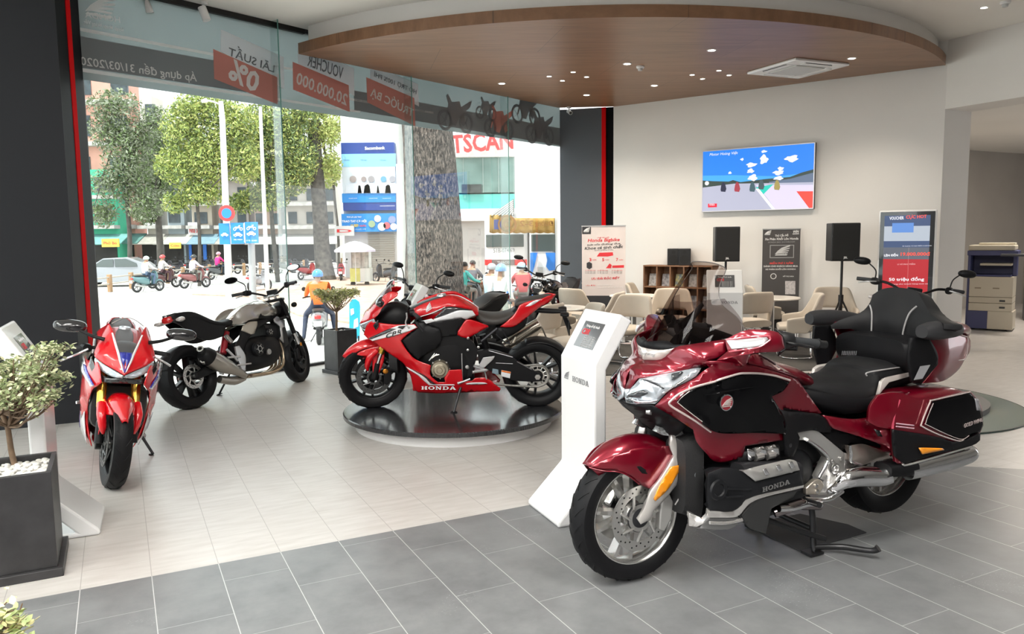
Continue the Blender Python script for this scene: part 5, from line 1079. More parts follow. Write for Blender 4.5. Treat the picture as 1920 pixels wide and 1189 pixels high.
for x,y,r_,cc in((697,420,.2,(.3,.4,.25)),(708,410,.2,(.7,.7,.75)),(716,425,.24,(.75,.75,.78)),(725,423,.20,(.75,.12,.15)),(735,412,.22,(.25,.3,.5)),(738,425,.2,(.6,.6,.65))):
    h_=at(x,y,45.25)-np.array(ad.location);b_=MB();b_.disc(tuple(h_),r_,(0,1,0),.01,16);b_.build('pictured_gift',M('gift_%d'%x,cc,.6),ad,smooth=False)
shop_sign(627,424,664,442,45.1,WS,'D',RS,'small white sign with a red mark left of the roller shutter',6)
e=root_at('post',752,24,'thick pale concrete post left of the big tree trunk','post');o3=np.array(e.location);p0_=L3(758,590,24);p0_[2]=0;b_=MB();b_.tube([p0_,L3(754,400,24),L3(752,308,24)],[.19,.17,.16],16,smooth=False);b_.build('shaft',M('post_concrete',(.58,.60,.58),.6,var=.1,vscale=3),e);b_=MB();b_.tube([L3(752,308,24),L3(746,200,24)],[.11,.09],12,smooth=False);b_.build('upper_mast',M('mast_grey',(.45,.46,.44),.6),e)
# ---- white shop building with red roof letters
e=root_at('building',910,40,'white building with teal glass upper floor and big red roof letters','building')
bx('grey_wall',848,400,1075,560,40,6,M('tsca_grey',(.40,.39,.38),.7,var=.08,vscale=.5),e);bx('ledge',848,392,1075,412,39.4,6,M('tsca_white',(.62,.62,.61),.6),e);bx('teal_band',850,362,1075,393,39.7,6,M('teal_glass',(.10,.42,.38),.2),e);bx('glass_front',850,290,1075,362,39.7,6,M('green_glass',(.24,.36,.33),.15,col2=(.12,.20,.18),vscale=.6),e);bx('fascia',848,262,1075,292,39.3,6,M('tsca_white',(.62,.62,.61),.6),e)
for x in(868,905,934):bx('mullion',x,290,x+1.6,362,39.7,.1,M('mullion_pale',(.55,.6,.58),.5),e,.06)
bx('hanging_picture',866,346,903,362,39.6,.1,M('dark_poster',(.05,.06,.06),.5,var=.6,vscale=4),e,.05)
tx('TSCAN',846,271,962,262,34,39.0,RS,e,.03)
b_=MB();o3=np.array(e.location)
for k in range(14):q=L3(846+k*11,286-k*1.1,39.05);b_.tube([q,q+np.array([0,0,.75])],.015,6,smooth=False)
b_.tube([L3(846,286,39.05),L3(1000,270,39.05)],.025,6,smooth=False);b_.tube([L3(846,276,39.05),L3(1000,262,39.05)],.02,6,smooth=False);b_.build('letter_frame',M('frame_pale',(.6,.6,.6),.5),e)
# ---- white panel, striped awning and ochre cloth
e=root_at('hoarding',1003,26,'tall plain white board hanging above the ochre cloth awning','board',z=at(1000,408,26)[2]);bx('board',964,262,1041,408,26,.15,M('hoarding_white',(.80,.80,.82),.6),e);bx('edge_frame',962.5,262,964.5,409,25.95,.15,POST,e)
e=root_at('awning',975,25,'ochre cloth awning with mirrored lettering and a dark striped roof','awning',z=at(975,440,25)[2]);o3=np.array(e.location);OC=M('awning_ochre',(.46,.28,.07),.8,var=.35,vscale=2.5)
rows=[]
for j in range(5):
    r_=[]
    for i in range(49):
        x=918+122*i/48;yb=407+(2 if x>960 else-4);y=yb+(436-yb)*j/4+(1.6*abs(math.sin(i*.55))if j==4 else 0);q=L3(x,y,25+.04*math.sin(i*.9));r_.append(q)
    rows.append(r_)
b_=MB();b_.grid(rows);b_.build('cloth',OC,e,solid=.02)
b_=MB();a=[L3(917,405,25),L3(964,405,25),L3(964,368,25.0)+np.array([0,1.6,0])];b_.add([tuple(q)for q in a]+[tuple(q+np.array([0,.1,0]))for q in a],[(0,1,2),(5,4,3),(0,3,4,1),(1,4,5,2),(2,5,3,0)]);b_.build('roof_sheet',M('roof_dark',(.08,.08,.08),.7),e,smooth=False)
b_=MB()
for k in range(7):b_.tube([L3(922+k*6.5,404,24.98),L3(962-.0*k,376+k*3.5,24.98)],.02,6,smooth=False)
b_.build('roof_stripes',M('stripe_pale',(.6,.6,.58),.6),e);OB=M('awning_print',(.26,.12,.03),.8)
tx('3-2',974,419,1000,419,11,24.9,OB,e,.02,True);tx('Đường',1003,420,1038,420,13,24.9,OB,e,.02,True)
b_=MB();q=L3(951,421,24.9);
for r1,r2 in((.08,.14),(.24,.30)):b_.lathe([(r1,0),(r2,0),(r2,.01),(r1,.01)],tuple(q),(0,1,0),24,closed=True)
b_.build('round_print',OB,e,smooth=False);bx('blue_label',926,412,940,430,24.92,.02,M('label_blue',(.06,.07,.22),.6),e)
e=root_at('wall_end',1046,24,'narrow pale tiled wall end beside the far dark pillar','wall');bx('wall',1044,200,1062,620,24.2,5,M('tile_pale',(.60,.61,.62),.5,var=.1,vscale=12),e)
# ---- bus
e=root_at('bus',950,26.5,'white and blue bus seen from behind at the right of the street window','bus');o3=np.array(e.location);BW=M('bus_white',(.78,.79,.80),.35,coat=.4);BBL=M('bus_blue',(.03,.22,.70),.35,coat=.4);BG=M('bus_glass',(.08,.10,.10),.12,coat=.5)
bx('body',908,400,991,548,26.5,9,BW,e,bevel=.12);bx('lower_body',908.5,546,991,578,26.52,9,BBL,e,bevel=.05)
rw=bx('rear_window',911,440,982,463,26.5,.1,BG,e,.03,.02);bx('tail_light',909,487,922,497,26.5,.1,RS,e,.03);bx('tail_light',965,487,988,497,26.5,.1,RS,e,.03);bx('grille_band',922,487,965,497,26.5,.1,M('bus_grey',(.20,.16,.16),.4),e,.02);tx('THACO',932,492,956,492,4,26.44,M('silver_print',(.6,.6,.6),.4),e,.02);tx('51B-074.69',925,470,965,469,8,26.44,GTXT,e,.01)
bx('bumper',908,566,991,574,26.4,.2,M('bus_dark',(.05,.06,.08),.5),e)
for x in(920,978):q=L3(x,582,26.9);b_=MB();b_.lathe([(.0001,-.12),(.48,-.12),(.5,-.08),(.5,.12),(.0001,.14)],(q[0],q[1]+.3,.5),(1,0,0),24);b_.build('wheel',RUBBER,e)
e=root_at('bus',1018,25.5,'second white and blue bus side with big blue curved shapes, beside the far pillar','bus');o3=np.array(e.location);bx('body',993,405,1042,552,25.5,7,BW,e,bevel=.1);bx('lower_body',993,550,1042,580,25.52,7,BBL,e,bevel=.05);bx('window',996,440,1041,471,25.5,.1,BG,e,.03)
for L_ in([(994,474),(1008,474),(1002,500),(996,520),(994,512)],[(1023,474),(1041,474),(1041,506),(1030,508),(1024,500),(1026,488)]):
    q=[L3(x,y,25.45)for x,y in L_];b_=MB();T=Matrix(((1,0,0,0),(0,0,1,q[0][1]),(0,1,0,0),(0,0,0,1)));b_.prism([(p[0],p[2])for p in q],T,0,.02);b_.build('blue_shape',BBL,e,smooth=False)
bx('small_hatch',1008,501,1018,516,25.45,.05,M('hatch_grey',(.45,.46,.45),.5),e);q=L3(1030,580,25.9);b_=MB();b_.lathe([(.0001,-.12),(.48,-.12),(.5,-.08),(.5,.12),(.0001,.14)],(q[0],q[1]+.3,.5),(1,0,0),24);b_.build('wheel',RUBBER,e)
# ---- food cart with umbrella, stools
e=root_at('food_cart',677,38.5,'yellow food cart with glass case by the roller shutter','cart');o3=np.array(e.location)
bx('cabinet',656,503,694,528,38.5,.8,M('cart_yellow',(.62,.62,.20),.5,var=.15,vscale=4),e);bx('side_panel',675,503,694,528,38.47,.8,M('cart_pale',(.60,.62,.58),.5),e);bx('glass_case',658,470,692,503,38.5,.7,M('cart_glass',(.34,.36,.33),.3,col2=(.55,.55,.5),vscale=5),e)
for x in(658,676,691):bx('case_post',x,468,x+1.2,503,38.45,.05,STEEL,e)
for x in(662,688):q=L3(x,530,38.7);b_=MB();b_.lathe([(.0001,-.04),(.12,-.04),(.12,.04),(.0001,.04)],(q[0],q[1],.12),(0,1,0),16);b_.build('wheel',RUBBER,e)
e=root_at('parasol',665,38.2,'pale lilac parasol over the food cart','parasol');o3=np.array(e.location);q=L3(665,452,38.2);rr=L3(704,470,38.2);b_=MB();R_=rr[0]-q[0];b_.lathe([(.001,q[2]),(R_*.3,q[2]-.06),(R_*.7,q[2]-.24),(R_,rr[2]+.05),(R_*1.0,rr[2]-.05),(R_*.98,rr[2]+.03)],(q[0],q[1],0),(0,0,1),16);b_.build('canopy',M('parasol_lilac',(.55,.52,.66),.6,col2=(.66,.62,.66),vscale=2),e,angle=20);b_=MB();b_.tube([(q[0],q[1],0),(q[0],q[1],q[2])],.02,8,smooth=False);b_.build('pole',POST,e)
for i,(x,y)in enumerate(((674,531),(682,531))):
    q=gnd(x,y);s_=empty('stool',q,0,['left of two blue plastic stools beside the food cart','right of two blue plastic stools beside the food cart'][i],'stool','blue plastic stools');SBM=M('stool_blue',(.08,.20,.55),.5);b_=MB();b_.box((-.14,-.14,.42),(.14,.14,.45));b_.build('seat',SBM,s_,smooth=False,bevel=.01)
    for a in(-1,1):
        for c in(-1,1):b_=MB();b_.tube([(a*.11,c*.11,.42),(a*.15,c*.15,0)],.02,6,smooth=False);b_.build('leg',SBM,s_)
# ---- cyan sandwich board outside the glass
e=root_at('pavement_sign',664,12.6,'cyan round-topped pavement sign outside the glass, right of the planter','sign',z=GZ);o3=np.array(e.location);pts=[(655,632),(674,636),(675,575),(673,566),(666,561),(659,562),(655,570)]
q=[L3(x,y,12.6)for x,y in pts];T=Matrix(((1,0,0,0),(0,0,1,q[0][1]),(0,1,0,0),(0,0,0,1)));b_=MB();b_.prism([(p[0],p[2])for p in q],T,0,.03);b_.build('board',M('sign_cyan',(.02,.42,.68),.4),e,smooth=False)
b_=MB();
for L_ in([(657,580),(663,578),(664,588),(658,592)],[(664,600),(671,596),(672,612),(663,616)],[(660,618),(668,620),(666,630),(659,628)]):b_.prism([(L3(x,y,12.6)[0],L3(x,y,12.6)[2])for x,y in L_],T,-.006,0)
b_.build('white_print',WTXT,e,smooth=False)
for x in(657,672):a=L3(x,630,12.6);b_=MB();b_.tube([(a[0],a[1],a[2]),(a[0],a[1]+.05,0)],.015,8,smooth=False);b_.build('leg',BLACKP,e)
# ---- parked silver car
e=root_at('car',215,41,'silver hatchback parked at the far left behind the railing','car');o3=np.array(e.location);CS=M('car_silver',(.30,.31,.33),.3,metal=.5,coat=.6);xc=at(215,500,37.5)[0]
prof=[(-2.0,.35),(-2.05,.75),(-1.9,.95),(-.95,1.05),(-.3,1.48),(.9,1.52),(1.6,1.25),(1.95,.95),(2.0,.4),(1.4,.25),(-1.5,.25)]
rows=[]
for yy,sc in((-.85,.93),(-.82,1),(.82,1),(.85,.93)):rows.append([Vector((x*(.99 if abs(yy)>.83 else 1),yy*(1 if z<1.06 else .84),.25+(z-.25)*(sc if z>1 else 1)))for x,z in prof])
b_=MB();b_.grid(rows,cv=True,capu=True);cb_=b_.build('body',CS,e,bevel=.06)
for pts in([(-.85,1.04),(-.28,1.42),(.22,1.44),(.22,1.04)],[(.30,1.04),(.30,1.44),(.85,1.45),(1.35,1.22),(1.4,1.04)]):
    b_=MB();T=Matrix(((1,0,0,0),(0,0,1,-.80),(0,1,0,0),(0,0,0,1)));b_.prism(pts,T,-.03,.02);b_.build('side_window',BG,e,smooth=False)
b_=MB();b_.add([(-1.0,-.62,1.06),(-1.0,.62,1.06),(-.36,.55,1.47),(-.36,-.55,1.47)],[(0,1,2,3)]);b_.build('windscreen',BG,e,smooth=False,solid=.02)
for x in(-1.25,1.25):
    for y in(-.78,.78):b_=MB();b_.lathe([(.0001,-.09),(.2,-.1),(.31,-.1),(.32,-.06),(.32,.1),(.0001,.1)],(x,y,.32),(0,1,0),24);w_=b_.build('wheel',RUBBER,e);b_=MB();b_.lathe([(.0001,-.115),(.2,-.105),(.2,-.09),(.0001,-.09)],(x,y,.32),(0,1,0),16);b_.build('hub_cap',STEEL,w_)
e.rotation_euler=(0,0,R(8));q=gnd(150,532);
# ---- scooters and people
def figure(bones,head,mats,region,parent,name='body'):
    """one continuous body skinned over connected bones. bones: {joint: (pos, radius, parent joint)}"""
    ks=list(bones);me=bpy.data.meshes.new(name);me.from_pydata([bones[k][0]for k in ks],[(ks.index(k),ks.index(bones[k][2]))for k in ks if bones[k][2]],[])
    o=bpy.data.objects.new(name,me);COL.objects.link(o);m=o.modifiers.new('s','SKIN');m.use_smooth_shade=True;sk=me.skin_vertices[0].data if me.skin_vertices else None
    if sk is None:
        bm=bmesh.new();bm.from_mesh(me);bm.verts.layers.skin.verify();bm.to_mesh(me);bm.free();sk=me.skin_vertices[0].data
    for i,k in enumerate(ks):r=bones[k][1];sk[i].radius=r if hasattr(r,'__len__')else(r,r)
    sk[0].use_root=True;o.modifiers.new('u','SUBSURF').levels=1
    dg=bpy.context.evaluated_depsgraph_get();dg.update();nm=bpy.data.meshes.new_from_object(o.evaluated_get(dg));bpy.data.objects.remove(o)
    o=bpy.data.objects.new(name,nm);COL.objects.link(o);o.parent=parent;nm.materials.clear()
    for q in mats:nm.materials.append(q)
    segs=[(Vector(bones[k][0]),Vector(bones[bones[k][2]][0]),region[k])for k in ks if bones[k][2]]
    for p in nm.polygons:
        c=p.center;best=None
        for a,b,r in segs:
            d=b-a;t=max(0,min(1,(c-a).dot(d)/max(d.length_squared,1e-9)));dd=(c-(a+d*t)).length
            if best is None or dd<best[0]:best=(dd,r)
        p.material_index=best[1];p.use_smooth=True
    return o
SKIN=M('skin',(.45,.26,.17),.55);
def rider_bones(lean=0,legs='foot',arms=((.40,.30,1.03),)):
    B={'pel':((-.12,0,.84),(.17,.13),None),'wai':((-.11+lean*.3,0,.98),(.15,.115),'pel'),'che':((-.06+lean*.8,0,1.2),(.175,.12),'wai'),'nec':((-.03+lean,0,1.38),.06,'che'),'hea':((.0+lean,0,1.49),(.085,.095),'nec'),'top':((.0+lean,0,1.60),.07,'hea'),'nos':((.105+lean,0,1.50),.015,'hea')}
    for s,t in((1,'l'),(-1,'r')):
        a=arms[0]
        B['sho'+t]=((-.05+lean*.9,s*.19,1.31),.075,'che');B['elb'+t]=((.13+lean*.4,s*.27,1.10),.052,'sho'+t);B['wri'+t]=((a[0]-.07,s*a[1],a[2]+.005),.035,'elb'+t);B['pal'+t]=((a[0],s*a[1],a[2]),(.035,.022),'wri'+t)
        for i in range(4):B['f%d%s'%(i,t)]=((a[0]+.045,s*(a[1]-.03+.02*i),a[2]+.012),.0095,'pal'+t);B['g%d%s'%(i,t)]=((a[0]+.06-.006*abs(i-1),s*(a[1]-.03+.02*i),a[2]-.025),.008,'f%d%s'%(i,t))
        B['th'+t]=((a[0]+.0,s*(a[1]-.05),a[2]-.01),.010,'pal'+t);B['tj'+t]=((a[0]+.035,s*(a[1]-.055),a[2]-.03),.009,'th'+t)
        if legs=='foot':kn,an,to=(.26,s*.19,.80),(.20,s*.16,.36),(.36,s*.17,.31)
        elif legs=='down':kn,an,to=(.22,s*.30,.62),(.02,s*.36,.09),(.20,s*.38,.035)
        B['hip'+t]=((-.10,s*.10,.82),.10,'pel');B['kne'+t]=(kn,.068,'hip'+t);B['ank'+t]=(an,.045,'kne'+t);B['toe'+t]=(to,.035,'ank'+t)
    return B
def region_of(B):
    r={}
    for k in B:
        if k in('nec','hea','top','nos')or k[:3]in('pal',)or k[0]in 'fg' or k[:2]in('th','tj'):r[k]=0
        elif k[:3]in('kne','ank','hip')or k=='pel':r[k]=2
        elif k[:3]=='toe':r[k]=3
        else:r[k]=1
    return r
def helmet(par,c,col,r=.135):
    b_=MB();rows=[]
    for i in range(9):
        th=math.pi*.60*i/8;r_=[]
        for k in range(24):t=2*math.pi*k/24;cut=1.0 if math.cos(t)<.4 else .80;ph=min(th,math.pi*.60*cut);r_.append((c[0]+math.sin(ph)*math.cos(t)*r*1.08,c[1]+math.sin(ph)*math.sin(t)*r*.95,c[2]+math.cos(ph)*r))
        rows.append(r_)
    b_.grid(rows,cv=True);o=b_.build('helmet',M('helmet_%d'%int(col[0]*100+col[2]*7),col,.25,coat=.6),par,solid=.015,soff=1);b_=MB();b_.prism([(math.cos(t)*.12,math.sin(t)*.1)for t in[R(-80+160*i/10)for i in range(11)]],Matrix.Translation((c[0]+.07,c[1],c[2]+.02)),-.008,.008);b_.build('peak',BLACKP,o,smooth=False)
    return o
def person(loc,rz,mats,label,hel=None,bones=None,scale=1,hairc=None,group=None):
    e=empty('person',loc,rz,label,'person',group);B=bones or rider_bones();figure(B,None,[SKIN]+mats,region_of(B),e)
    h=B['hea'][0]
    if hel:helmet(e,(h[0],h[1],h[2]+.045),hel)
    else:
        b_=MB();rows=[[(h[0]-.012+math.sin(p_)*math.cos(t)*.105*(1 if math.cos(t)<.3 else .85),h[1]+math.sin(p_)*math.sin(t)*.095,h[2]+.045+math.cos(p_)*.105)for t in[2*math.pi*k/20 for k in range(20)]]for p_ in[math.pi*.58*i/6 for i in range(7)]];b_.grid(rows,cv=True);b_.build('hair',M('hair_black',(.02,.017,.015),.6),e)
    return e
def wheel_simple(par,x,z,r,w,name='wheel'):
    b_=MB();b_.lathe([(r*.72,-w/2),(r*.9,-w/2),(r,-w*.25),(r,w*.25),(r*.9,w/2),(r*.72,w/2)],(x,0,z),(0,1,0),28,closed=True);o=b_.build('tyre',RUBBER,par)
    b_=MB();b_.lathe([(r*.62,-w*.3),(r*.74,-w*.3),(r*.74,w*.3),(r*.62,w*.3)],(x,0,z),(0,1,0),28,closed=True)
    for k in range(5):t=k*1.2566;b_.tube([(x,0,z),(x+math.cos(t)*r*.66,0,z+math.sin(t)*r*.66)],.018,6,smooth=False)
    b_.tube([(x,-.06,z),(x,.06,z)],.035,10,smooth=False);b_.build('rim',M('scooter_rim',(.25,.25,.26),.4,metal=.6),o);return o
def make_scooter(body,name='scooter',seat=None):
    e=empty(name);bm_=M('scooter_%d_%d'%(int(body[0]*100),int(body[2]*100)),body,.3,coat=.5)
    wheel_simple(e,.62,.26,.26,.09);wheel_simple(e,-.58,.26,.26,.10)
    superloft('rear_body',[(-.80,0,.60,.74,.07),(-.6,0,.46,.74,.14),(-.3,0,.34,.74,.16),(-.02,0,.32,.66,.14),(.03,0,.32,.55,.12)],bm_,e,n=16)
    superloft('seat',[(-.72,0,.73,.78,.09,3),(-.5,0,.72,.80,.13,3),(-.2,0,.71,.79,.14,3),(.02,0,.68,.75,.11,3)],M('seat_black',(.02,.02,.02),.6),e,n=16)
    superloft('floor_board',[(-.05,0,.27,.34,.14,3.5),(.15,0,.26,.32,.15,3.5),(.34,0,.28,.36,.13,3)],BLACKP,e,n=14)
    rows=[[Vector((x0,y*wd,z))for y in(-1,-.6,0,.6,1)]for x0,wd,z in((.34,.17,.3),(.40,.19,.45),(.42,.20,.65),(.40,.16,.82),(.36,.09,.95))]
    for r_ in rows:
        for i,q in enumerate(r_):q.x+=(.06,.02,0,.02,.06)[i]*-1
    patch('leg_shield',rows,bm_,e,th=.03,ku=3,kv=2);superloft('front_cover',[(.36,0,.80,.98,.13),(.44,0,.60,.96,.12),(.52,0,.58,.84,.08)],bm_,e,n=16)
    superloft('front_mudguard',[(.42,0,.42,.50,.06),(.55,0,.48,.57,.065),(.70,0,.46,.54,.06),(.82,0,.36,.44,.04)],bm_,e,n=12)
    b_=MB();b_.tube([(.36,0,.92),(.42,0,.7),(.62,0,.26)],.028,8,smooth=False);b_.build('fork',DARKM,e)
    b_=MB();b_.tube([(.18,.36,1.0),(.28,.2,1.02),(.34,0,.98),(.28,-.2,1.02),(.18,-.36,1.0)],.016,8);b_.build('handlebar',BLACKP,e);b_=MB()
    for s in(-1,1):b_=MB();b_.tube([(.27,s*.24,1.02),(.27,s*.30,1.18)],.007,6,smooth=False);b_.lathe([(.0001,-.01),(.05,-.01),(.05,.01),(.0001,.01)],(.27,s*.33,1.2),(1,0,0),14);b_.build('mirror',BLACKP,e)
    b_=MB();b_.tube([(-.1,-.13,.26),(-.4,-.15,.28),(-.75,-.17,.36)],[.03,.05,.055],12,smooth=False);b_.build('exhaust',STEEL,e)
    b_=MB();b_.box((-.86,-.07,.60),(-.79,.07,.68));b_.build('tail_light',M('tail_red',(.6,.02,.02),.2,coat=.5),e,bevel=.015);b_=MB();b_.box((-.87,-.09,.44),(-.855,.09,.56));b_.build('number_plate',WTXT,e,smooth=False)
    b_=MB();b_.tube([(-.1,.06,.25),(-.14,.2,.01)],.012,6,smooth=False);b_.build('side_stand',DARKM,e)
    return e
def heading(v):return math.atan2(v[1],v[0])
def put_scooter(sc_,px,py,deg,lab,group=None):q=gnd(px,py);sc_.location=q;sc_.rotation_euler=(0,0,R(deg));return tag(sc_,lab,'scooter',group)
C_=lambda n,c:M('cloth_'+n,c,.8)
rid=[((.12,.24,.26),(278,547),62,'dark teal scooter ridden by the person in white with a green hood',[C_('white',(.62,.60,.58)),C_('jeans',(.10,.15,.24)),C_('shoe',(.05,.05,.05))],(.45,.58,.52),'person in a white top with a pale green hood riding the nearest left scooter'),
       ((.12,.05,.05),(308,540),50,'black and red scooter ridden by the person in a red helmet',[C_('pale_grey',(.58,.56,.55)),C_('maroon',(.10,.05,.06)),C_('shoe',(.05,.05,.05))],(.65,.06,.06),'person in a pale jacket and red helmet riding second from left'),
       ((.25,.08,.08),(366,540),55,'dark red scooter ridden by the person in a lilac shirt',[C_('lilac',(.66,.58,.68)),C_('grey',(.25,.24,.22)),C_('shoe',(.05,.05,.05))],(.03,.03,.03),'person in a lilac shirt with a dark strap and black helmet on a scooter'),
       ((.10,.11,.12),(412,524),58,'grey scooter ridden by the person in a pink jacket',[C_('pink',(.72,.03,.22)),C_('navy',(.05,.07,.10)),C_('shoe',(.05,.05,.05))],(.70,.30,.40),'person in a hot pink jacket riding just left of the lamp post')]
for col,(px,py),dg_,l1,mt,hc,l2 in rid:
    s_=make_scooter(col);put_scooter(s_,px,py,dg_,l1);q=gnd(px,py);person(q,R(dg_),mt,l2,hc)
# orange rider close to the glass, seen from behind
s_=make_scooter((.30,.31,.33));q=gnd(600,640);s_.location=q;s_.rotation_euler=(0,0,R(102));tag(s_,'grey scooter of the rider in orange, just outside the glass','scooter')
person(q,R(102),[C_('orange',(.85,.16,.025)),C_('navy_jeans',(.035,.045,.08)),C_('shoe',(.05,.05,.05))],'person in an orange jacket and blue helmet on a scooter outside the glass',(.03,.22,.60),rider_bones(legs='down'))
# people and scooters in front of the buses
pb_=[((887,560),24.4,60,(.30,.10,.05),[C_('charcoal',(.12,.12,.14)),C_('brown',(.18,.12,.08)),C_('shoe',(.05,.05,.05))],None,'dark-haired person in a charcoal shirt on a scooter left of the bus'),
       ((872,585),22.9,35,(.10,.10,.12),[C_('aqua',(.10,.55,.50)),C_('grey',(.25,.24,.22)),C_('shoe',(.05,.05,.05))],None,'person in an aqua top on a scooter half hidden by the thick trunk'),
       ((922,590),20.5,60,(.55,.06,.06),[C_('pale_blue',(.45,.60,.75)),C_('grey',(.25,.24,.22)),C_('shoe',(.05,.05,.05))],(.35,.36,.38),'person in a pale blue shirt and grey helmet on a scooter behind the bus'),
       ((978,585),21.0,100,(.50,.10,.10),[C_('crimson',(.45,.07,.08)),C_('grey',(.25,.24,.22)),C_('shoe',(.05,.05,.05))],(.30,.45,.60),'person in a crimson shirt on a scooter at the right end of the bus')]
for(px,py),Y,dg_,col,mt,hc,lab in pb_:
    q=at(px,500,Y);q[2]=GZ;s_=make_scooter(col);s_.location=q;s_.rotation_euler=(0,0,R(dg_));tag(s_,'scooter under the '+lab.replace(' on a scooter',''),'scooter');person(q,R(dg_),mt,lab,hc)
ST={'pel':((0,0,.94),(.15,.115),None),'wai':((0,0,1.08),(.14,.11),'pel'),'che':((.02,0,1.3),(.17,.12),'wai'),'nec':((.03,0,1.48),.06,'che'),'hea':((.05,0,1.59),(.085,.095),'nec'),'top':((.05,0,1.70),.07,'hea'),'nos':((.155,0,1.60),.015,'hea')}
for s,t in((1,'l'),(-1,'r')):
    ST['sho'+t]=((.01,s*.19,1.41),.072,'che');ST['elb'+t]=((-.04,s*.25,1.14),.05,'sho'+t);ST['wri'+t]=((.10,s*.26,.92),.034,'elb'+t);ST['pal'+t]=((.13,s*.26,.86),(.022,.035),'wri'+t)
    for i in range(4):ST['f%d%s'%(i,t)]=((.115+.018*i,s*.26,.80),.009,'pal'+t);ST['g%d%s'%(i,t)]=((.12+.016*i,s*.245,.755+.004*abs(i-1)),.008,'f%d%s'%(i,t))
    ST['th'+t]=((.165,s*.25,.83),.010,'pal'+t);ST['tj'+t]=((.175,s*.24,.79),.009,'th'+t);ST['hip'+t]=((0,s*.10,.90),.10,'pel');ST['kne'+t]=((.04,s*.12,.50),.065,'hip'+t);ST['ank'+t]=((-.02,s*.12,.09),.045,'kne'+t);ST['toe'+t]=((.14,s*.14,.035),.035,'ank'+t)
q=at(938,500,17.2);q[2]=GZ;person(q,R(70),[C_('shirt_white',(.72,.72,.72)),C_('khaki',(.34,.33,.28)),C_('shoe',(.05,.05,.05))],'standing person in a white shirt, khaki trousers and blue cap outside the glass',(.20,.38,.72),ST)
# parked two-wheelers by the shutter and along the far shops
par0=make_scooter((.06,.06,.07));lab0='dark scooter parked in the long row before the far shop fronts';put_scooter(par0,262,505,70,lab0,'scooters parked along the far shops');q=at(262,500,55);q[2]=GZ;par0.location=q
random.seed(9)
for i,px in enumerate([285,318,333,345,357,382,392,446,460,478,508,520,536,552,566]):
    s_=copy_tree(par0);q=at(px,500,55+random.uniform(-1,1));q[2]=GZ;s_.location=q;s_.rotation_euler=(0,0,R(60+random.uniform(-25,60)))
for px,py,dg_,col,lab in((722,530,150,(.05,.05,.06),'dark scooter parked in front of the roller shutter'),(745,532,120,(.10,.10,.12),'dark scooter parked between the shutter and the concrete post'),(578,524,60,(.60,.04,.04),'red scooter parked at the foot of the tall brown trunk'),(640,527,100,(.45,.10,.12),'red and dark scooter parked left of the food cart'),(487,546,70,(.30,.30,.32),'grey scooter parked by the thin pale pole')):
    put_scooter(make_scooter(col),px,py,dg_,lab)
# low planter by the post

# ================================================================ motorcycles: shared pieces
class BikeFrame:
    """local frame of a motorcycle: x forward, y to its left, z up; origin on the ground under the front axle"""
    def __init__(s,O,fw,lean=0,crops=None):
        s.O=np.array([O[0],O[1],O[2]if len(O)>2 else 0.]);f=np.array([fw[0],fw[1],0.]);f/=np.linalg.norm(f);l=np.array([-f[1],f[0],0]);u=np.array([0,0,1.])
        s.f,s.l,s.u=f,l*math.cos(lean)-u*math.sin(lean),u*math.cos(lean)+l*math.sin(lean);s.crops=crops or{}
        s.T=Matrix(((s.f[0],s.l[0],s.u[0],s.O[0]),(s.f[1],s.l[1],s.u[1],s.O[1]),(s.f[2],s.l[2],s.u[2],s.O[2]),(0,0,0,1)))
    def _ray(s,k,x,y):o=s.crops[k];return ray(o[0]+x/o[2],o[1]+y/o[2]),CAM-s.O
    def p(s,k,x,y,Y):d,o=s._ray(k,x,y);t=(Y-o@s.l)/(d@s.l);w=o+t*d;return Vector((w@s.f,Y,w@s.u))
    def px(s,k,x,y,X):d,o=s._ray(k,x,y);t=(X-o@s.f)/(d@s.f);w=o+t*d;return Vector((X,w@s.l,w@s.u))
    def P(s,k,pts):return[s.p(k,*q)for q in pts]
    def root(s,name,label,cat):e=empty(name,(0,0,0),0,label,cat);e.matrix_world=s.T;return e
TYRE=M('moto_tyre',(.007,.007,.008),.5,spec=.2,bump=.1,bscale=200)
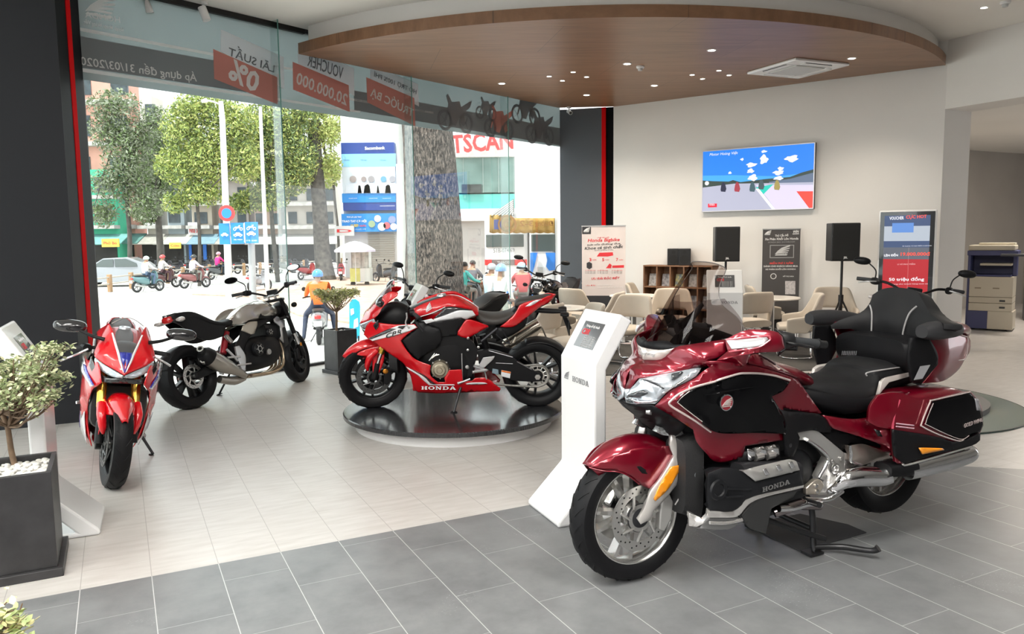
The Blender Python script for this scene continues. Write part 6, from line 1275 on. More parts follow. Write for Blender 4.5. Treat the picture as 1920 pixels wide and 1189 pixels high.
def moto_wheel(par,x,z,r,w,rim_r,name,rimm,spokes=10,disc=None,hub=.04,split=False,tread=None,disc_m=None,holes=True):
    prof=[(rim_r,-w*.36),(rim_r+.012,-w*.42),(r*.86,-w*.5),(r*.93,-w*.47),(r*.975,-w*.33),(r,-w*.12),(r*1.002,0),(r,w*.12),(r*.975,w*.33),(r*.93,w*.47),(r*.86,w*.5),(rim_r+.012,w*.42),(rim_r,w*.36)]
    ty=MB().lathe(prof,(x,0,z),(0,1,0),72).build(name,TYRE,par)
    if tread:
        b_=MB()   # grooves cut as slim dark channels
        for k in range(tread):
            t0=2*math.pi*k/tread
            for s in(-1,1):
                pts=[]
                for j in range(6):
                    f=j/5;y=s*w*(.10+.30*f);t=t0+.17*f+(.5/tread*6.28 if s>0 else 0);rr=r*(1.004 if abs(y)<w*.14 else 1.004-.03*((abs(y)-w*.14)/(w*.2))**1.6);pts.append((x+math.cos(t)*rr,y,z+math.sin(t)*rr))
                b_.tube(pts,.0024,4,smooth=False)
        b_.build('tread_groove',M('groove_black',(.004,.004,.005),.8),ty)
    b_=MB();b_.lathe([(rim_r+.008,-w*.36),(rim_r-.004,-w*.36),(rim_r-.014,-w*.30),(rim_r-.022,-w*.1),(rim_r-.022,w*.1),(rim_r-.014,w*.30),(rim_r-.004,w*.36),(rim_r+.008,w*.36)],(x,0,z),(0,1,0),72,closed=True)
    b_.lathe([(.0001,-w*.30),(hub,-w*.30),(hub*1.3,-w*.1),(hub*1.3,w*.1),(hub,w*.30),(.0001,w*.30)],(x,0,z),(0,1,0),32)
    for k in range(spokes):
        t=2*math.pi*(k+.5*(k%2 if split else 0)*0)/spokes+.3+(.10*(1 if k%2 else-1)if split else 0);c,s=math.cos(t),math.sin(t);T=Matrix(((c,0,-s,x),(0,1,0,0),(s,0,c,z),(0,0,0,1)))
        a0,a1=hub*.8,rim_r-.012;w0,w1=(.011,.008);y0,y1=w*.16,w*.22
        v=[]
        for(xx,yy,zz)in((a0,y0,w0*1.3),(a1,y1,w1)):
            v+=[(xx,-yy,-zz),(xx,yy,-zz),(xx,yy,zz),(xx,-yy,zz)]
        b_.add([T@Vector(q)for q in v],[(0,1,2,3),(7,6,5,4),(0,4,5,1),(1,5,6,2),(2,6,7,3),(3,7,4,0)])
    rim=b_.build(name.replace('tyre','rim')if 'tyre' in name else 'rim',rimm,par,angle=35)
    for y,rd in(disc or[]):
        s=1 if y>0 else-1;dm=disc_m or M('brake_disc',(.55,.54,.52),.3,metal=.9)
        b_=MB();b_.lathe([(rd*.72,y-.003),(rd,y-.003),(rd,y+.003),(rd*.72,y+.003)],(x,0,z),(0,1,0),56,closed=True)
        for k in range(7):
            t=k*.8976;t2=t+.35;b_.tube([(x+math.cos(t)*rd*.36,y,z+math.sin(t)*rd*.36),(x+math.cos(t2)*rd*.74,y,z+math.sin(t2)*rd*.74)],.007,6,smooth=False)
        b_.lathe([(rd*.30,y-.004),(rd*.42,y-.004),(rd*.42,y+.004),(rd*.30,y+.004)],(x,0,z),(0,1,0),32,closed=True);dd=b_.build('brake_disc',dm,rim,angle=35)
        if holes:
            b_=MB()
            for k in range(36):
                t=k*.1745;rr=rd*(.78+.07*(k%3));b_.disc((x+math.cos(t)*rr,y+s*.0032,z+math.sin(t)*rr),.0045,(0,s,0),.0008,8)
            b_.build('cooling_holes',M('hole_black',(.01,.01,.01),.7),dd,smooth=False)
    b_=MB();b_.lathe([(.0001,-w*.62),(.016,-w*.62),(.016,w*.62),(.0001,w*.62)],(x,0,z),(0,1,0),20);b_.build('axle',STEEL,par)
    return ty
def tubes(name,lists,mat,par,n=10,smooth=True):
    b_=MB()
    for pts,r in lists:b_.tube(pts,r,n,smooth=smooth and len(pts)>2)
    return b_.build(name,mat,par)
def bolt(par,c,ax,r=.008,mat=None):return MB().lathe([(.0001,.006),(r*.6,.006),(r,.003),(r,-.002),(.0001,-.002)],tuple(c),ax,12).build('bolt',mat or STEEL,par)
# ================================================================ the maroon touring motorcycle
GWF=BikeFrame((.56,3.61),(-.90,-.435),0,{'c1':(1040,460,3.715),'c2':(1440,460,3.717),'c3':(1060,760,3.398),'c4':(1440,700,3.398),'d1':(1140,560,8.495),'d2':(1140,680,8.495),'d3':(1320,580,8.495),'d4':(1320,700,7.079),'d5':(1260,800,5.6625),'d6':(1480,780,5.6625),'d7':(1480,620,6.604),'d8':(1620,600,3.9625)})
g=GWF.p;GP=GWF.P
gw=GWF.root('touring_motorcycle','large maroon and black touring motorcycle with tall windscreen and trunk on its centre stand','motorcycle')
RED=M('candy_maroon',(.19,.001,.013),.28,metal=.5,coat=.8,crough=.02);GB=M('fairing_black',(.003,.003,.0035),.10,spec=.12,coat=.10,crough=.02)
MATB=M('matte_black',(.006,.006,.007),.5,spec=.2);SEAT=M('seat_vinyl',(.012,.012,.013),.55,spec=.25,bump=.12,bscale=500);PIN=M('pin_stripe',(.72,.60,.58),.25,metal=.5)
CSIL=M('casting_silver',(.56,.55,.53),.32,metal=.75);BAND=M('silver_band',(.70,.68,.66),.25,metal=.8)
AMB=M('amber_reflector',(.80,.28,.01),.15,coat=.8);LENS=M('lamp_clear',(.40,.44,.48),.08,metal=.45,coat=1,col2=(.62,.66,.70),vscale=22)
moto_wheel(gw,0,.32,.322,.135,.236,'front_tyre',M('rim_silver',(.66,.65,.63),.25,metal=.85),10,[(.078,.158),(-.078,.158)],.05,True,26)
moto_wheel(gw,-1.70,.36,.313,.20,.205,'rear_tyre',M('rim_silver',(.66,.65,.63),.25,metal=.85),10,[(.07,.14)],.06,True,22)
# brake calipers and hub cover
for s in(-1,1):
    b_=MB();b_.prism([(-.155,.30),(-.115,.245),(-.085,.26),(-.09,.34),(-.105,.41),(-.14,.43),(-.165,.38)],Matrix(((1,0,0,0),(0,0,1,0),(0,1,0,0),(0,0,0,1))),s*.075-.0,s*.115);b_.build('brake_caliper',CSIL,gw,bevel=.006)
    MB().lathe([(.0001,s*.088),(.03,s*.088),(.045,s*.08),(.07,s*.078),(.07,s*.074),(.0001,s*.074)],(0,0,.32),(0,1,0),32).build('hub_ring',DARKM,gw)
# fender
rows=[]
for i in range(13):
    th=R(47+100*i/12);rr=.362+.012*math.sin(i/12*math.pi)+(.0 if i<9 else .004*(i-8));wd=.05+.045*min(1,i/3)
    r_=[]
    for k in range(9):
        f=-1+k/4;y=wd*f;dz=.012*(1-f*f)-(.055+.02*math.sin(i/12*math.pi))*abs(f)**3;R_=rr+dz;r_.append(Vector((R_*math.cos(th),y,.32+R_*math.sin(th))))
    rows.append(r_)
patch('front_fender',rows,RED,gw,th=.005,ku=2,kv=2)
sk=[('c3',150,400,.030),('c3',300,330,.078),('c3',480,270,.100),('c3',660,265,.105),('c3',700,320,.11),('c3',650,430,.112),('c3',580,530,.112),('c3',540,540,.112),('c3',470,505,.11),('c3',400,450,.107),('c3',330,425,.092),('c3',240,420,.062)]
panel('fender_skirt',[g(*q)for q in sk],RED,gw,th=.006,mirror=True,bulge=.006)
tubes('fender_highlight_edge',[([g('c3',150,402,.034),g('c3',240,424,.066),g('c3',330,430,.096),g('c3',400,455,.110),g('c3',470,510,.113)],.003)],RED,gw)
panel('skirt_vent',[g(*q)for q in[('c3',455,395,.117),('c3',480,395,.117),('c3',530,430,.117),('c3',525,445,.117),('c3',490,440,.117)]],MATB,gw,th=.002)
# fork covers with amber reflectors
fk=[('c3',680,190,.125),('c3',760,240,.13),('c3',810,320,.13),('c3',790,380,.135),('c3',745,465,.14),('c3',640,600,.145),('c3',565,680,.145),('c3',540,735,.145),('c3',480,765,.145),('c3',465,740,.145),('c3',505,660,.145),('c3',540,560,.145),('c3',620,450,.142),('c3',690,330,.136),('c3',665,260,.13)]
panel('fork_cover',[g(*q)for q in fk],M('fork_silver',(.66,.63,.60),.28,metal=.6,coat=.5),gw,th=.035,mirror=True,bulge=.012,bevel=.004)
amb=[('c3',672,398,.156),('c3',738,384,.156),('c3',728,422,.158),('c3',655,540,.162),('c3',575,618,.162),('c3',566,605,.162),('c3',600,520,.161)]
panel('amber_reflector',[g(*q)for q in amb],AMB,gw,th=.004,mirror=True)
# suspension arms above the wheel
for L_ in([('c3',580,175,.10),('c3',600,145,.10),('c3',640,150,.10),('c3',660,200,.11),('c3',620,195,.10)],[('c3',660,150,.13),('c3',690,110,.13),('c3',740,150,.13),('c3',770,190,.13),('c3',720,220,.13),('c3',680,185,.13)]):
    panel('link_arm',[g(*q)for q in L_],M('link_silver',(.70,.71,.72),.2,metal=.8),gw,th=.03,mirror=True,bevel=.004)
tubes('upper_arm',[([g('c3',700,130,.11),g('c3',780,200,.12),g('c3',840,250,.12)],.017),([(-.17,-.1,.72),(-.17,.1,.72)],.02)],DARKM,gw)
tubes('brake_hose',[([g('c3',790,200,.15),g('c3',850,260,.17),g('c3',870,330,.17),g('c3',830,390,.16),g('c3',780,430,.15)],.004),([g('c3',700,640,.15),g('c3',740,560,.16),g('c3',720,500,.15)],.004)],STEEL,gw)
# dark core under the fairings
superloft('inner_core',[(-.13,0,.68,.78,.06),(-.2,0,.62,.98,.13),(-.35,0,.45,1.0,.21),(-.55,0,.34,.98,.24),(-.8,0,.34,.88,.22),(-1.05,0,.40,.74,.18),(-1.3,0,.50,.70,.14)],MATB,gw,n=20)
superloft('radiator',[(-.16,.13,.34,.70,.08,4),(-.25,.14,.30,.72,.09,4)],M('radiator_black',(.012,.012,.013),.5,bump=.4,bscale=300),gw,n=16,mirror=True)
# nose, headlights, trim
D1=[('d1',560,990,0),('d1',850,978,.09),('d1',1060,798,.155),('d1',1250,752,.20),('d1',1600,700,.245),('d3',330,495,.275),('d3',380,680,.30),('d3',200,790,.298),('d3',0,850,.285),('d2',1580,78,.268),('d2',1450,86,.252),('d2',1000,163,.181),('d2',500,262,.086),('d2',355,428,.04),('d2',262,428,0),('d1',350,1130,0),('d1',450,1050,0)]
panel('nose_cowl',[g(*q)for q in D1],RED,gw,th=.006,mirror=True)
HL=[('d2',264,436,.004),('d2',355,436,.042),('d2',505,270,.086),('d2',1000,172,.181),('d2',1440,94,.251),('d2',1485,104,.256),('d2',1400,228,.256),('d2',1180,350,.235),('d2',950,478,.205),('d2',840,590,.182),('d2',750,672,.16),('d2',640,668,.135),('d2',370,658,.065),('d2',285,645,.03),('d2',262,560,.006)]
hl=panel('headlight',[g(*q)for q in HL],LENS,gw,th=.012,mirror=True,bulge=.006)
HLB=M('lamp_inner_dark',(.03,.035,.04),.2,coat=.8);HLC=M('lamp_chrome',(.85,.88,.92),.06,metal=1)
for nm,L_,m_ in(('lamp_shadow',[(330,520,.052),(440,480,.08),(560,450,.11),(640,500,.13),(560,545,.11),(380,570,.065),(280,575,.02)],HLB),('lamp_arc',[(500,276,.088),(620,285,.11),(760,330,.145),(860,400,.172),(900,425,.18),(880,440,.178),(760,370,.145),(620,310,.11)],HLB),('led_strip',[(370,575,.07),(440,625,.09),(620,635,.128),(780,610,.165),(800,625,.166),(640,655,.132),(430,650,.085),(350,590,.062)],HLC),
                   ('turn_bar',[(860,495,.195),(1240,250,.232),(1300,200,.238),(1230,290,.235),(900,520,.20)],HLC),('lamp_shadow',[(1010,190,.185),(1180,150,.215),(1200,175,.218),(1060,280,.205),(1010,290,.195)],HLB),('lamp_foot',[(270,600,.016),(350,600,.06),(400,655,.075),(300,648,.035)],HLB)):
    panel(nm,[g('d2',x,y,Y+.013)for x,y,Y in L_],m_,hl,th=.003,mirror=True,step=.012)
panel('nose_trim',[g(*q)for q in[('d1',600,805,0),('d1',800,828,.075),('d1',1058,798,.152),('d1',845,978,.09),('d1',560,985,0)]],M('trim_cream',(.72,.66,.62),.22,metal=.4,coat=.8),gw,th=.01,mirror=True,bulge=.003)
panel('screen_base',[g(*q)for q in[('d1',610,695,0),('d1',960,688,.10),('d1',1045,745,.135),('d1',1240,738,.185),('d1',1090,795,.160),('d1',800,825,.078),('d1',600,800,0)]],MATB,gw,th=.012,mirror=True)
xv=(g('d1',700,912,.02)-g('d1',500,905,-.02));T=frameT(g('d1',640,905,.012)+Vector((.010,0,.004)),(-.25,1,0),(-.45,0,1));text('model_script','Gold Wing',.021,GTXT,gw,T,.001,.005,.3)
# chin
panel('chin_panel',[g(*q)for q in[('d2',262,590,0),('d2',290,655,.03),('d2',380,690,.06),('d2',640,680,.135),('d2',750,700,.16),('d2',1000,850,.20),('d2',1250,1020,.21),('d2',1100,1180,.17),('d2',760,1130,0),('d2',560,970,0),('d2',180,620,0)]],MATB,gw,th=.006,mirror=True,inner=[g('d2',650,850,.11)])
panel('chin_sensor',[g(*q)for q in[('d2',605,770,.125),('d2',705,770,.14),('d2',695,850,.14),('d2',600,830,.125)]],STEEL,gw,th=.008)
# windscreen
WS=[[(-.43,-.262,1.19),(-.27,-.20,1.14),(-.17,-.12,1.12),(-.136,0,1.112),(-.17,.12,1.12),(-.27,.20,1.14),(-.43,.262,1.19)],[(-.43,-.245,1.25),(-.30,-.19,1.22),(-.215,-.11,1.21),(-.19,0,1.205),(-.215,.11,1.21),(-.30,.19,1.22),(-.43,.245,1.25)],
      [(-.38,-.18,1.325),(-.32,-.145,1.32),(-.27,-.09,1.31),(-.25,0,1.305),(-.27,.09,1.31),(-.32,.145,1.32),(-.38,.18,1.325)],[(-.40,-.14,1.40),(-.36,-.115,1.41),(-.335,-.075,1.41),(-.32,0,1.41),(-.335,.075,1.41),(-.36,.115,1.41),(-.40,.14,1.40)],[(-.45,-.125,1.475),(-.43,-.105,1.50),(-.405,-.065,1.512),(-.395,0,1.515),(-.405,.065,1.512),(-.43,.105,1.50),(-.45,.125,1.475)]]
DF=[[(x-.03,y*.93,z)for x,y,z in r_]for r_ in WS[:3]];DF[2]=[(x,y,z+.02)for x,y,z in DF[2]]
patch('dark_screen_insert',DF,glassM('dark_insert_tint',(.55,.50,.50),.003),gw,th=0,ku=5,kv=4)  # added dark sheet, stands in for the dark interior behind the lower screen
patch('windscreen',WS,glassM('smoked_screen',(.56,.50,.47),.010),gw,th=0,ku=5,kv=4)
edge=[WS[0][i]for i in range(7)]+[WS[i][6]for i in range(1,5)]+[WS[4][i]for i in range(5,-1,-1)]+[WS[i][0]for i in range(3,0,-1)]
tubes('screen_edge',[([Vector(q)for q in edge+edge[:1]],.0026)],M('screen_rim_dark',(.10,.085,.08),.3),gw,n=6)
panel('dash_visor',[g(*q)for q in[('d1',1170,400,.05),('d1',1500,60,.06),('d1',1530,120,.07),('d1',1400,330,.07),('d1',1270,480,.06),('d1',1185,515,.05)]],MATB,gw,th=.05,bevel=.006)
panel('visor_post',[g(*q)for q in[('d1',1190,500,.055),('d1',1290,440,.06),('d1',1370,420,.06),('d1',1290,720,.08),('d1',1140,745,.07)]],MATB,gw,th=.03,bevel=.005)
superloft('instrument_hood',[(-.34,0,1.0,1.16,.16),(-.45,0,1.0,1.19,.22),(-.58,0,1.0,1.12,.22),(-.66,0,1.0,1.06,.16)],MATB,gw,n=18)
# mirrors with clear indicators
MR=[('d3',340,490,.30),('d3',600,368,.36),('d3',720,335,.38),('d3',1000,345,.42),('d3',1180,382,.44),('d3',1250,450,.45),('d3',1285,640,.45),('d3',1200,692,.45),('d3',900,702,.43),('d3',600,745,.39),('d3',350,800,.33),('d3',200,830,.305),('d3',370,680,.31)]
mr=panel('mirror_housing',[g(*q)for q in MR],RED,gw,th=.07,mirror=True,bulge=.02,bevel=.012)
panel('mirror_indicator',[g(*q)for q in[('d3',360,512,.345),('d3',1000,458,.441),('d3',1027,492,.443),('d3',885,592,.438),('d3',440,645,.37)]],M('indicator_clear',(.74,.78,.80),.1,metal=.2,coat=1),gw,th=.012,mirror=True)
tubes('indicator_line',[([g(*q)for q in[('d3',350,500,.335),('d3',700,455,.41),('d3',1010,438,.448),('d3',1050,470,.452),('d3',1040,510,.452),('d3',880,615,.446),('d3',640,655,.42),('d3',400,690,.35)]],.0035)],M('line_pink',(.62,.12,.16),.2,coat=1),gw,n=6)
panel('mirror_back_rim',[g(*q)for q in[('d3',1190,380,.425),('d3',1260,430,.43),('d3',1310,560,.43),('d3',1300,660,.43),('d3',1230,700,.425),('d3',1210,690,.42),('d3',1260,600,.42)]],BLACKP,gw,th=.06,mirror=True,bevel=.005)
# handlebars
tubes('handlebar',[([(-.62,.15,1.10),(-.64,.24,1.11),(-.70,.34,1.115)],.018),([(-.62,-.15,1.10),(-.64,-.24,1.11),(-.70,-.34,1.115)],.018),([(-.62,-.16,1.10),(-.60,0,1.08),(-.62,.16,1.10)],.02)],BLACKP,gw)
ga,gb_=g('d7',40,130,.37),g('d7',350,175,.40)
for s in(1,-1):
    A1,B1=Vector((ga.x+.03,s*ga.y,ga.z)),Vector((gb_.x,s*gb_.y,gb_.z));dv=(B1-A1).normalized();tubes('grip',[([A1,B1],.0215)],M('grip_rubber',(.025,.027,.03),.6),gw,n=16);tubes('bar_end',[([B1,B1+dv*.045],.018),([B1-dv*.003,B1+dv*.004],.025)],BLACKP,gw,n=16)
    superloft('switch_box',[(A1.x+.09,A1.y-.05*s,A1.z-.04,A1.z+.04,.035),(A1.x+.03,A1.y-.02*s,A1.z-.045,A1.z+.045,.045),(A1.x-.02,A1.y,A1.z-.035,A1.z+.035,.03)],BLACKP,gw,n=14)
    tubes('lever',[([A1+Vector((.05,0,0)),A1+Vector((.03,s*.07,-.005)),B1+Vector((.05,s*.02,-.01))],.007)],BLACKP,gw)
# side fairing
RF=[('d2',750,712,.185),('d2',960,488,.212),('d2',1190,360,.238),('d2',1405,250,.262),('d2',1590,85,.272),('d3',0,860,.288),('d3',180,850,.31),('d3',400,855,.328),('d3',700,890,.33),('d3',1100,995,.32),('d3',1440,1110,.30),('d4',1240,90,.29),('d4',1480,430,.265),('d4',1565,540,.25),('d4',1470,545,.26),('d4',1050,470,.29),('d4',1075,830,.30),('d5',1200,150,.30),('d5',780,215,.30),('d5',750,335,.29),('d5',560,388,.28),('d5',440,372,.27),('d5',380,310,.265),('d5',270,185,.25),('d2',1350,1080,.235),('d2',1060,890,.215)]
rf=panel('side_fairing',[g(*q)for q in RF],RED,gw,th=.008,mirror=True,inner=[g('d4',293,400,.325),g('d4',700,400,.33),g('d2',1110,640,.262),g('d4',300,800,.29)])
BPL=[('d2',1100,640,.262),('d2',1160,570,.270),('d2',1330,455,.288),('d2',1690,345,.31),('d4',200,110,.335),('d4',450,38,.342),('d4',560,24,.343),('d4',750,32,.343),('d4',950,65,.338),('d4',1140,125,.325),('d4',1060,240,.33),('d4',900,320,.335),('d4',1000,480,.33),('d4',1075,650,.325),('d4',1080,815,.315),('d4',700,805,.315),('d4',200,805,.31),('d4',0,690,.305),('d2',1500,950,.295),('d2',1280,790,.278)]
bpn=panel('black_side_panel',[g(x,a,b,c+.012)for x,a,b,c in BPL],GB,rf,th=.010,mirror=True,inner=[g('d4',293,400,.350),g('d4',700,400,.352)])
tubes('pin_stripe',[([g(*q)for q in[('d2',1640,1120,.30),('d2',1450,985,.292),('d2',1240,850,.278),('d2',1050,740,.262),('d2',975,670,.256),('d2',1010,615,.262),('d2',1150,505,.278),('d2',1400,398,.305),('d2',1690,320,.326),('d4',200,97,.347),('d4',450,22,.354),('d4',560,12,.355),('d4',750,16,.355),('d4',950,48,.35),('d4',1140,105,.338)]],.0052)],PIN,rf,n=8)
tubes('thin_stripe',[([g(*q)for q in[('d2',1650,1060,.315),('d2',1400,880,.30),('d2',1130,670,.276),('d2',1120,630,.275),('d2',1180,560,.283),('d2',1300,470,.297)]],.002)],PIN,rf,n=6)
tubes('panel_crease',[([g(*q)for q in[('d4',0,300,.348),('d4',300,250,.358),('d4',660,190,.360)]],.003)],GB,bpn,n=6)
ec=g('d4',293,400,.362);T=frameT(ec,(-1,0,0),(0,0,1));em=MB().lathe([(.0001,.003),(.033,.003),(.036,0),(.0001,0)],(0,0,0),(0,0,1),36).build('round_emblem',M('emblem_maroon',(.22,.01,.02),.2,coat=1),bpn);em.data.transform(T)
r_=MB().lathe([(.033,0),(.033,.005),(.037,.005),(.037,0)],(0,0,0),(0,0,1),36,closed=True).build('emblem_ring',CHROME,em);r_.data.transform(T);wing('wing_mark',.05,PIN,em,T@Matrix.Translation((0,0,.0035))@Matrix.Diagonal((1,1,1,1)),1)
SC1=[('d4',900,322,.315),('d4',1040,498,.30),('d4',1540,562,.265),('d4',1690,740,.25),('d4',1690,800,.25),('d4',1550,792,.255),('d4',1440,768,.26),('d4',1240,800,.285),('d4',1272,862,.285),('d4',1240,1000,.285),('d4',1185,1120,.285),('d4',1085,1120,.29),('d4',1075,860,.31),('d4',1060,600,.318)]
sc1=panel('side_cover',[g(x,a,b,c+.01)for x,a,b,c in SC1],MATB,gw,th=.01,mirror=True);bolt(sc1,g('d4',1138,965,.30),(0,1,0),.011,DARKM)
superloft('tank_shelter',[(-.60,0,.95,1.02,.16),(-.72,0,.93,1.02,.20),(-.9,0,.88,.98,.19),(-1.02,0,.84,.93,.15)],RED,gw,n=20)
panel('tank_side',[g(*q)for q in[('d3',880,730,.27),('d3',1130,880,.245),('d3',1480,1080,.21),('d4',1240,60,.23),('d3',1100,975,.30),('d3',720,880,.31),('d3',700,760,.29)]],RED,gw,th=.01,mirror=True)
tubes('tank_piping',[([g(*q)for q in[('d3',880,725,.275),('d3',1000,790,.262),('d3',1135,880,.25),('d3',1130,940,.26)]],.0035)],PIN,gw,n=6)
# engine
b_=[('d5',380,505,.34),('d5',560,445,.36),('d5',745,485,.375),('d5',880,598,.385),('d5',1359,485,.385),('d5',1400,640,.38),('d5',860,770,.385),('d5',650,905,.375),('d5',400,905,.34),('d5',375,760,.33)]
ev=panel('engine_cover',[g(*q)for q in b_],M('engine_black',(.009,.0095,.011),.42,spec=.25),gw,th=.10,mirror=True,bulge=.015,bevel=.008)
wm_t=frameT((g('d5',985,672,.402)+g('d5',1220,600,.402))/2,(g('d5',1220,600,.402)-g('d5',985,672,.402)),(0,0,1));wordmark('maker_lettering','HONDA',.022,STEEL,ev,wm_t,.003,wx=1.35,gap=.2)
c_=g('d5',490,680,.385);MB().lathe([(.0001,.004),(.026,.004),(.030,.010),(.044,.010),(.048,0),(.0001,0)],c_,(0,1,0),40).build('round_boss',M('engine_black',(.009,.0095,.011),.42,spec=.25),ev,angle=30)
for a,b in((('d5',570,670),('d5',840,680)),(('d5',570,755),('d5',760,750))):tubes('cover_rib',[([g(*a,.385),g(*b,.395)],.006)],M('engine_black',(.009,.0095,.011),.42,spec=.25),ev,n=8)
hc=panel('head_cover',[g(*q)for q in[('d5',748,480,.385),('d5',870,440,.385),('d5',1100,385,.385),('d5',1250,355,.385),('d5',1320,378,.385),('d5',1357,470,.39),('d5',1100,540,.395),('d5',885,592,.395),('d5',820,540,.39)]],CSIL,gw,th=.03,mirror=True,bulge=.012,bevel=.005)
for x,y in((1005,490),(1145,450),(1280,415)):
    panel('cover_notch',[g('d5',x-35,y-20,.412),g('d5',x,y-38,.412),g('d5',x+35,y+30,.412),g('d5',x-10,y+38,.412)],CHROME,hc,th=.006,bevel=.002)
for k in range(3):
    x0=800+k*125;y0=238-k*16;L_=[('d5',x0,y0+5,.30),('d5',x0+85,y0+28,.31),('d5',x0+95,y0+100,.31),('d5',x0+45,y0+140,.31),('d5',x0+5,y0+130,.30)]
    panel('throttle_cover',[g(*q)for q in L_],CHROME,gw,th=.03,mirror=True,bevel=.005)
    if k<2:tubes('throttle_tube',[([g('d5',x0+75,y0+28,.29),g('d5',x0+160,y0+8,.29)],.014),([g('d5',x0+75,y0+95,.29),g('d5',x0+150,y0+75,.29)],.022)],BAND,gw,n=14)
superloft('intake_block',[(-.40,.24,.56,.64,.05,4),(-.66,.24,.55,.64,.05,4)],BLACKP,gw,n=12,mirror=True)
superloft('cylinder_head',[(-.36,.33,.44,.60,.05,4),(-.72,.33,.42,.56,.05,4)],DARKM,gw,n=14,mirror=True)
superloft('crankcase',[(-.30,0,.28,.56,.28,4),(-.55,0,.24,.6,.30,4),(-.85,0,.26,.6,.26,4),(-.98,0,.3,.55,.2,3)],M('engine_black',(.009,.0095,.011),.42,spec=.25),gw,n=20)
# belly trim
panel('belly_band',[g(*q)for q in[('d5',395,905,.345),('d5',640,912,.37),('d5',700,868,.378),('d5',845,758,.388),('d5',1400,630,.385),('d5',1400,655,.385),('d5',890,790,.39),('d5',720,945,.38),('d5',640,975,.375),('d5',380,975,.34)]],BAND,gw,th=.03,mirror=True,bevel=.004)
panel('belly_pan',[g(*q)for q in[('d5',290,1080,.29),('d5',390,985,.335),('d5',640,975,.365),('d5',745,995,.37),('d5',740,1010,.37),('d5',605,1105,.35),('d5',260,1105,.29)]],M('belly_grey',(.22,.22,.22),.35,metal=.5),gw,th=.04,mirror=True,bevel=.006)
tubes('belly_highlight',[([g(*q)for q in[('d5',400,1030,.345),('d5',560,1035,.36),('d5',745,998,.375)]],.008)],BAND,gw,n=8)
panel('belly_pan_rear',[g(*q)for q in[('d5',740,960,.345),('d5',880,790,.365),('d5',1340,680,.36),('d5',1290,760,.34),('d5',1060,880,.33),('d5',1000,1150,.26),('d5',820,1090,.30)]],M('belly_dark',(.07,.07,.07),.4,metal=.5),gw,th=.03,mirror=True,bevel=.006)
panel('radiator_lip',[g(*q)for q in[('d5',185,925,.26),('d5',290,965,.275),('d5',345,940,.31),('d5',395,905,.335),('d5',392,985,.335),('d5',330,1040,.31),('d5',262,1078,.285),('d5',176,1065,.26)]],BAND,gw,th=.04,mirror=True,bevel=.005)
MB().lathe([(.0001,.02),(.018,.02),(.03,.005),(.03,-.01),(.0001,-.01)],g('d5',245,510,.2),(0,1,0),20).build('horn',M('horn_grey',(.25,.26,.28),.35,metal=.6),gw)
# frame plate, exhaust shield
FR=[('d6',92,188,.26),('d6',180,168,.26),('d6',270,155,.26),('d6',310,175,.26),('d6',578,398,.255),('d6',582,600,.25),('d6',440,740,.25),('d6',400,840,.25),('d6',300,850,.25),('d6',370,690,.25),('d6',300,668,.25),('d6',400,455,.25),('d6',340,380,.25),('d6',190,275,.255),('d6',108,265,.26)]
fp=panel('frame_plate',[g(*q)for q in FR],CSIL,gw,th=.04,mirror=True,bevel=.006)
tubes('frame_edge',[([g(*q)for q in[('d6',190,262,.262),('d6',330,360,.26),('d6',410,450,.26),('d6',395,520,.258),('d6',315,665,.258)]],.009)],M('edge_bright',(.75,.76,.77),.2,metal=.9),fp,n=8)
for x,y in((460,490),(550,462),(392,660)):bolt(fp,g('d6',x,y,.257),(0,1,0),.010)
MB().lathe([(.0001,.006),(.012,.006),(.014,.003),(.02,.008),(.028,.006),(.030,0),(.0001,0)],g('d6',485,565,.256),(0,1,0),28).build('swingarm_cap',STEEL,fp,angle=30)
panel('footpeg_bracket',[g(*q)for q in[('d6',180,780,.28),('d6',280,690,.28),('d6',345,690,.28),('d6',375,745,.28),('d6',320,845,.28),('d6',185,850,.28)]],M('bracket_gold',(.60,.54,.46),.3,metal=.8),gw,th=.03,mirror=True,bevel=.006)
for x,y in((285,752),(297,810)):bolt(gw,g('d6',x,y,.283),(0,1,0),.011)
panel('cast_block',[g(*q)for q in[('d6',588,400,.25),('d6',640,415,.25),('d6',655,505,.25),('d6',765,540,.25),('d6',760,560,.25),('d6',585,592,.25)]],BAND,gw,th=.03,mirror=True,bevel=.004)
panel('shaft_cover',[g(*q)for q in[('d6',640,322,.27),('d6',780,305,.27),('d6',900,345,.27),('d6',1040,390,.27),('d6',1100,450,.26),('d6',900,495,.27),('d6',770,530,.28),('d6',655,495,.28)]],M('cover_bronze',(.55,.48,.43),.28,metal=.85),gw,th=.04,mirror=True,bulge=.012,bevel=.006)
tubes('cover_edge',[([g(*q)for q in[('d6',645,325,.285),('d6',655,420,.29),('d6',660,495,.29),('d6',765,525,.29)]],.008)],M('edge_bright',(.75,.76,.77),.2,metal=.9),gw,n=8)
panel('seat_rail_cover',[g(*q)for q in[('d6',340,175,.24),('d6',560,160,.24),('d6',780,240,.25),('d6',1000,340,.26),('d6',1040,385,.26),('d6',900,330,.25),('d6',650,290,.24),('d6',560,380,.24)]],MATB,gw,th=.02,mirror=True)
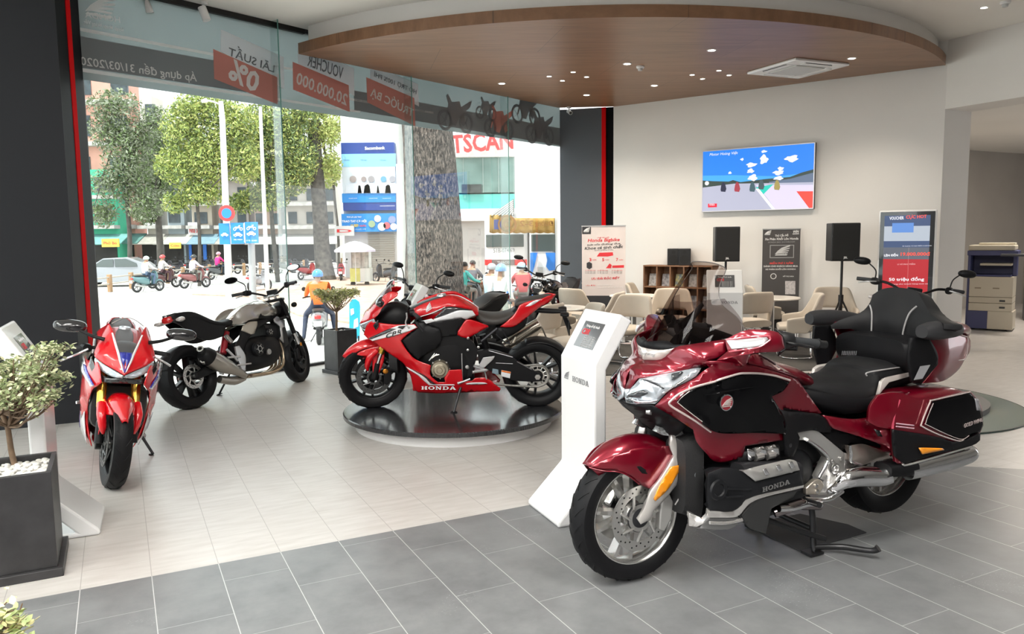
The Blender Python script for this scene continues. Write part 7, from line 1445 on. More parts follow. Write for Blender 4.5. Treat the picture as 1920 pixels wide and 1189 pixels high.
# pegs
tubes('footpeg',[([g('d6',165,905,.30),g('d6',320,955,.42)],.014),([(-.93,-.30,.30),(-.95,-.42,.30)],.014)],BLACKP,gw,n=12)
tubes('shift_linkage',[([g('d5',1130,880,.33),g('d5',1280,870,.33),g('d6',200,940,.33),g('d6',330,950,.33)],.018),([g('d6',160,890,.3),g('d6',400,900,.3),g('d6',560,810,.27)],.012)],CHROME,gw,n=12)
tubes('side_pipe',[([g('d5',1080,920,.30),g('d5',1200,880,.32),g('d5',1359,830,.32),g('d6',150,950,.32),g('d6',320,950,.32)],.026)],M('dark_chrome',(.30,.26,.26),.12,metal=1),gw,n=14)
# exhaust
def gs_(L_,rr):return([g(*q)for q in L_],rr)
mf=tubes('exhaust_pipe',[gs_([('d6',410,800,.24),('d6',480,760,.26),('d6',600,680,.29),('d6',760,650,.31),('d6',960,650,.33),('d6',1060,625,.35)],[.022,.03,.048,.052,.052,.048])],CHROME,gw,n=24)
tubes('muffler',[gs_([('c4',880,622,.37),('c4',1000,592,.38),('c4',1150,556,.38),('c4',1270,520,.38),('c4',1305,505,.38)],[.052,.056,.056,.05,.035])],CHROME,gw,n=28)
superloft('muffler_joint',[(g('c4',740,628,.35).x,.34,.40,.47,.055,3),(g('c4',830,615,.36).x,.355,.395,.475,.06,3),(g('c4',905,610,.37).x,.365,.395,.475,.06,3)],MATB,gw,n=18,mirror=True)
tubes('muffler',[([(q.x,-q.y,q.z)for q in[g('c4',880,622,.37),g('c4',1150,556,.38),g('c4',1305,505,.38)]],[.052,.056,.04])],CHROME,gw,n=24)
tubes('muffler_trim',[gs_([('c4',860,575,.40),('c4',880,590,.41),('c4',1080,535,.42),('c4',1300,470,.42)],.006)],BAND,gw,n=8)
# centre stand, side stand
tubes('centre_stand',[([(-.98,.12,.34),(-1.02,.16,.22),(-1.0,.20,.03),(-1.0,.22,.012)],.016),([(-.98,-.12,.34),(-1.02,-.16,.22),(-1.0,-.20,.012)],.016),([(-1.01,.17,.12),(-1.01,-.17,.12)],.014),([(-1.0,.20,.03),(-1.12,.27,.035),(-1.2,.38,.04),(-1.22,.41,.06)],[.016,.016,.014,.02])],M('stand_black',(.03,.03,.032),.3,metal=.5),gw,n=12)
b_=MB();b_.box((-1.03,.17,.002),(-.94,.24,.014));b_.box((-1.03,-.24,.002),(-.94,-.17,.014));b_.build('stand_foot',BLACKP,gw)
tubes('side_stand',[([(-.62,.20,.26),(-.85,.24,.16),(-1.0,.27,.10)],.014)],M('stand_black',(.03,.03,.032),.3,metal=.5),gw,n=10)
# seats
def sl2(name,secs,mat,**k):return superloft(name,secs,mat,gw,**k)
st=sl2('rider_seat',[(-.86,0,.86,.91,.06,2.2),(-.95,0,.82,.915,.12,2.5),(-1.05,0,.76,.905,.175,2.6),(-1.18,0,.71,.89,.205,2.6),(-1.30,0,.70,.875,.215,2.6),(-1.40,0,.72,.885,.21,2.6),(-1.46,0,.78,.92,.19,2.6),(-1.50,0,.84,.94,.16,2.4)],SEAT,n=32,ku=4)
sl2('seat_skirt',[(-.93,0,.80,.88,.13,3),(-1.05,0,.735,.86,.20,3),(-1.25,0,.685,.82,.225,3),(-1.42,0,.70,.82,.22,3),(-1.5,0,.76,.84,.18,3)],MATB,n=28)
sl2('passenger_seat',[(-1.44,0,.78,.925,.17,3),(-1.50,0,.78,.945,.185,3.5),(-1.65,0,.79,.95,.19,3.5),(-1.80,0,.80,.955,.19,3)],SEAT,n=32)
tubes('seat_piping',[([g('d7',960,570,.17),g('d7',965,530,.17),g('d7',1200,488,.185),g('d7',1475,450,.18)],.004)],M('piping_grey',(.35,.34,.34),.5),gw,n=6)
tubes('seat_seam',[([g('d7',225,583,.06),g('d7',450,598,.08),g('d7',680,645,.11),g('d7',835,692,.13)],.004)],BLACKP,gw,n=6)
panel('grab_rail',[g(*q)for q in[('d7',1105,810,.235),('d7',1150,640,.235),('d7',1190,590,.23),('d7',1510,520,.22),('d7',1510,570,.225),('d7',1235,650,.24)]],M('trim_cream',(.72,.66,.62),.22,metal=.4,coat=.8),gw,th=.02,mirror=True,bevel=.004)
# backrest, armrests, trunk
gx_=GWF.px
BR=[('c2',790,312,-1.80),('c2',880,298,-1.805),('c2',1000,312,-1.80),('c2',1045,335,-1.79),('c2',1085,400,-1.77),('c2',1125,470,-1.73),('c2',1225,555,-1.62),('c2',1225,590,-1.62),('c2',1100,610,-1.70),('c2',1010,670,-1.755),('c2',960,684,-1.76),('c2',850,672,-1.76),('c2',720,655,-1.76),('c2',640,610,-1.72),('c2',570,588,-1.66),('c2',440,588,-1.60),('c2',440,565,-1.60),('c2',490,530,-1.62),('c2',640,475,-1.71),('c2',700,420,-1.76),('c2',730,350,-1.79)]
Vb,Fb=panel_mesh([gx_(*q)for q in BR],[gx_('c2',850,450,-1.755),gx_('c2',850,560,-1.735)],.02,0,plane=(1,2))
b_=MB();b_.add(Vb,Fb);bk=b_.build('backrest',SEAT,gw,solid=.09,soff=-1,bevel=.02,angle=60)
tubes('backrest_piping',[([gx_('c2',708,420,-1.745),gx_('c2',722,470,-1.738),gx_('c2',722,560,-1.735),gx_('c2',718,650,-1.745)],.0045)],M('piping_grey',(.35,.34,.34),.5),bk,n=6);tubes('backrest_piping',[([gx_('c2',1035,430,-1.745),gx_('c2',985,480,-1.738),gx_('c2',950,570,-1.735),gx_('c2',932,665,-1.745)],.0045)],M('piping_grey',(.35,.34,.34),.5),bk,n=6)
sl2('armrest',[(-1.53,.37,1.105,1.17,.035,2.5),(-1.60,.375,1.09,1.185,.05,2.6),(-1.75,.36,1.09,1.18,.055,2.6),(-1.86,.33,1.09,1.16,.045,2.4)],M('armrest_black',(.022,.022,.024),.5),n=18,mirror=True)
sl2('trunk_base',[(-1.60,0,.93,1.07,.23,4),(-1.68,0,.86,1.08,.28,4),(-1.80,0,.84,1.08,.29,4),(-1.95,0,.85,1.09,.25,4),(-2.1,0,.90,1.08,.20,3.5),(-2.22,0,.95,1.05,.13,3)],MATB,n=32)
tr_red=[('d8',480,130,.315),('d8',500,100,.315),('d8',600,80,.30),('d8',760,130,.245),('d8',770,150,.24),('d8',755,290,.235),('d8',700,380,.25),('d8',590,460,.275),('d8',440,478,.30),('d8',550,330,.325),('d8',545,250,.325)]
panel('trunk_side',[g(*q)for q in tr_red],RED,gw,th=.03,mirror=True,bulge=.012,bevel=.005)
sl2('trunk_lid',[(-1.80,0,1.06,1.12,.28,3),(-1.9,0,1.06,1.16,.27,3),(-2.05,0,1.06,1.15,.25,3),(-2.2,0,1.05,1.12,.19,2.8),(-2.28,0,1.0,1.06,.12,2.5)],RED,n=28)
sl2('trunk_rear',[(-1.95,0,.86,1.07,.24,3.5),(-2.1,0,.88,1.08,.22,3.5),(-2.22,0,.91,1.07,.18,3),(-2.29,0,.95,1.04,.1,3)],RED,n=28)
tubes('trunk_line',[([g(*q)for q in[('d8',490,133,.322),('d8',600,88,.31),('d8',740,125,.255),('d8',772,150,.245),('d8',757,285,.243),('d8',700,305,.27)]],.004)],PIN,gw,n=6)
panel('speaker_panel',[g(*q)for q in[('d8',350,140,.325),('d8',480,130,.325),('d8',545,250,.335),('d8',550,335,.335),('d8',430,478,.315),('d8',355,470,.315),('d8',330,300,.32)]],MATB,gw,th=.012,mirror=True,bulge=.006)
b_=MB()
for k in range(11):
    a=g('d8',372+k*6,452-k*1,.329);b=g('d8',420+k*7,350-k*1,.334)
    b_.tube([a,b],.0022,4,smooth=False)
b_.build('speaker_grille_bars',M('grille_grey',(.14,.14,.15),.5),gw)
b_=MB()
for k in range(9):b_.tube([gx_('c2',515+k*12,770,-1.60),gx_('c2',520+k*12,742,-1.60)],.003,4,smooth=False)
b_.build('speaker_grille_bars',M('grille_grey',(.14,.14,.15),.5),gw)
# panniers
sl2('pannier',[(-1.40,.24,.50,.79,.08,4),(-1.5,.26,.48,.815,.11,5),(-1.7,.27,.47,.815,.12,5),(-1.87,.27,.48,.805,.12,5),(-1.96,.26,.52,.76,.11,4),(-2.02,.24,.57,.70,.08,3)],RED,n=26,mirror=True)
PR=[('d8',105,562,.36),('d8',240,545,.385),('d8',470,590,.41),('d8',790,535,.412),('d8',870,640,.405),('d8',885,790,.40),('d8',862,850,.405),('d8',800,940,.40),('d8',300,1075,.395),('d8',225,1020,.39),('d8',215,820,.395),('d8',100,800,.37),('d8',30,760,.35),('d8',45,650,.35)]
pr=panel('pannier_face',[g(*q)for q in PR],RED,gw,th=.02,mirror=True,bulge=.01,bevel=.004)
PB=[('d8',512,612,.424),('d8',790,545,.424),('d8',835,600,.422),('d8',878,690,.415),('d8',887,790,.41),('d8',862,840,.414),('d8',708,895,.424),('d8',600,850,.427),('d8',455,785,.427),('d8',470,740,.427)]
panel('pannier_black_inset',[g(*q)for q in PB],GB,pr,th=.006,mirror=True,bulge=.004)
panel('pannier_lower',[g(a,b,c,d+.012)for a,b,c,d in[('d8',215,822,.40),('d8',400,850,.418),('d8',560,880,.424),('d8',700,915,.424),('d8',865,850,.412),('d8',862,900,.41),('d8',800,940,.412),('d8',560,1000,.412),('d8',300,1075,.40),('d8',230,1020,.395),('d8',215,920,.395)]],MATB,pr,th=.010,mirror=True)
tubes('pannier_stripe',[([g(*q)for q in[('d8',790,540,.428),('d8',520,600,.43),('d8',490,620,.43),('d8',430,770,.43),('d8',435,800,.43),('d8',560,860,.43),('d8',700,905,.43),('d8',740,895,.43)]],.0042),([g(*q)for q in[('d8',515,625,.431),('d8',460,765,.431),('d8',480,792,.431),('d8',705,890,.43),('d8',780,865,.427)]],.0022)],PIN,pr,n=6)
panel('amber_side_reflector',[g(a,b,c,d+.016)for a,b,c,d in[('d8',412,958,.424),('d8',450,955,.424),('d8',585,960,.424),('d8',598,972,.424),('d8',500,992,.424),('d8',436,1004,.424)]],AMB,pr,th=.006)
panel('tail_lamp_edge',[g(*q)for q in[('d8',825,590,.425),('d8',850,590,.422),('d8',872,680,.42),('d8',840,678,.424)]],M('tail_lamp_grey',(.28,.28,.30),.2,coat=1),pr,th=.006)
T=frameT((g('d8',752,792,.43)+g('d8',872,750,.42))/2,g('d8',872,750,.42)-g('d8',752,792,.43),(0,0,1));text('model_lettering','GOLD WING',.030,PIN,pr,T,.002,.02,.2)
tubes('panel_gap',[([g(*q)for q in[('d8',265,600,.392),('d8',225,720,.392),('d8',212,815,.398)]],.006)],M('pink_edge',(.45,.06,.10),.2,coat=1),pr,n=6)
for x in(0,1):tubes('side_slot',[([g('d8',240,775+x*22,.405),g('d8',370,790+x*22,.417)],.004)],M('line_pink2',(.60,.35,.42),.2,coat=1),pr,n=6)
# red tail section between seat and pannier
panel('rear_side_cowl',[g(*q)for q in[('d6',350,0,.25),('d6',640,40,.27),('d7',950,1090,.26),('d7',1080,900,.27),('d7',1200,770,.29),('d7',1500,760,.33),('d8',280,600,.36),('d8',205,820,.37),('d8',218,1000,.37),('d6',1100,430,.355),('d6',1000,330,.34),('d6',760,230,.31),('d6',470,140,.27),('d6',400,60,.255)]],RED,gw,th=.015,mirror=True,bulge=.004)
panel('cowl_slot',[g(*q)for q in[('d6',905,150,.365),('d6',960,165,.365),('d6',990,230,.37),('d6',950,225,.37)]],BLACKP,gw,th=.006)
sl2('rear_mudguard',[(-1.40,0,.58,.74,.12,3),(-1.6,0,.62,.80,.16,3),(-1.85,0,.60,.80,.17,3),(-2.05,0,.45,.70,.14,3),(-2.15,0,.40,.55,.1,3)],MATB,n=20)
# swing arm
tubes('swing_arm',[([(-1.0,-.12,.42),(-1.4,-.16,.38),(-1.70,-.13,.36)],.04),([(-1.0,.12,.42),(-1.25,.14,.40)],.035)],DARKM,gw)
MB().lathe([(.0001,-.16),(.08,-.155),(.1,-.12),(.1,-.09),(.0001,-.09)],(-1.70,0,.36),(0,1,0),28).build('final_drive',DARKM,gw)
# rubber mat under the stand
mt=[gz(1395,985),gz(1500,1035),gz(1555,1020),gz(1625,1000),gz(1590,985),gz(1500,965)]
b_=MB();b_.prism([tuple(q[:2])for q in mt],Matrix.Identity(4),0,.007);o=b_.build('floor_mat',M('rubber_mat',(.03,.03,.033),.7),None,smooth=False,bevel=.003);tag(o,'black rubber mat under the centre stand of the maroon touring motorcycle','mat')
gw.location.z+=.004

# ================================================================ the red sport motorcycles
CBF=BikeFrame(tuple(gz(703,763,.14)),(-1,-.0214),R(8),{'e1':(630,520,8.495),'e2':(630,640,8.495),'e3':(770,530,8.495),'e4':(760,640,8.495),'e5':(860,530,7.723),'e6':(860,630,8.495)})
_a=R(14);CFF=BikeFrame(tuple(gz(703,763,.14)),(-math.cos(_a),-math.sin(_a)-.02),R(8),CBF.crops)
CRR=M('race_red',(.60,.002,.008),.25,coat=.8,crough=.02);CRW=M('race_white',(.78,.78,.80),.25,coat=1);CRB=M('race_black',(.012,.012,.014),.2,coat=1);CRBL=M('race_blue',(.01,.02,.30),.2,coat=1)
DISCD=M('dark_disc',(.10,.10,.10),.35,metal=.8)
GOLD=M('fork_gold',(.75,.46,.08),.22,metal=.9);BRZ=M('cover_bronze2',(.42,.37,.28),.32,metal=.8);BLKM=M('engine_satin',(.007,.007,.008),.42,spec=.25)
def off_(L,g):return[g(a,b,c,y+.012)for a,b,c,y in L]
def make_cbr(root,tri=False,steer=True):
    B=CBF;g=B.p;q=lambda L:[g(*p)for p in L]
    FT=Matrix.Rotation(_a if steer is True else steer,4,'Z')     # the front end turned to the left
    def front(fn):
        """build the front wheel assembly under the root, then turn it as one"""
        before=set(root.children);fn()
        for o in list(root.children):
            if o not in before:o.matrix_basis=FT@o.matrix_basis
    gf=CFF.p;qf=lambda L:[gf(*p)for p in L]
    def fr():
        moto_wheel(root,0,.30,.302,.118,.216,'front_tyre',BLKM,10,[(.07,.155),(-.07,.155)],.04,True,20,DISCD)
        rows=[]
        for i in range(10):
            th=R(38+92*i/9);rr=.318+.014*math.sin(i/9*math.pi);wd=.025+.055*min(1,i/3.5)
            r_=[]
            for k in range(9):f=-1+k/4;R_=rr+.010*(1-f*f)-.05*abs(f)**3;r_.append(Vector((R_*math.cos(th),wd*f,.30+R_*math.sin(th))))
            rows.append(r_)
        patch('front_fender',rows,CRR,root,th=.004,ku=2,kv=2)
        panel('fender_leg',qf([('e2',340,205,.050),('e2',440,225,.078),('e2',600,255,.092),('e2',608,330,.105),('e2',610,500,.115),('e2',650,550,.115),('e2',690,530,.115),('e2',760,400,.118),('e2',800,260,.118),('e2',810,130,.108),('e2',720,70,.092),('e2',560,110,.085),('e2',430,150,.07)]),CRR,root,th=.006,mirror=True)
        for s in(-1,1):
            tubes('fender_leg_front',[([(-.035,s*.108,.56),(.03,s*.112,.50),(.055,s*.100,.42),(.052,s*.092,.375)],[.03,.030,.024,.008])],CRR,root,n=16)
            tubes('fork_slider',[([(-.035,s*.105,.44),(.0,s*.105,.30)],[.024,.028])],BLKM,root,n=16);tubes('fork_stanchion',[([(-.115,s*.105,.66),(-.035,s*.105,.44)],.020)],CHROME,root,n=16)
            tubes('fork_tube',[([(-.225,s*.105,.92),(-.065,s*.105,.53)],.030),([(-.125,s*.105,.68),(-.10,s*.105,.615)],.032)],GOLD,root,n=18)
            b_=MB();b_.prism([(-.15,.27),(-.11,.23),(-.08,.25),(-.085,.36),(-.11,.40),(-.145,.38)],Matrix(((1,0,0,0),(0,0,1,0),(0,1,0,0),(0,0,0,1))),s*.062,s*.11);b_.build('brake_caliper',BLKM,root,bevel=.006)
            MB().lathe([(.0001,.004),(.018,.004),(.024,0),(.0001,0)],(-.10,s*.112,.36),(0,s,0),8).build('caliper_bolt',M('orange_anodised',(.70,.26,.03),.3,metal=.7),root)
            # clip-on bars, levers
            a1,b1=Vector((-.335,s*.14,.90)),Vector((-.385,s*.33,.872));tubes('grip',[([a1+(b1-a1)*.35,b1],.017)],M('grip_rubber',(.025,.027,.03),.6),root,n=14);tubes('clip_on_bar',[([a1,b1],.012),([b1,b1+(b1-a1)*.12],.016)],BLKM,root,n=14)
            superloft('switch_box',[(-.32,s*.19,.865,.92,.03),(-.36,s*.20,.86,.925,.035),(-.39,s*.205,.87,.91,.025)],BLKM,root,n=12)
            tubes('lever',[([a1+Vector((.04,s*.05,-.01)),Vector((-.29,s*.24,.86)),Vector((-.27,s*.30,.83)),Vector((-.29,s*.35,.80))],[.009,.008,.007,.008])],M('lever_silver',(.72,.72,.73),.25,metal=.7),root,n=8)
        b_=MB();b_.box((-.26,-.13,.86),(-.17,.13,.89));b_.box((-.34,-.13,.905),(-.25,.13,.93));b_.build('triple_clamp',BLKM,root,bevel=.01)
    front(fr)
    moto_wheel(root,-1.46,.305,.308,.19,.216,'rear_tyre',BLKM,10,[],.05,True,20)
    # nose
    NC=[(.10,0,.776),(.072,0,.82),(.043,0,.882),(.004,0,.917),(0,.045,.914),(-.06,.064,.975),(-.12,.086,1.03),(-.2,.113,1.08),(-.27,.125,1.076),(-.262,.14,1.05),(-.15,.165,.97),(-.10,.186,.90),(-.06,.184,.868),(0,.124,.832),(.06,.042,.795),(.088,.008,.779)]
    nc=panel('nose_cowl',NC,CRR,root,th=.005,mirror=True,step=.015)
    HL=[(.088,.008,.773),(.06,.042,.789),(0,.122,.826),(-.06,.181,.860),(-.072,.184,.838),(-.02,.150,.793),(.03,.092,.763),(.06,.052,.754),(.084,.012,.757)]
    panel('headlight',[Vector(p)+Vector((.003,0,0))for p in HL],LENS,root,th=.008,mirror=True,step=.012)
    panel('headlight_mask',[(.094,0,.768),(.082,.02,.750),(.03,.102,.748),(-.03,.160,.78),(-.075,.190,.835),(-.10,.206,.862),(-.10,.212,.80),(-.05,.17,.735),(.02,.125,.715),(.06,.05,.715),(.075,0,.72)],CRB,root,th=.006,mirror=True,step=.015)
    if tri:
        panel('blue_nose_stripe',[(.094,0,.792),(.074,0,.824),(.046,0,.884),(.006,0,.921),(.003,.040,.917),(.05,.026,.868),(.078,.010,.815)],CRBL,nc,th=.004,mirror=True,step=.012)
        panel('white_nose_stripe',[(.092,.006,.792),(.079,.011,.816),(.052,.028,.868),(.004,.043,.917),(-.06,.067,.978),(-.12,.089,1.033),(-.125,.098,1.03),(-.06,.078,.970),(0,.055,.909),(.05,.038,.860),(.078,.018,.812)],CRW,nc,th=.003,mirror=True,step=.012)
    # screen
    patch('windscreen',[[(-.0,-.045,.916),(.004,0,.920),(-.0,.045,.916)],[(-.07,-.068,.99),(-.06,0,.995),(-.07,.068,.99)],[(-.14,-.09,1.05),(-.125,0,1.07),(-.14,.09,1.05)],[(-.21,-.10,1.085),(-.195,-.045,1.128),(-.20,0,1.135),(-.195,.045,1.128),(-.21,.10,1.085)][::2]],glassM('clear_screen',(.74,.76,.80),.15,.12,(.7,.72,.76)),root,th=0,ku=5,kv=8)
    tubes('screen_edge',[([(-.21,-.10,1.085),(-.2,-.05,1.12),(-.20,0,1.135),(-.2,.05,1.12),(-.21,.10,1.085)],.003)],M('screen_rim',(.35,.32,.30),.2,coat=.5),root,n=6)
    superloft('cockpit',[(-.06,0,.76,.88,.06),(-.15,0,.70,.95,.12),(-.25,0,.66,.97,.13),(-.34,0,.66,.93,.10)],BLKM,root,n=18)
    superloft('radiator',[(-.17,0,.36,.66,.17,4),(-.24,0,.34,.68,.18,4)],M('radiator_black',(.012,.012,.013),.5,bump=.4,bscale=300),root,n=18)
    for s in(-1,1):
        tubes('mirror_stalk',[([(-.085,s*.135,.985),(-.10,s*.21,1.00),(-.13,s*.29,1.03)],[.014,.011,.010])],BLKM,root,n=10)
        superloft('mirror',[(-.115,s*.33,1.02,1.07,.06,2),(-.14,s*.345,1.01,1.09,.095,2.4),(-.165,s*.345,1.01,1.095,.10,2.6),(-.17,s*.345,1.015,1.09,.095,2.6)],CRB,root,n=20)
        MB().add([(-.172,s*.345+.088*math.cos(t),1.052+.034*math.sin(t))for t in[2*math.pi*k/20 for k in range(20)]],[tuple(range(20))]).build('mirror_glass',M('mirror_glass',(.8,.82,.85),.03,metal=1),root,smooth=False)
    # side fairing
    SF=[('e1',440,910,.130),('e1',490,760,.15),('e1',560,702,.165),('e1',720,730,.20),('e1',960,752,.228),('e1',1250,745,.24),('e1',1300,800,.24),('e1',1150,900,.243),('e1',1030,1010,.243),('e1',1130,1170,.243),('e2',1270,290,.238),('e2',1510,385,.232),('e2',1500,530,.226),('e4',440,590,.222),('e4',520,655,.215),('e4',640,655,.212),('e4',620,590,.215),('e4',700,460,.218),('e4',900,450,.215),('e4',915,640,.205),('e4',1060,640,.195),('e4',1110,590,.185),('e4',1290,590,.17),('e4',1430,690,.15),('e4',1520,760,.13),('e4',1500,795,.12),('e4',1130,805,.14),('e4',1050,780,.15),('e4',950,812,.15),('e4',500,830,.165),('e4',210,815,.135),('e4',130,740,.15),('e2',1190,560,.175),('e2',1170,510,.18),('e2',1070,350,.188),('e2',900,230,.19),('e2',760,130,.185),('e1',600,1030,.172),('e1',515,985,.155)]
    sf=panel('side_fairing',q(SF),CRR,root,th=.006,mirror=True,inner=q([('e1',800,900,.225),('e2',1200,300,.242),('e4',200,560,.215)]))
    if tri:panel('white_lower_fairing',off_([('e2',1085,380,.192),('e2',1180,520,.185),('e2',1250,740,.165),('e2',1330,810,.155),('e4',420,700,.20),('e4',300,590,.212),('e4',130,480,.21)],g),CRW,sf,th=.004,mirror=True)
    off=lambda L,d:[g(a,b,c,y+d)for a,b,c,y in L]
    panel('white_stripe',off([('e1',530,985,.165),('e1',700,895,.20),('e1',980,775,.235),('e1',1240,755,.245),('e1',1292,800,.245),('e1',1150,862,.248),('e1',950,920,.245),('e1',580,1015,.185)],.006),CRW,sf,th=.004,mirror=True,step=.012)
    panel('black_stripe',off([('e1',520,972,.16),('e1',700,885,.198),('e1',850,820,.218),('e1',960,822,.235),('e1',780,900,.22),('e1',560,985,.175)],.011),CRBL if tri else CRB,sf,th=.003,mirror=True,step=.012)
    panel('black_stripe',off([('e1',1000,780,.238),('e1',1120,768,.246),('e1',1060,830,.246),('e1',980,800,.24)],.011),CRB,sf,th=.003,mirror=True,step=.012)
    T=frameT((g('e1',760,955,.232)+g('e1',1050,868,.258))/2,g('e1',1050,868,.256)-g('e1',760,955,.232),(0,0,1));text('model_lettering','CBR',.055,CRB,sf,T,.002,.02,.4,wx=1.5)
    panel('lower_white_stripe',off([('e4',10,405,.222),('e4',130,470,.222),('e4',300,575,.220),('e4',380,655,.213),('e4',440,690,.208),('e4',780,690,.198),('e4',785,706,.196),('e4',380,706,.20),('e4',290,625,.212),('e4',190,535,.218),('e4',60,455,.22)],.006),CRW,sf,th=.004,mirror=True,step=.012)
    panel('lower_black_stripe',off([('e4',0,388,.222),('e4',180,480,.222),('e4',310,548,.221),('e4',430,650,.215),('e4',500,684,.208),('e4',440,686,.209),('e4',385,648,.214),('e4',305,570,.22),('e4',135,465,.222)],.010),CRBL if tri else CRB,sf,th=.003,mirror=True,step=.012)
    panel('rear_white_stripe',off([('e4',960,675,.19),('e4',1060,662,.185),('e4',1250,658,.17),('e4',1310,680,.165),('e4',1200,688,.168),('e4',980,692,.185)],.006),CRW,sf,th=.003,mirror=True,step=.012)
    T=frameT((g('e4',260,735,.20)+g('e4',800,738,.19))/2+Vector((0,.012,0)),g('e4',800,738,.19)-g('e4',260,735,.20),(0,0,1));wordmark('maker_lettering','HONDA',.030,CRW,sf,T,.003,wx=1.75,gap=.3)
    panel('inner_cowl',q([('e1',1035,1012,.222),('e1',1290,812,.226),('e1',1240,690,.20),('e1',1400,700,.20),('e3',250,660,.20),('e3',470,740,.205),('e3',500,880,.205),('e3',430,1030,.20),('e3',215,1160,.20),('e2',1400,230,.205),('e2',1300,300,.22),('e2',1140,130,.23)]),BLKM,root,th=.006,mirror=True,bulge=.015)
    tubes('cowl_strut',[([g('e1',1290,730,.24),g('e1',1390,860,.235)],.009)],DARKM,root,n=8)
    superloft('engine_block',[(-.30,0,.35,.62,.12,4),(-.5,0,.22,.70,.17,4),(-.75,0,.20,.72,.17,4),(-.9,0,.24,.66,.14,4)],BLKM,root,n=20)
    superloft('belly',[(-.36,0,.17,.26,.12,3),(-.6,0,.15,.24,.14,3),(-.9,0,.15,.23,.12,3),(-1.1,0,.17,.22,.09,3)],CRR,root,n=18)
    cc=g('e4',550,450,.20);MB().lathe([(.0001,.035),(.022,.035),(.026,.028),(.045,.028),(.055,.020),(.072,.016),(.080,0),(.082,-.05),(.0001,-.05)],cc,(0,1,0),44).build('generator_cover',BRZ,root,angle=25)
    for k in range(8):t=k*.785;bolt(root,cc+Vector((math.cos(t)*.083,-.01,math.sin(t)*.083)),(0,1,0),.008)
    tubes('cylinder_fins',[([g('e4',380+k*40,310-k*40,.17),g('e4',470+k*35,190+k*10,.17)],.006)for k in range(3)],STEEL,root,n=6)
    # tank
    tk=superloft('fuel_tank',[(-.36,0,.84,.90,.06,2.4),(-.42,0,.82,.94,.10,2.6),(-.55,0,.80,.985,.135,2.6),(-.68,0,.80,1.022,.15,2.4),(-.78,0,.80,1.01,.145,2.3),(-.88,0,.82,.955,.12,2.3),(-.95,0,.84,.90,.09,2.3)],CRR,root,n=32,ku=4)
    superloft('tank_top_cover',[(-.35,0,.86,.915,.045,3),(-.45,0,.9,.962,.06,3),(-.57,0,.95,1.003,.06,3),(-.66,0,.98,1.026,.04,3)],M('cover_charcoal',(.05,.05,.052),.4),root,n=18)
    MB().lathe([(.0001,.008),(.022,.008),(.024,.012),(.038,.012),(.042,0),(.0001,0)],(-.63,0,1.018),(.12,0,1),32).build('fuel_cap',STEEL,root,angle=30)
    t1=panel('tank_side',q([('e3',30,500,.135),('e3',85,565,.15),('e3',330,490,.165),('e3',560,388,.175),('e3',720,388,.175),('e3',980,435,.135),('e3',985,395,.12),('e3',800,275,.115),('e3',640,215,.105),('e3',400,265,.115),('e3',200,335,.12),('e3',60,405,.12)]),CRR,root,th=.02,mirror=True,bulge=.012)
    tubes('white_line',[(q([('e3',80,562,.157),('e3',330,488,.172),('e3',550,388,.182)]),.0035)],CRW,root,n=6)
    T=frameT(g('e3',275,402,.160),(-1,.05,0),(0,-.2,1));wing('wing_emblem',.065,CRW,t1,T@Matrix.Rotation(.6,4,'Z'),1,.006)
    panel('tank_black_flash',q([('e3',372,560,.182),('e3',560,392,.18),('e3',720,392,.18),('e3',985,437,.145),('e3',820,445,.172),('e3',700,462,.185),('e3',430,570,.188)]),CRB,root,th=.01,mirror=True)
    panel('tank_silver_panel',q([('e3',362,582,.192),('e3',560,515,.195),('e3',730,450,.192),('e3',830,440,.185),('e3',985,447,.155),('e3',1035,520,.15),('e3',880,590,.165),('e3',810,562,.185),('e3',400,622,.195)]),CRW,root,th=.012,mirror=True,bulge=.004)
    panel('small_white_panel',q([('e3',160,612,.195),('e3',330,575,.198),('e3',398,617,.198),('e3',250,656,.20)]),CRW,root,th=.01,mirror=True)
    panel('airbox_cover',q([('e3',250,656,.19),('e3',400,620,.19),('e3',810,563,.18),('e3',875,592,.165),('e3',750,780,.17),('e3',740,850,.17),('e3',480,870,.19),('e3',440,740,.195)]),BLKM,root,th=.02,mirror=True)
    panel('rear_side_panel',q([('e3',870,602,.165),('e3',960,590,.155),('e3',1240,688,.12),('e3',1240,704,.12),('e3',950,862,.145),('e3',850,882,.16),('e3',745,832,.172),('e3',752,780,.172)]),CRR,root,th=.02,mirror=True,bulge=.008)
    panel('frame_spar',q([('e3',480,870,.17),('e3',745,840,.165),('e3',870,885,.16),('e3',1000,960,.155),('e3',1065,1120,.15),('e4',1140,250,.15),('e4',1080,460,.15),('e4',1060,575,.15),('e4',930,580,.15),('e4',925,440,.15),('e4',990,280,.155),('e4',900,140,.16),('e4',720,90,.165),('e4',560,95,.17)]),BLKM,root,th=.04,mirror=True,bevel=.006)
    for a,b,r_ in(('e4',(995,140),.012),('e4',(985,415),.018),('e3',(915,885),.012),('e3',(1080,1030),.012)):bolt(root,g(a,b[0],b[1],.158),(0,1,0),r_)
    # seats and tail
    superloft('rider_seat',[(-.93,0,.80,.885,.07,2.6),(-1.0,0,.775,.86,.13,2.6),(-1.10,0,.765,.85,.15,2.6),(-1.20,0,.79,.87,.125,2.6),(-1.29,0,.84,.915,.08,2.6)],M('seat_brown_black',(.045,.040,.037),.55,bump=.1,bscale=500),root,n=24)
    superloft('pillion_seat',[(-1.265,0,.915,.955,.05,3),(-1.30,0,.92,.978,.075,3),(-1.42,0,.95,.998,.08,3),(-1.55,0,.985,1.015,.055,3),(-1.585,0,.995,1.01,.03,3)],M('seat_brown_black',(.045,.040,.037),.55,bump=.1,bscale=500),root,n=22)
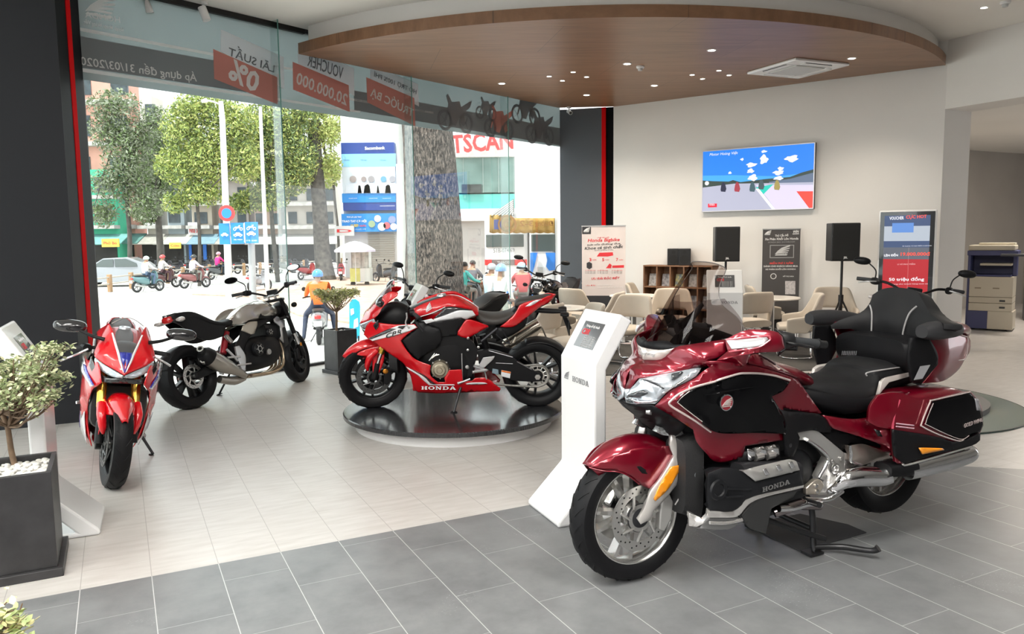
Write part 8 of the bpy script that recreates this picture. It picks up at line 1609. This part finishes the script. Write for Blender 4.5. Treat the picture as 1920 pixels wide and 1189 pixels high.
    superloft('tail_core',[(-1.15,0,.74,.80,.10,3),(-1.28,0,.79,.92,.10,3),(-1.42,0,.87,.95,.085,3),(-1.56,0,.94,.985,.055,3)],BLKM,root,n=18)
    panel('tail_side',q([('e5',600,640,.12),('e5',700,560,.13),('e5',820,440,.125),('e5',880,325,.11),('e5',1000,275,.102),('e5',1200,232,.085),('e5',1300,190,.06),('e5',1412,172,.015),('e5',1320,280,.05),('e5',1200,345,.075),('e5',1100,415,.09),('e5',850,612,.112),('e5',720,650,.12)]),CRR,root,th=.012,mirror=True,bulge=.008)
    panel('tail_white_flash',q([('e5',960,350,.113),('e5',1080,270,.108),('e5',1200,240,.095),('e5',1060,330,.108)]),CRW,root,th=.005,mirror=True)
    tubes('subframe',[([g('e5',150,765,.12),g('e5',430,640,.11)],.008),([g('e5',330,850,.11),g('e5',560,660,.11)],.014),([g('e5',545,745,.10),g('e5',640,840,.10),g('e5',740,890,.10)],.006),([g('e5',630,670,.1),g('e5',740,880,.1)],.006)],DARKM,root,n=8)
    superloft('tail_bracket',[(-1.44,0,.86,.90,.05,3),(-1.6,0,.845,.885,.035,3),(-1.72,0,.85,.88,.03,3)],BLKM,root,n=12)
    tubes('plate_bracket',[([(-1.68,0,.865),(-1.71,0,.80),(-1.75,0,.70)],[.018,.02,.022])],BLKM,root,n=10)
    for s in(-1,1):superloft('turn_signal',[(-1.66,s*.10,.845,.875,.03,2.2),(-1.70,s*.11,.84,.88,.05,2.4),(-1.73,s*.11,.845,.875,.04,2.2)],BLKM,root,n=14)
    b_=MB();b_.box((-1.745,-.09,.66),(-1.735,.09,.78));b_.build('plate_holder',BLKM,root,bevel=.004)
    superloft('undertail',[(-1.1,0,.60,.76,.10,3),(-1.25,0,.66,.80,.09,3),(-1.36,0,.74,.86,.08,3)],BLKM,root,n=16)
    # exhaust, swing arm, chain
    tubes('muffler',[([(-1.18,-.17,.50),(-1.28,-.19,.57),(-1.45,-.20,.67),(-1.50,-.20,.70)],[.045,.058,.06,.055])],M('titanium',(.50,.45,.38),.25,metal=.9),root,n=20)
    tubes('muffler_frame',[([g('e5',740,905,-.12),g('e5',1130,645,-.13)],.010),([g('e5',1130,645,-.13),g('e5',1195,640,-.13),g('e5',1270,800,-.13)],.008),([g('e5',790,870,.10),g('e5',830,790,.10)],.012)],M('titanium',(.50,.45,.38),.25,metal=.9),root,n=10)
    rows=[]
    for i in range(12):
        th=R(70+110*i/11);rr=.322+.008*math.sin(i/11*math.pi);rows.append([Vector((-1.46+(rr-.03*abs(f)**3)*math.cos(th),.095*f,.305+(rr-.03*abs(f)**3)*math.sin(th)))for f in(-1,-.6,0,.6,1)])
    patch('rear_hugger',rows,BLKM,root,th=.005,ku=2,kv=3)
    panel('swing_arm',q([('e6',300,250,.13),('e6',500,232,.13),('e6',860,335,.135),('e6',930,405,.135),('e6',1170,545,.13),('e6',1335,610,.125),('e6',1330,720,.125),('e6',1150,730,.13),('e6',860,705,.135),('e6',640,610,.135),('e6',520,565,.13),('e6',320,440,.13)]),BLKM,root,th=.05,mirror=True,bevel=.006)
    tubes('arm_highlight',[([g('e6',930,410,.142),g('e6',1165,540,.138)],.004),([g('e6',590,432,.142),g('e6',860,445,.142)],.004),([g('e6',480,235,.14),g('e6',860,340,.142)],.004)],M('arm_edge',(.25,.25,.26),.35,metal=.6),root,n=6)
    lb=panel('warning_label',q([('e6',682,545,.142),('e6',832,572,.142),('e6',815,678,.142),('e6',672,640,.142)]),CRW,root,th=.002,step=.01);panel('orange_band',q([('e6',684,547,.1445),('e6',830,573,.1445),('e6',827,600,.1445),('e6',682,572,.1445)]),M('label_orange',(.80,.20,.03),.5),lb,th=.001,step=.01);panel('label_grey',q([('e6',540,520,.142),('e6',630,535,.142),('e6',640,620,.142),('e6',530,595,.142)]),M('label_blue_grey',(.22,.30,.36),.5),root,th=.002,step=.01)
    hubc=Vector((-1.46,.105,.305));b_=MB();b_.lathe([(.085,-.004),(.104,-.004),(.104,.004),(.085,.004)],hubc,(0,1,0),48,closed=True);b_.lathe([(.05,-.004),(.062,-.004),(.062,.004),(.05,.004)],hubc,(0,1,0),40,closed=True)
    for k in range(12):t=k*.5236;b_.tube([hubc+Vector((math.cos(t)*.055,0,math.sin(t)*.055)),hubc+Vector((math.cos(t)*.09,0,math.sin(t)*.09))],.005,5,smooth=False)
    b_.build('sprocket',M('sprocket_silver',(.62,.61,.58),.3,metal=.9),root,angle=30)
    tubes('chain',[([(-.93,.105,.36),(-1.46,.105,.409)],.010),([(-.93,.105,.255),(-1.2,.105,.22),(-1.46,.105,.201)],.011),([(-1.46,.105,.409),(-1.53,.105,.38),(-1.564,.105,.305),(-1.53,.105,.23),(-1.46,.105,.201)],.009)],M('chain_steel',(.30,.29,.27),.4,metal=.8,bump=.8,bscale=120),root,n=6)
    MB().lathe([(.0001,.02),(.012,.02),(.012,.012),(.026,.012),(.026,0),(.0001,0)],hubc+Vector((0,.03,0)),(0,1,0),6).build('axle_nut',STEEL,root,angle=20)
    tubes('shock',[([(-.98,0,.66),(-1.05,0,.40)],.03)],BLKM,root)
    # rear sets, stand
    RSM=M('rearset_silver',(.60,.60,.61),.3,metal=.8)
    panel('heel_guard',q([('e4',1165,395,.165),('e4',1240,262,.165),('e4',1428,236,.165),('e4',1400,290,.165),('e4',1310,372,.165),('e4',1200,482,.165),('e4',1100,482,.165),('e4',1112,425,.165)]),RSM,root,th=.012,mirror=True,bevel=.003)
    tubes('foot_peg',[([g('e4',1088,390,.20),g('e4',1300,470,.18)],.012),([g('e4',1068,492,.23),g('e4',1290,462,.19)],.013)],RSM,root,n=12);tubes('foot_peg',[([(-1.0,-.16,.40),(-.95,-.26,.39)],.012)],RSM,root,n=12)
    tubes('peg_lever',[([g('e4',1262,478,.19),g('e4',1295,605,.19)],.006),([g('e4',900,195,.175),g('e4',910,640,.18)],.005)],RSM,root,n=8);tubes('shift_lever',[([g('e4',832,672,.21),g('e4',930,640,.20),g('e4',1030,600,.19)],[.013,.009,.010])],RSM,root,n=12)
    a=g('e4',890,700,.16);f_=g('e4',772,1130,.30);tubes('side_stand',[([a,(a+f_)/2,f_],[.014,.011,.010]),],M('stand_black',(.03,.03,.032),.3,metal=.5),root,n=12)
    b_=MB();zz=-f_.y*math.tan(R(8));b_.lathe([(.0001,.008),(.030,.008),(.034,0),(.0001,0)],(f_.x,f_.y,f_.z-.01),(0,.14,1),20);b_.build('stand_foot',M('stand_black',(.03,.03,.032),.3,metal=.5),root)
    return root
cb1=CBF.root('sport_motorcycle','red, black and white sport motorcycle standing side-on on the round podium','motorcycle');make_cbr(cb1,False)
O2=gz(208,913);F2=BikeFrame((O2[0],O2[1]),(.471,-.882),R(9))
cb2=F2.root('sport_motorcycle','red sport motorcycle with a blue and white nose stripe, facing us beside the left column','motorcycle');make_cbr(cb2,True,R(7))
# kiosk behind the podium
tfar=gz(780,530,1.15);nk=np.array([-.96,-.27,0]);nk/=np.linalg.norm(nk);ok=tfar+nk*.40;wk=np.array([.27,-.96])*.436
k5=kiosk((ok[0]+wk[0],ok[1]+wk[1]),(nk[0],nk[1]),(-wk[0],-wk[1]),'white information kiosk behind the red motorcycle on the podium')if 'kiosk' in globals()else None
if k5:k5.matrix_world=k5.matrix_world@Matrix.Diagonal((1,.955,1,1))

# ================================================================ naked motorcycles
_f6,_r6=gz(563,716),gz(362,766);_d6=_f6-_r6
NKF=BikeFrame((_f6[0],_f6[1]),(_d6[0],_d6[1]),R(12),{'n1':(300,560,7.225),'n2':(400,500,6.195),'n3':(440,600,6.669),'n4':(300,640,6.194)})
SLV=M('tank_silver',(.52,.49,.45),.26,metal=.7,coat=.6);CHMP=M('cover_champagne',(.52,.47,.40),.3,metal=.7)
def make_naked(root,tank=None,mirror_y=.34,steer=20,rimlight=False):
    tank=tank or SLV;B=NKF;g=B.p;q=lambda L:[g(*p)for p in L];FT=Matrix.Rotation(R(steer),4,'Z');before=set(root.children)
    moto_wheel(root,0,.30,.302,.12,.216,'front_tyre',BLKM,10,[(.07,.155),(-.07,.155)],.04,True,20,DISCD)
    rows=[]
    for i in range(8):
        th=R(50+80*i/7);rr=.316;wd=.04+.035*min(1,i/2.5)
        rows.append([Vector(((rr-.03*abs(f)**3)*math.cos(th),wd*f,.30+(rr-.03*abs(f)**3)*math.sin(th)))for f in(-1,-.5,0,.5,1)])
    patch('front_fender',rows,BLKM,root,th=.004,ku=2,kv=3)
    for s in(-1,1):
        tubes('fork_tube',[([(-.30,s*.10,.96),(-.10,s*.10,.50)],.026),([(-.10,s*.10,.52),(0,s*.10,.30)],.030)],BLKM,root,n=16);tubes('fork_stanchion',[([(-.13,s*.10,.57),(-.075,s*.10,.44)],.0275)],CHROME,root,n=16)
        b_=MB();b_.prism([(-.15,.27),(-.11,.23),(-.08,.25),(-.085,.36),(-.11,.40),(-.145,.38)],Matrix(((1,0,0,0),(0,0,1,0),(0,1,0,0),(0,0,0,1))),s*.062,s*.105);b_.build('brake_caliper',BLKM,root,bevel=.006)
        MB().lathe([(.0001,.006),(.02,.006),(.024,0),(.0001,0)],(-.065,s*.125,.43),(0,s,0),20).build('fork_reflector',AMB,root)
        tubes('handlebar',[([(-.31,s*.03,1.02),(-.32,s*.12,1.06),(-.37,s*.22,1.10),(-.43,s*(mirror_y-.06),1.105)],.012)],BLKM,root,n=12);tubes('grip',[([(-.41,s*(mirror_y-.08),1.105),(-.47,s*(mirror_y+.04),1.10)],.018)],M('grip_rubber',(.025,.027,.03),.6),root,n=14)
        superloft('switch_box',[(-.36,s*(mirror_y-.12),1.07,1.13,.025),(-.40,s*(mirror_y-.10),1.065,1.135,.035),(-.43,s*(mirror_y-.09),1.075,1.125,.025)],BLKM,root,n=12)
        tubes('lever',[([(-.37,s*(mirror_y-.12),1.10),(-.35,s*(mirror_y-.04),1.09),(-.39,s*(mirror_y+.04),1.07)],.007)],M('lever_silver',(.72,.72,.73),.25,metal=.7),root,n=8)
        tubes('mirror_stalk',[([(-.39,s*(mirror_y-.10),1.13),(-.385,s*(mirror_y-.09),1.20),(-.42,s*(mirror_y-.03),1.255)],.006)],BLKM,root,n=8)
        superloft('mirror',[(-.405,s*(mirror_y+.02),1.25,1.29,.05,2),(-.425,s*(mirror_y+.03),1.235,1.305,.075,2.2),(-.445,s*(mirror_y+.03),1.235,1.305,.075,2.2)],BLKM,root,n=20)
        MB().add([(-.448,s*(mirror_y+.03)+.066*math.cos(t),1.27+.029*math.sin(t))for t in[2*math.pi*k/20 for k in range(20)]],[tuple(range(20))]).build('mirror_glass',M('mirror_glass',(.8,.82,.85),.03,metal=1),root,smooth=False)
        superloft('turn_signal',[(-.19,s*.17,.86,.90,.015,2.2),(-.21,s*.20,.85,.91,.035,2.2),(-.225,s*.20,.86,.90,.03,2.2)],BLKM,root,n=12)
    b_=MB();b_.box((-.33,-.12,.95),(-.24,.12,.98));b_.box((-.30,-.12,.74),(-.17,.12,.77));b_.build('triple_clamp',BLKM,root,bevel=.01)
    tubes('bar_clamp',[([(-.31,-.09,1.02),(-.31,.09,1.02)],.014),([(-.30,.04,.97),(-.31,.04,1.02)],.016),([(-.30,-.04,.97),(-.31,-.04,1.02)],.016)],STEEL,root,n=12)
    h_=MB().lathe([(.0001,-.10),(.05,-.10),(.088,-.05),(.095,0),(.092,.012),(.0001,.012)],(-.155,0,.86),(1,0,.1),40).build('headlight_shell',BLKM,root,angle=40)
    MB().lathe([(.074,.010),(.094,.010),(.096,.018),(.078,.020)],(-.155,0,.86),(1,0,.1),40,closed=True).build('headlight_ring',CHROME if rimlight else BLKM,h_)
    MB().lathe([(.0001,.020),(.05,.017),(.076,.012),(.0001,.010)],(-.155,0,.86),(1,0,.1),36).build('headlight_glass',M('headlight_smoke',(.05,.055,.06),.06,coat=1),h_)
    b_=MB();b_.box((-.135,-.04,.855),(-.131,.04,.866));b_.build('daylight_bar',WTXT,h_)
    b_=MB();b_.box((-.29,-.06,1.03),(-.24,.06,1.09));b_.build('instrument',BLKM,root,bevel=.008)
    for o in list(root.children):
        if o not in before:o.matrix_basis=FT@o.matrix_basis
    moto_wheel(root,-1.53,.31,.312,.19,.216,'rear_tyre',BLKM,10,[(-.09,.12)],.05,True,20)
    superloft('fuel_tank',[(-.20,0,.82,.875,.07,2.4),(-.28,0,.78,.93,.125,2.6),(-.42,0,.765,.985,.16,2.6),(-.58,0,.755,.975,.165,2.6),(-.74,0,.745,.92,.14,2.5),(-.86,0,.75,.85,.10,2.4),(-.90,0,.76,.82,.07,2.3)],tank,root,n=34,ku=4)
    MB().lathe([(.0001,.008),(.022,.008),(.038,.010),(.042,0),(.0001,0)],(-.44,0,.982),(0,0,1),28).build('fuel_cap',BLKM,root,angle=30)
    panel('tank_side',q([('n2',185,605,-.12),('n2',240,560,-.15),('n2',330,478,-.165),('n2',420,438,-.165),('n2',560,445,-.155),('n2',690,490,-.12),('n2',640,600,-.13),('n2',500,600,-.16),('n2',420,620,-.165),('n2',330,665,-.16),('n2',185,665,-.12)]),tank,root,th=.02,mirror=True,bulge=.008)
    panel('tank_black_flash',q([('n2',590,450,-.158),('n2',700,482,-.128),('n2',715,520,-.12),('n2',655,608,-.13),('n2',530,602,-.158),('n2',560,520,-.165)]),BLKM,root,th=.006,mirror=True)
    panel('side_cover',q([('n2',425,642,-.16),('n2',510,635,-.16),('n2',515,672,-.16),('n2',480,775,-.15),('n2',440,787,-.15),('n2',332,742,-.15),('n2',345,690,-.155)]),CHMP,root,th=.012,mirror=True)
    panel('radiator_shroud',q([('n2',708,605,-.15),('n2',740,577,-.14),('n2',832,622,-.13),('n2',840,800,-.13),('n3',628,295,-.13),('n3',570,235,-.15),('n3',590,200,-.15),('n3',572,80,-.15),('n3',500,15,-.155)]),M('shroud_silver',(.58,.58,.59),.28,metal=.8),root,th=.015,mirror=True)
    superloft('radiator',[(-.20,0,.40,.70,.14,4),(-.27,0,.38,.72,.15,4)],M('radiator_black',(.012,.012,.013),.5,bump=.4,bscale=300),root,n=16)
    superloft('seat',[(-.86,0,.76,.83,.09,2.6),(-.95,0,.74,.835,.135,2.6),(-1.08,0,.755,.815,.14,2.6),(-1.22,0,.79,.86,.135,2.6),(-1.36,0,.85,.945,.125,2.6),(-1.5,0,.87,.95,.10,2.6),(-1.62,0,.88,.93,.07,2.6)],SEAT,root,n=24)
    panel('tail_side',q([('n1',85,225,-.03),('n1',200,195,-.09),('n1',440,180,-.115),('n1',700,285,-.12),('n1',900,360,-.12),('n1',860,510,-.12),('n1',700,560,-.12),('n1',560,545,-.11),('n1',400,440,-.10),('n1',230,340,-.08),('n1',110,300,-.04)]),BLKM,root,th=.012,mirror=True,bulge=.006)
    superloft('tail_light',[(-1.58,0,.87,.93,.07,3),(-1.63,0,.86,.935,.065,3),(-1.65,0,.87,.92,.05,3)],M('tail_red_glass',(.50,.02,.02),.15,coat=1),root,n=16)
    for s in(-1,1):superloft('rear_turn_signal',[(-1.56,s*.15,.86,.90,.03,2.2),(-1.60,s*.16,.855,.905,.05,2.2),(-1.63,s*.16,.865,.895,.035,2.2)],M('signal_pale',(.55,.50,.48),.2,coat=1),root,n=12)
    superloft('engine_block',[(-.32,0,.34,.56,.12,4),(-.45,0,.26,.60,.15,4),(-.7,0,.24,.60,.16,4),(-.90,0,.28,.56,.12,4)],BLKM,root,n=20)
    superloft('cylinder_head',[(-.32,0,.50,.72,.12,4),(-.5,0,.52,.74,.13,4)],M('engine_black',(.009,.0095,.011),.42,spec=.25),root,n=16)
    for a,rr in((('n3',300,362,-.19),.075),(('n3',435,150,-.19),.045)):
        c=g(*a);cv=MB().lathe([(.0001,.02),(rr*.7,.02),(rr*.95,.008),(rr,-.02),(.0001,-.02)],c,(0,-1,0),32).build('engine_cover',M('engine_black',(.009,.0095,.011),.42,spec=.25),root,angle=30)
        b_=MB();b_.lathe([(rr*.32,.021),(rr*.42,.021),(rr*.42,.024),(rr*.32,.024)],c,(0,-1,0),24,closed=True)
        for k in range(6):t=k*1.047;b_.tube([c+Vector((math.cos(t)*rr*.4,-.022,math.sin(t)*rr*.4)),c+Vector((math.cos(t)*rr*.68,-.022,math.sin(t)*rr*.68))],.0035,5,smooth=False)
        b_.build('star_trim',STEEL,cv)
    MB().lathe([(.0001,.03),(.03,.03),(.034,.02),(.034,0),(.0001,0)],g('n3',410,400,-.17),(0,-1,0),24).build('oil_filter',STEEL,root)
    mz=q([('n4',575,190,-.20),('n4',680,250,-.20),('n4',790,300,-.195),('n4',900,350,-.17),('n4',985,400,-.14)])
    tubes('muffler',[(mz,[.088,.088,.072,.045,.034])],M('muffler_silver',(.44,.41,.37),.28,metal=.9),root,n=26)
    d_=(mz[1]-mz[0]).normalized();tubes('muffler_cap',[([mz[0]-d_*.10,mz[0]-d_*.06,mz[0]+d_*.005],[.06,.085,.09])],BLKM,root,n=26,smooth=False)
    for a,rr in((('n4',470,92,-.205),.034),(('n4',502,228,-.205),.026)):c=g(*a);MB().lathe([(rr*.55,-.03),(rr*.6,.012),(rr,.012),(rr,-.03)],c,-d_+Vector((0,-.5,0)),24,closed=True).build('muffler_outlet',STEEL,root)
    tubes('muffler_chamber',[(q([('n4',690,440,-.10),('n4',860,460,-.10),('n4',980,425,-.10)]),[.04,.045,.03])],M('muffler_silver',(.44,.41,.37),.28,metal=.9),root,n=16)
    for y in(-.09,-.03,.03,.09):tubes('exhaust_header',[([(-.80,y,.20),(-.50,y,.18),(-.31,y,.24),(-.27,y,.42),(-.33,y,.54)],.019)],M('header_bronze',(.48,.38,.27),.3,metal=.9),root,n=12)
    panel('rear_set',q([('n4',875,62,-.17),('n4',922,50,-.17),('n4',992,170,-.17),('n4',995,340,-.17),('n4',955,330,-.17),('n4',905,200,-.17)]),M('rearset_silver',(.60,.60,.61),.3,metal=.8),root,th=.02,mirror=True,bevel=.003)
    tubes('rear_set_arm',[(q([('n4',775,95,-.18),('n4',850,170,-.18),('n4',900,230,-.18)]),.014),(q([('n4',780,190,-.18),('n4',930,180,-.18)]),.012),(q([('n4',890,280,-.22),('n4',1055,258,-.20)]),.009)],M('rearset_silver',(.60,.60,.61),.3,metal=.8),root,n=10)
    superloft('swing_arm',[(-.85,.12,.33,.45,.035,3),(-1.2,.13,.32,.42,.03,3),(-1.53,.13,.27,.35,.025,3)],BLKM,root,n=14,mirror=True)
    superloft('frame_beam',[(-.25,.08,.76,.83,.025,3),(-.55,.11,.70,.78,.025,3),(-.80,.12,.56,.72,.025,3),(-.88,.12,.42,.62,.025,3),(-.95,.13,.34,.56,.03,3)],BLKM,root,n=14,mirror=True)
    tubes('rear_shock',[([(-.95,-.02,.70),(-1.05,-.02,.48)],.035)],M('shock_red',(.35,.01,.02),.35),root,n=14);tubes('shock_reservoir',[([(-1.05,-.11,.66),(-1.0,-.12,.58)],.022)],STEEL,root,n=12)
    rows=[]
    for i in range(9):th=R(75+85*i/8);rr=.325;rows.append([Vector((-1.53+(rr-.03*abs(f)**3)*math.cos(th),.095*f,.31+(rr-.03*abs(f)**3)*math.sin(th)))for f in(-1,-.6,0,.6,1)])
    patch('rear_hugger',rows,BLKM,root,th=.005,ku=2,kv=3)
    a=Vector((-.86,.15,.26));f_=g('n4',690,608,.26);f_.y=.26;tubes('side_stand',[([a,f_],.011)],M('stand_black',(.03,.03,.032),.3,metal=.5),root,n=10);MB().lathe([(.0001,.006),(.03,.006),(.034,0),(.0001,0)],(f_.x,f_.y,f_.z-.008),(0,.2,1),18).build('stand_foot',BLKM,root)
    return root
n1=NKF.root('naked_motorcycle','silver and black naked motorcycle by the glass wall, its tail towards us','motorcycle');make_naked(n1)
def place_naked(O,fw,label,lean=8,**k):
    F_=BikeFrame(O,fw,R(lean));r=F_.root('naked_motorcycle',label,'motorcycle');make_naked(r,**k);return r
place_naked((-1.38,9.0,0),(-.75,-.66),'dark red naked motorcycle with black seat, behind the podium',tank=M('tank_dark_red',(.36,.008,.012),.25,coat=.8))
place_naked((.27,11.9,0),(-.45,-.89),'black naked motorcycle with a round chrome-rimmed headlight facing us, left of the dark pillar',tank=BLKGLOSS,rimlight=True)
place_naked((3.45,6.8,.064),(-.30,-.95),'naked motorcycle hidden behind the trunk of the maroon tourer, only mirrors and handlebar showing',mirror_y=.42,steer=4)
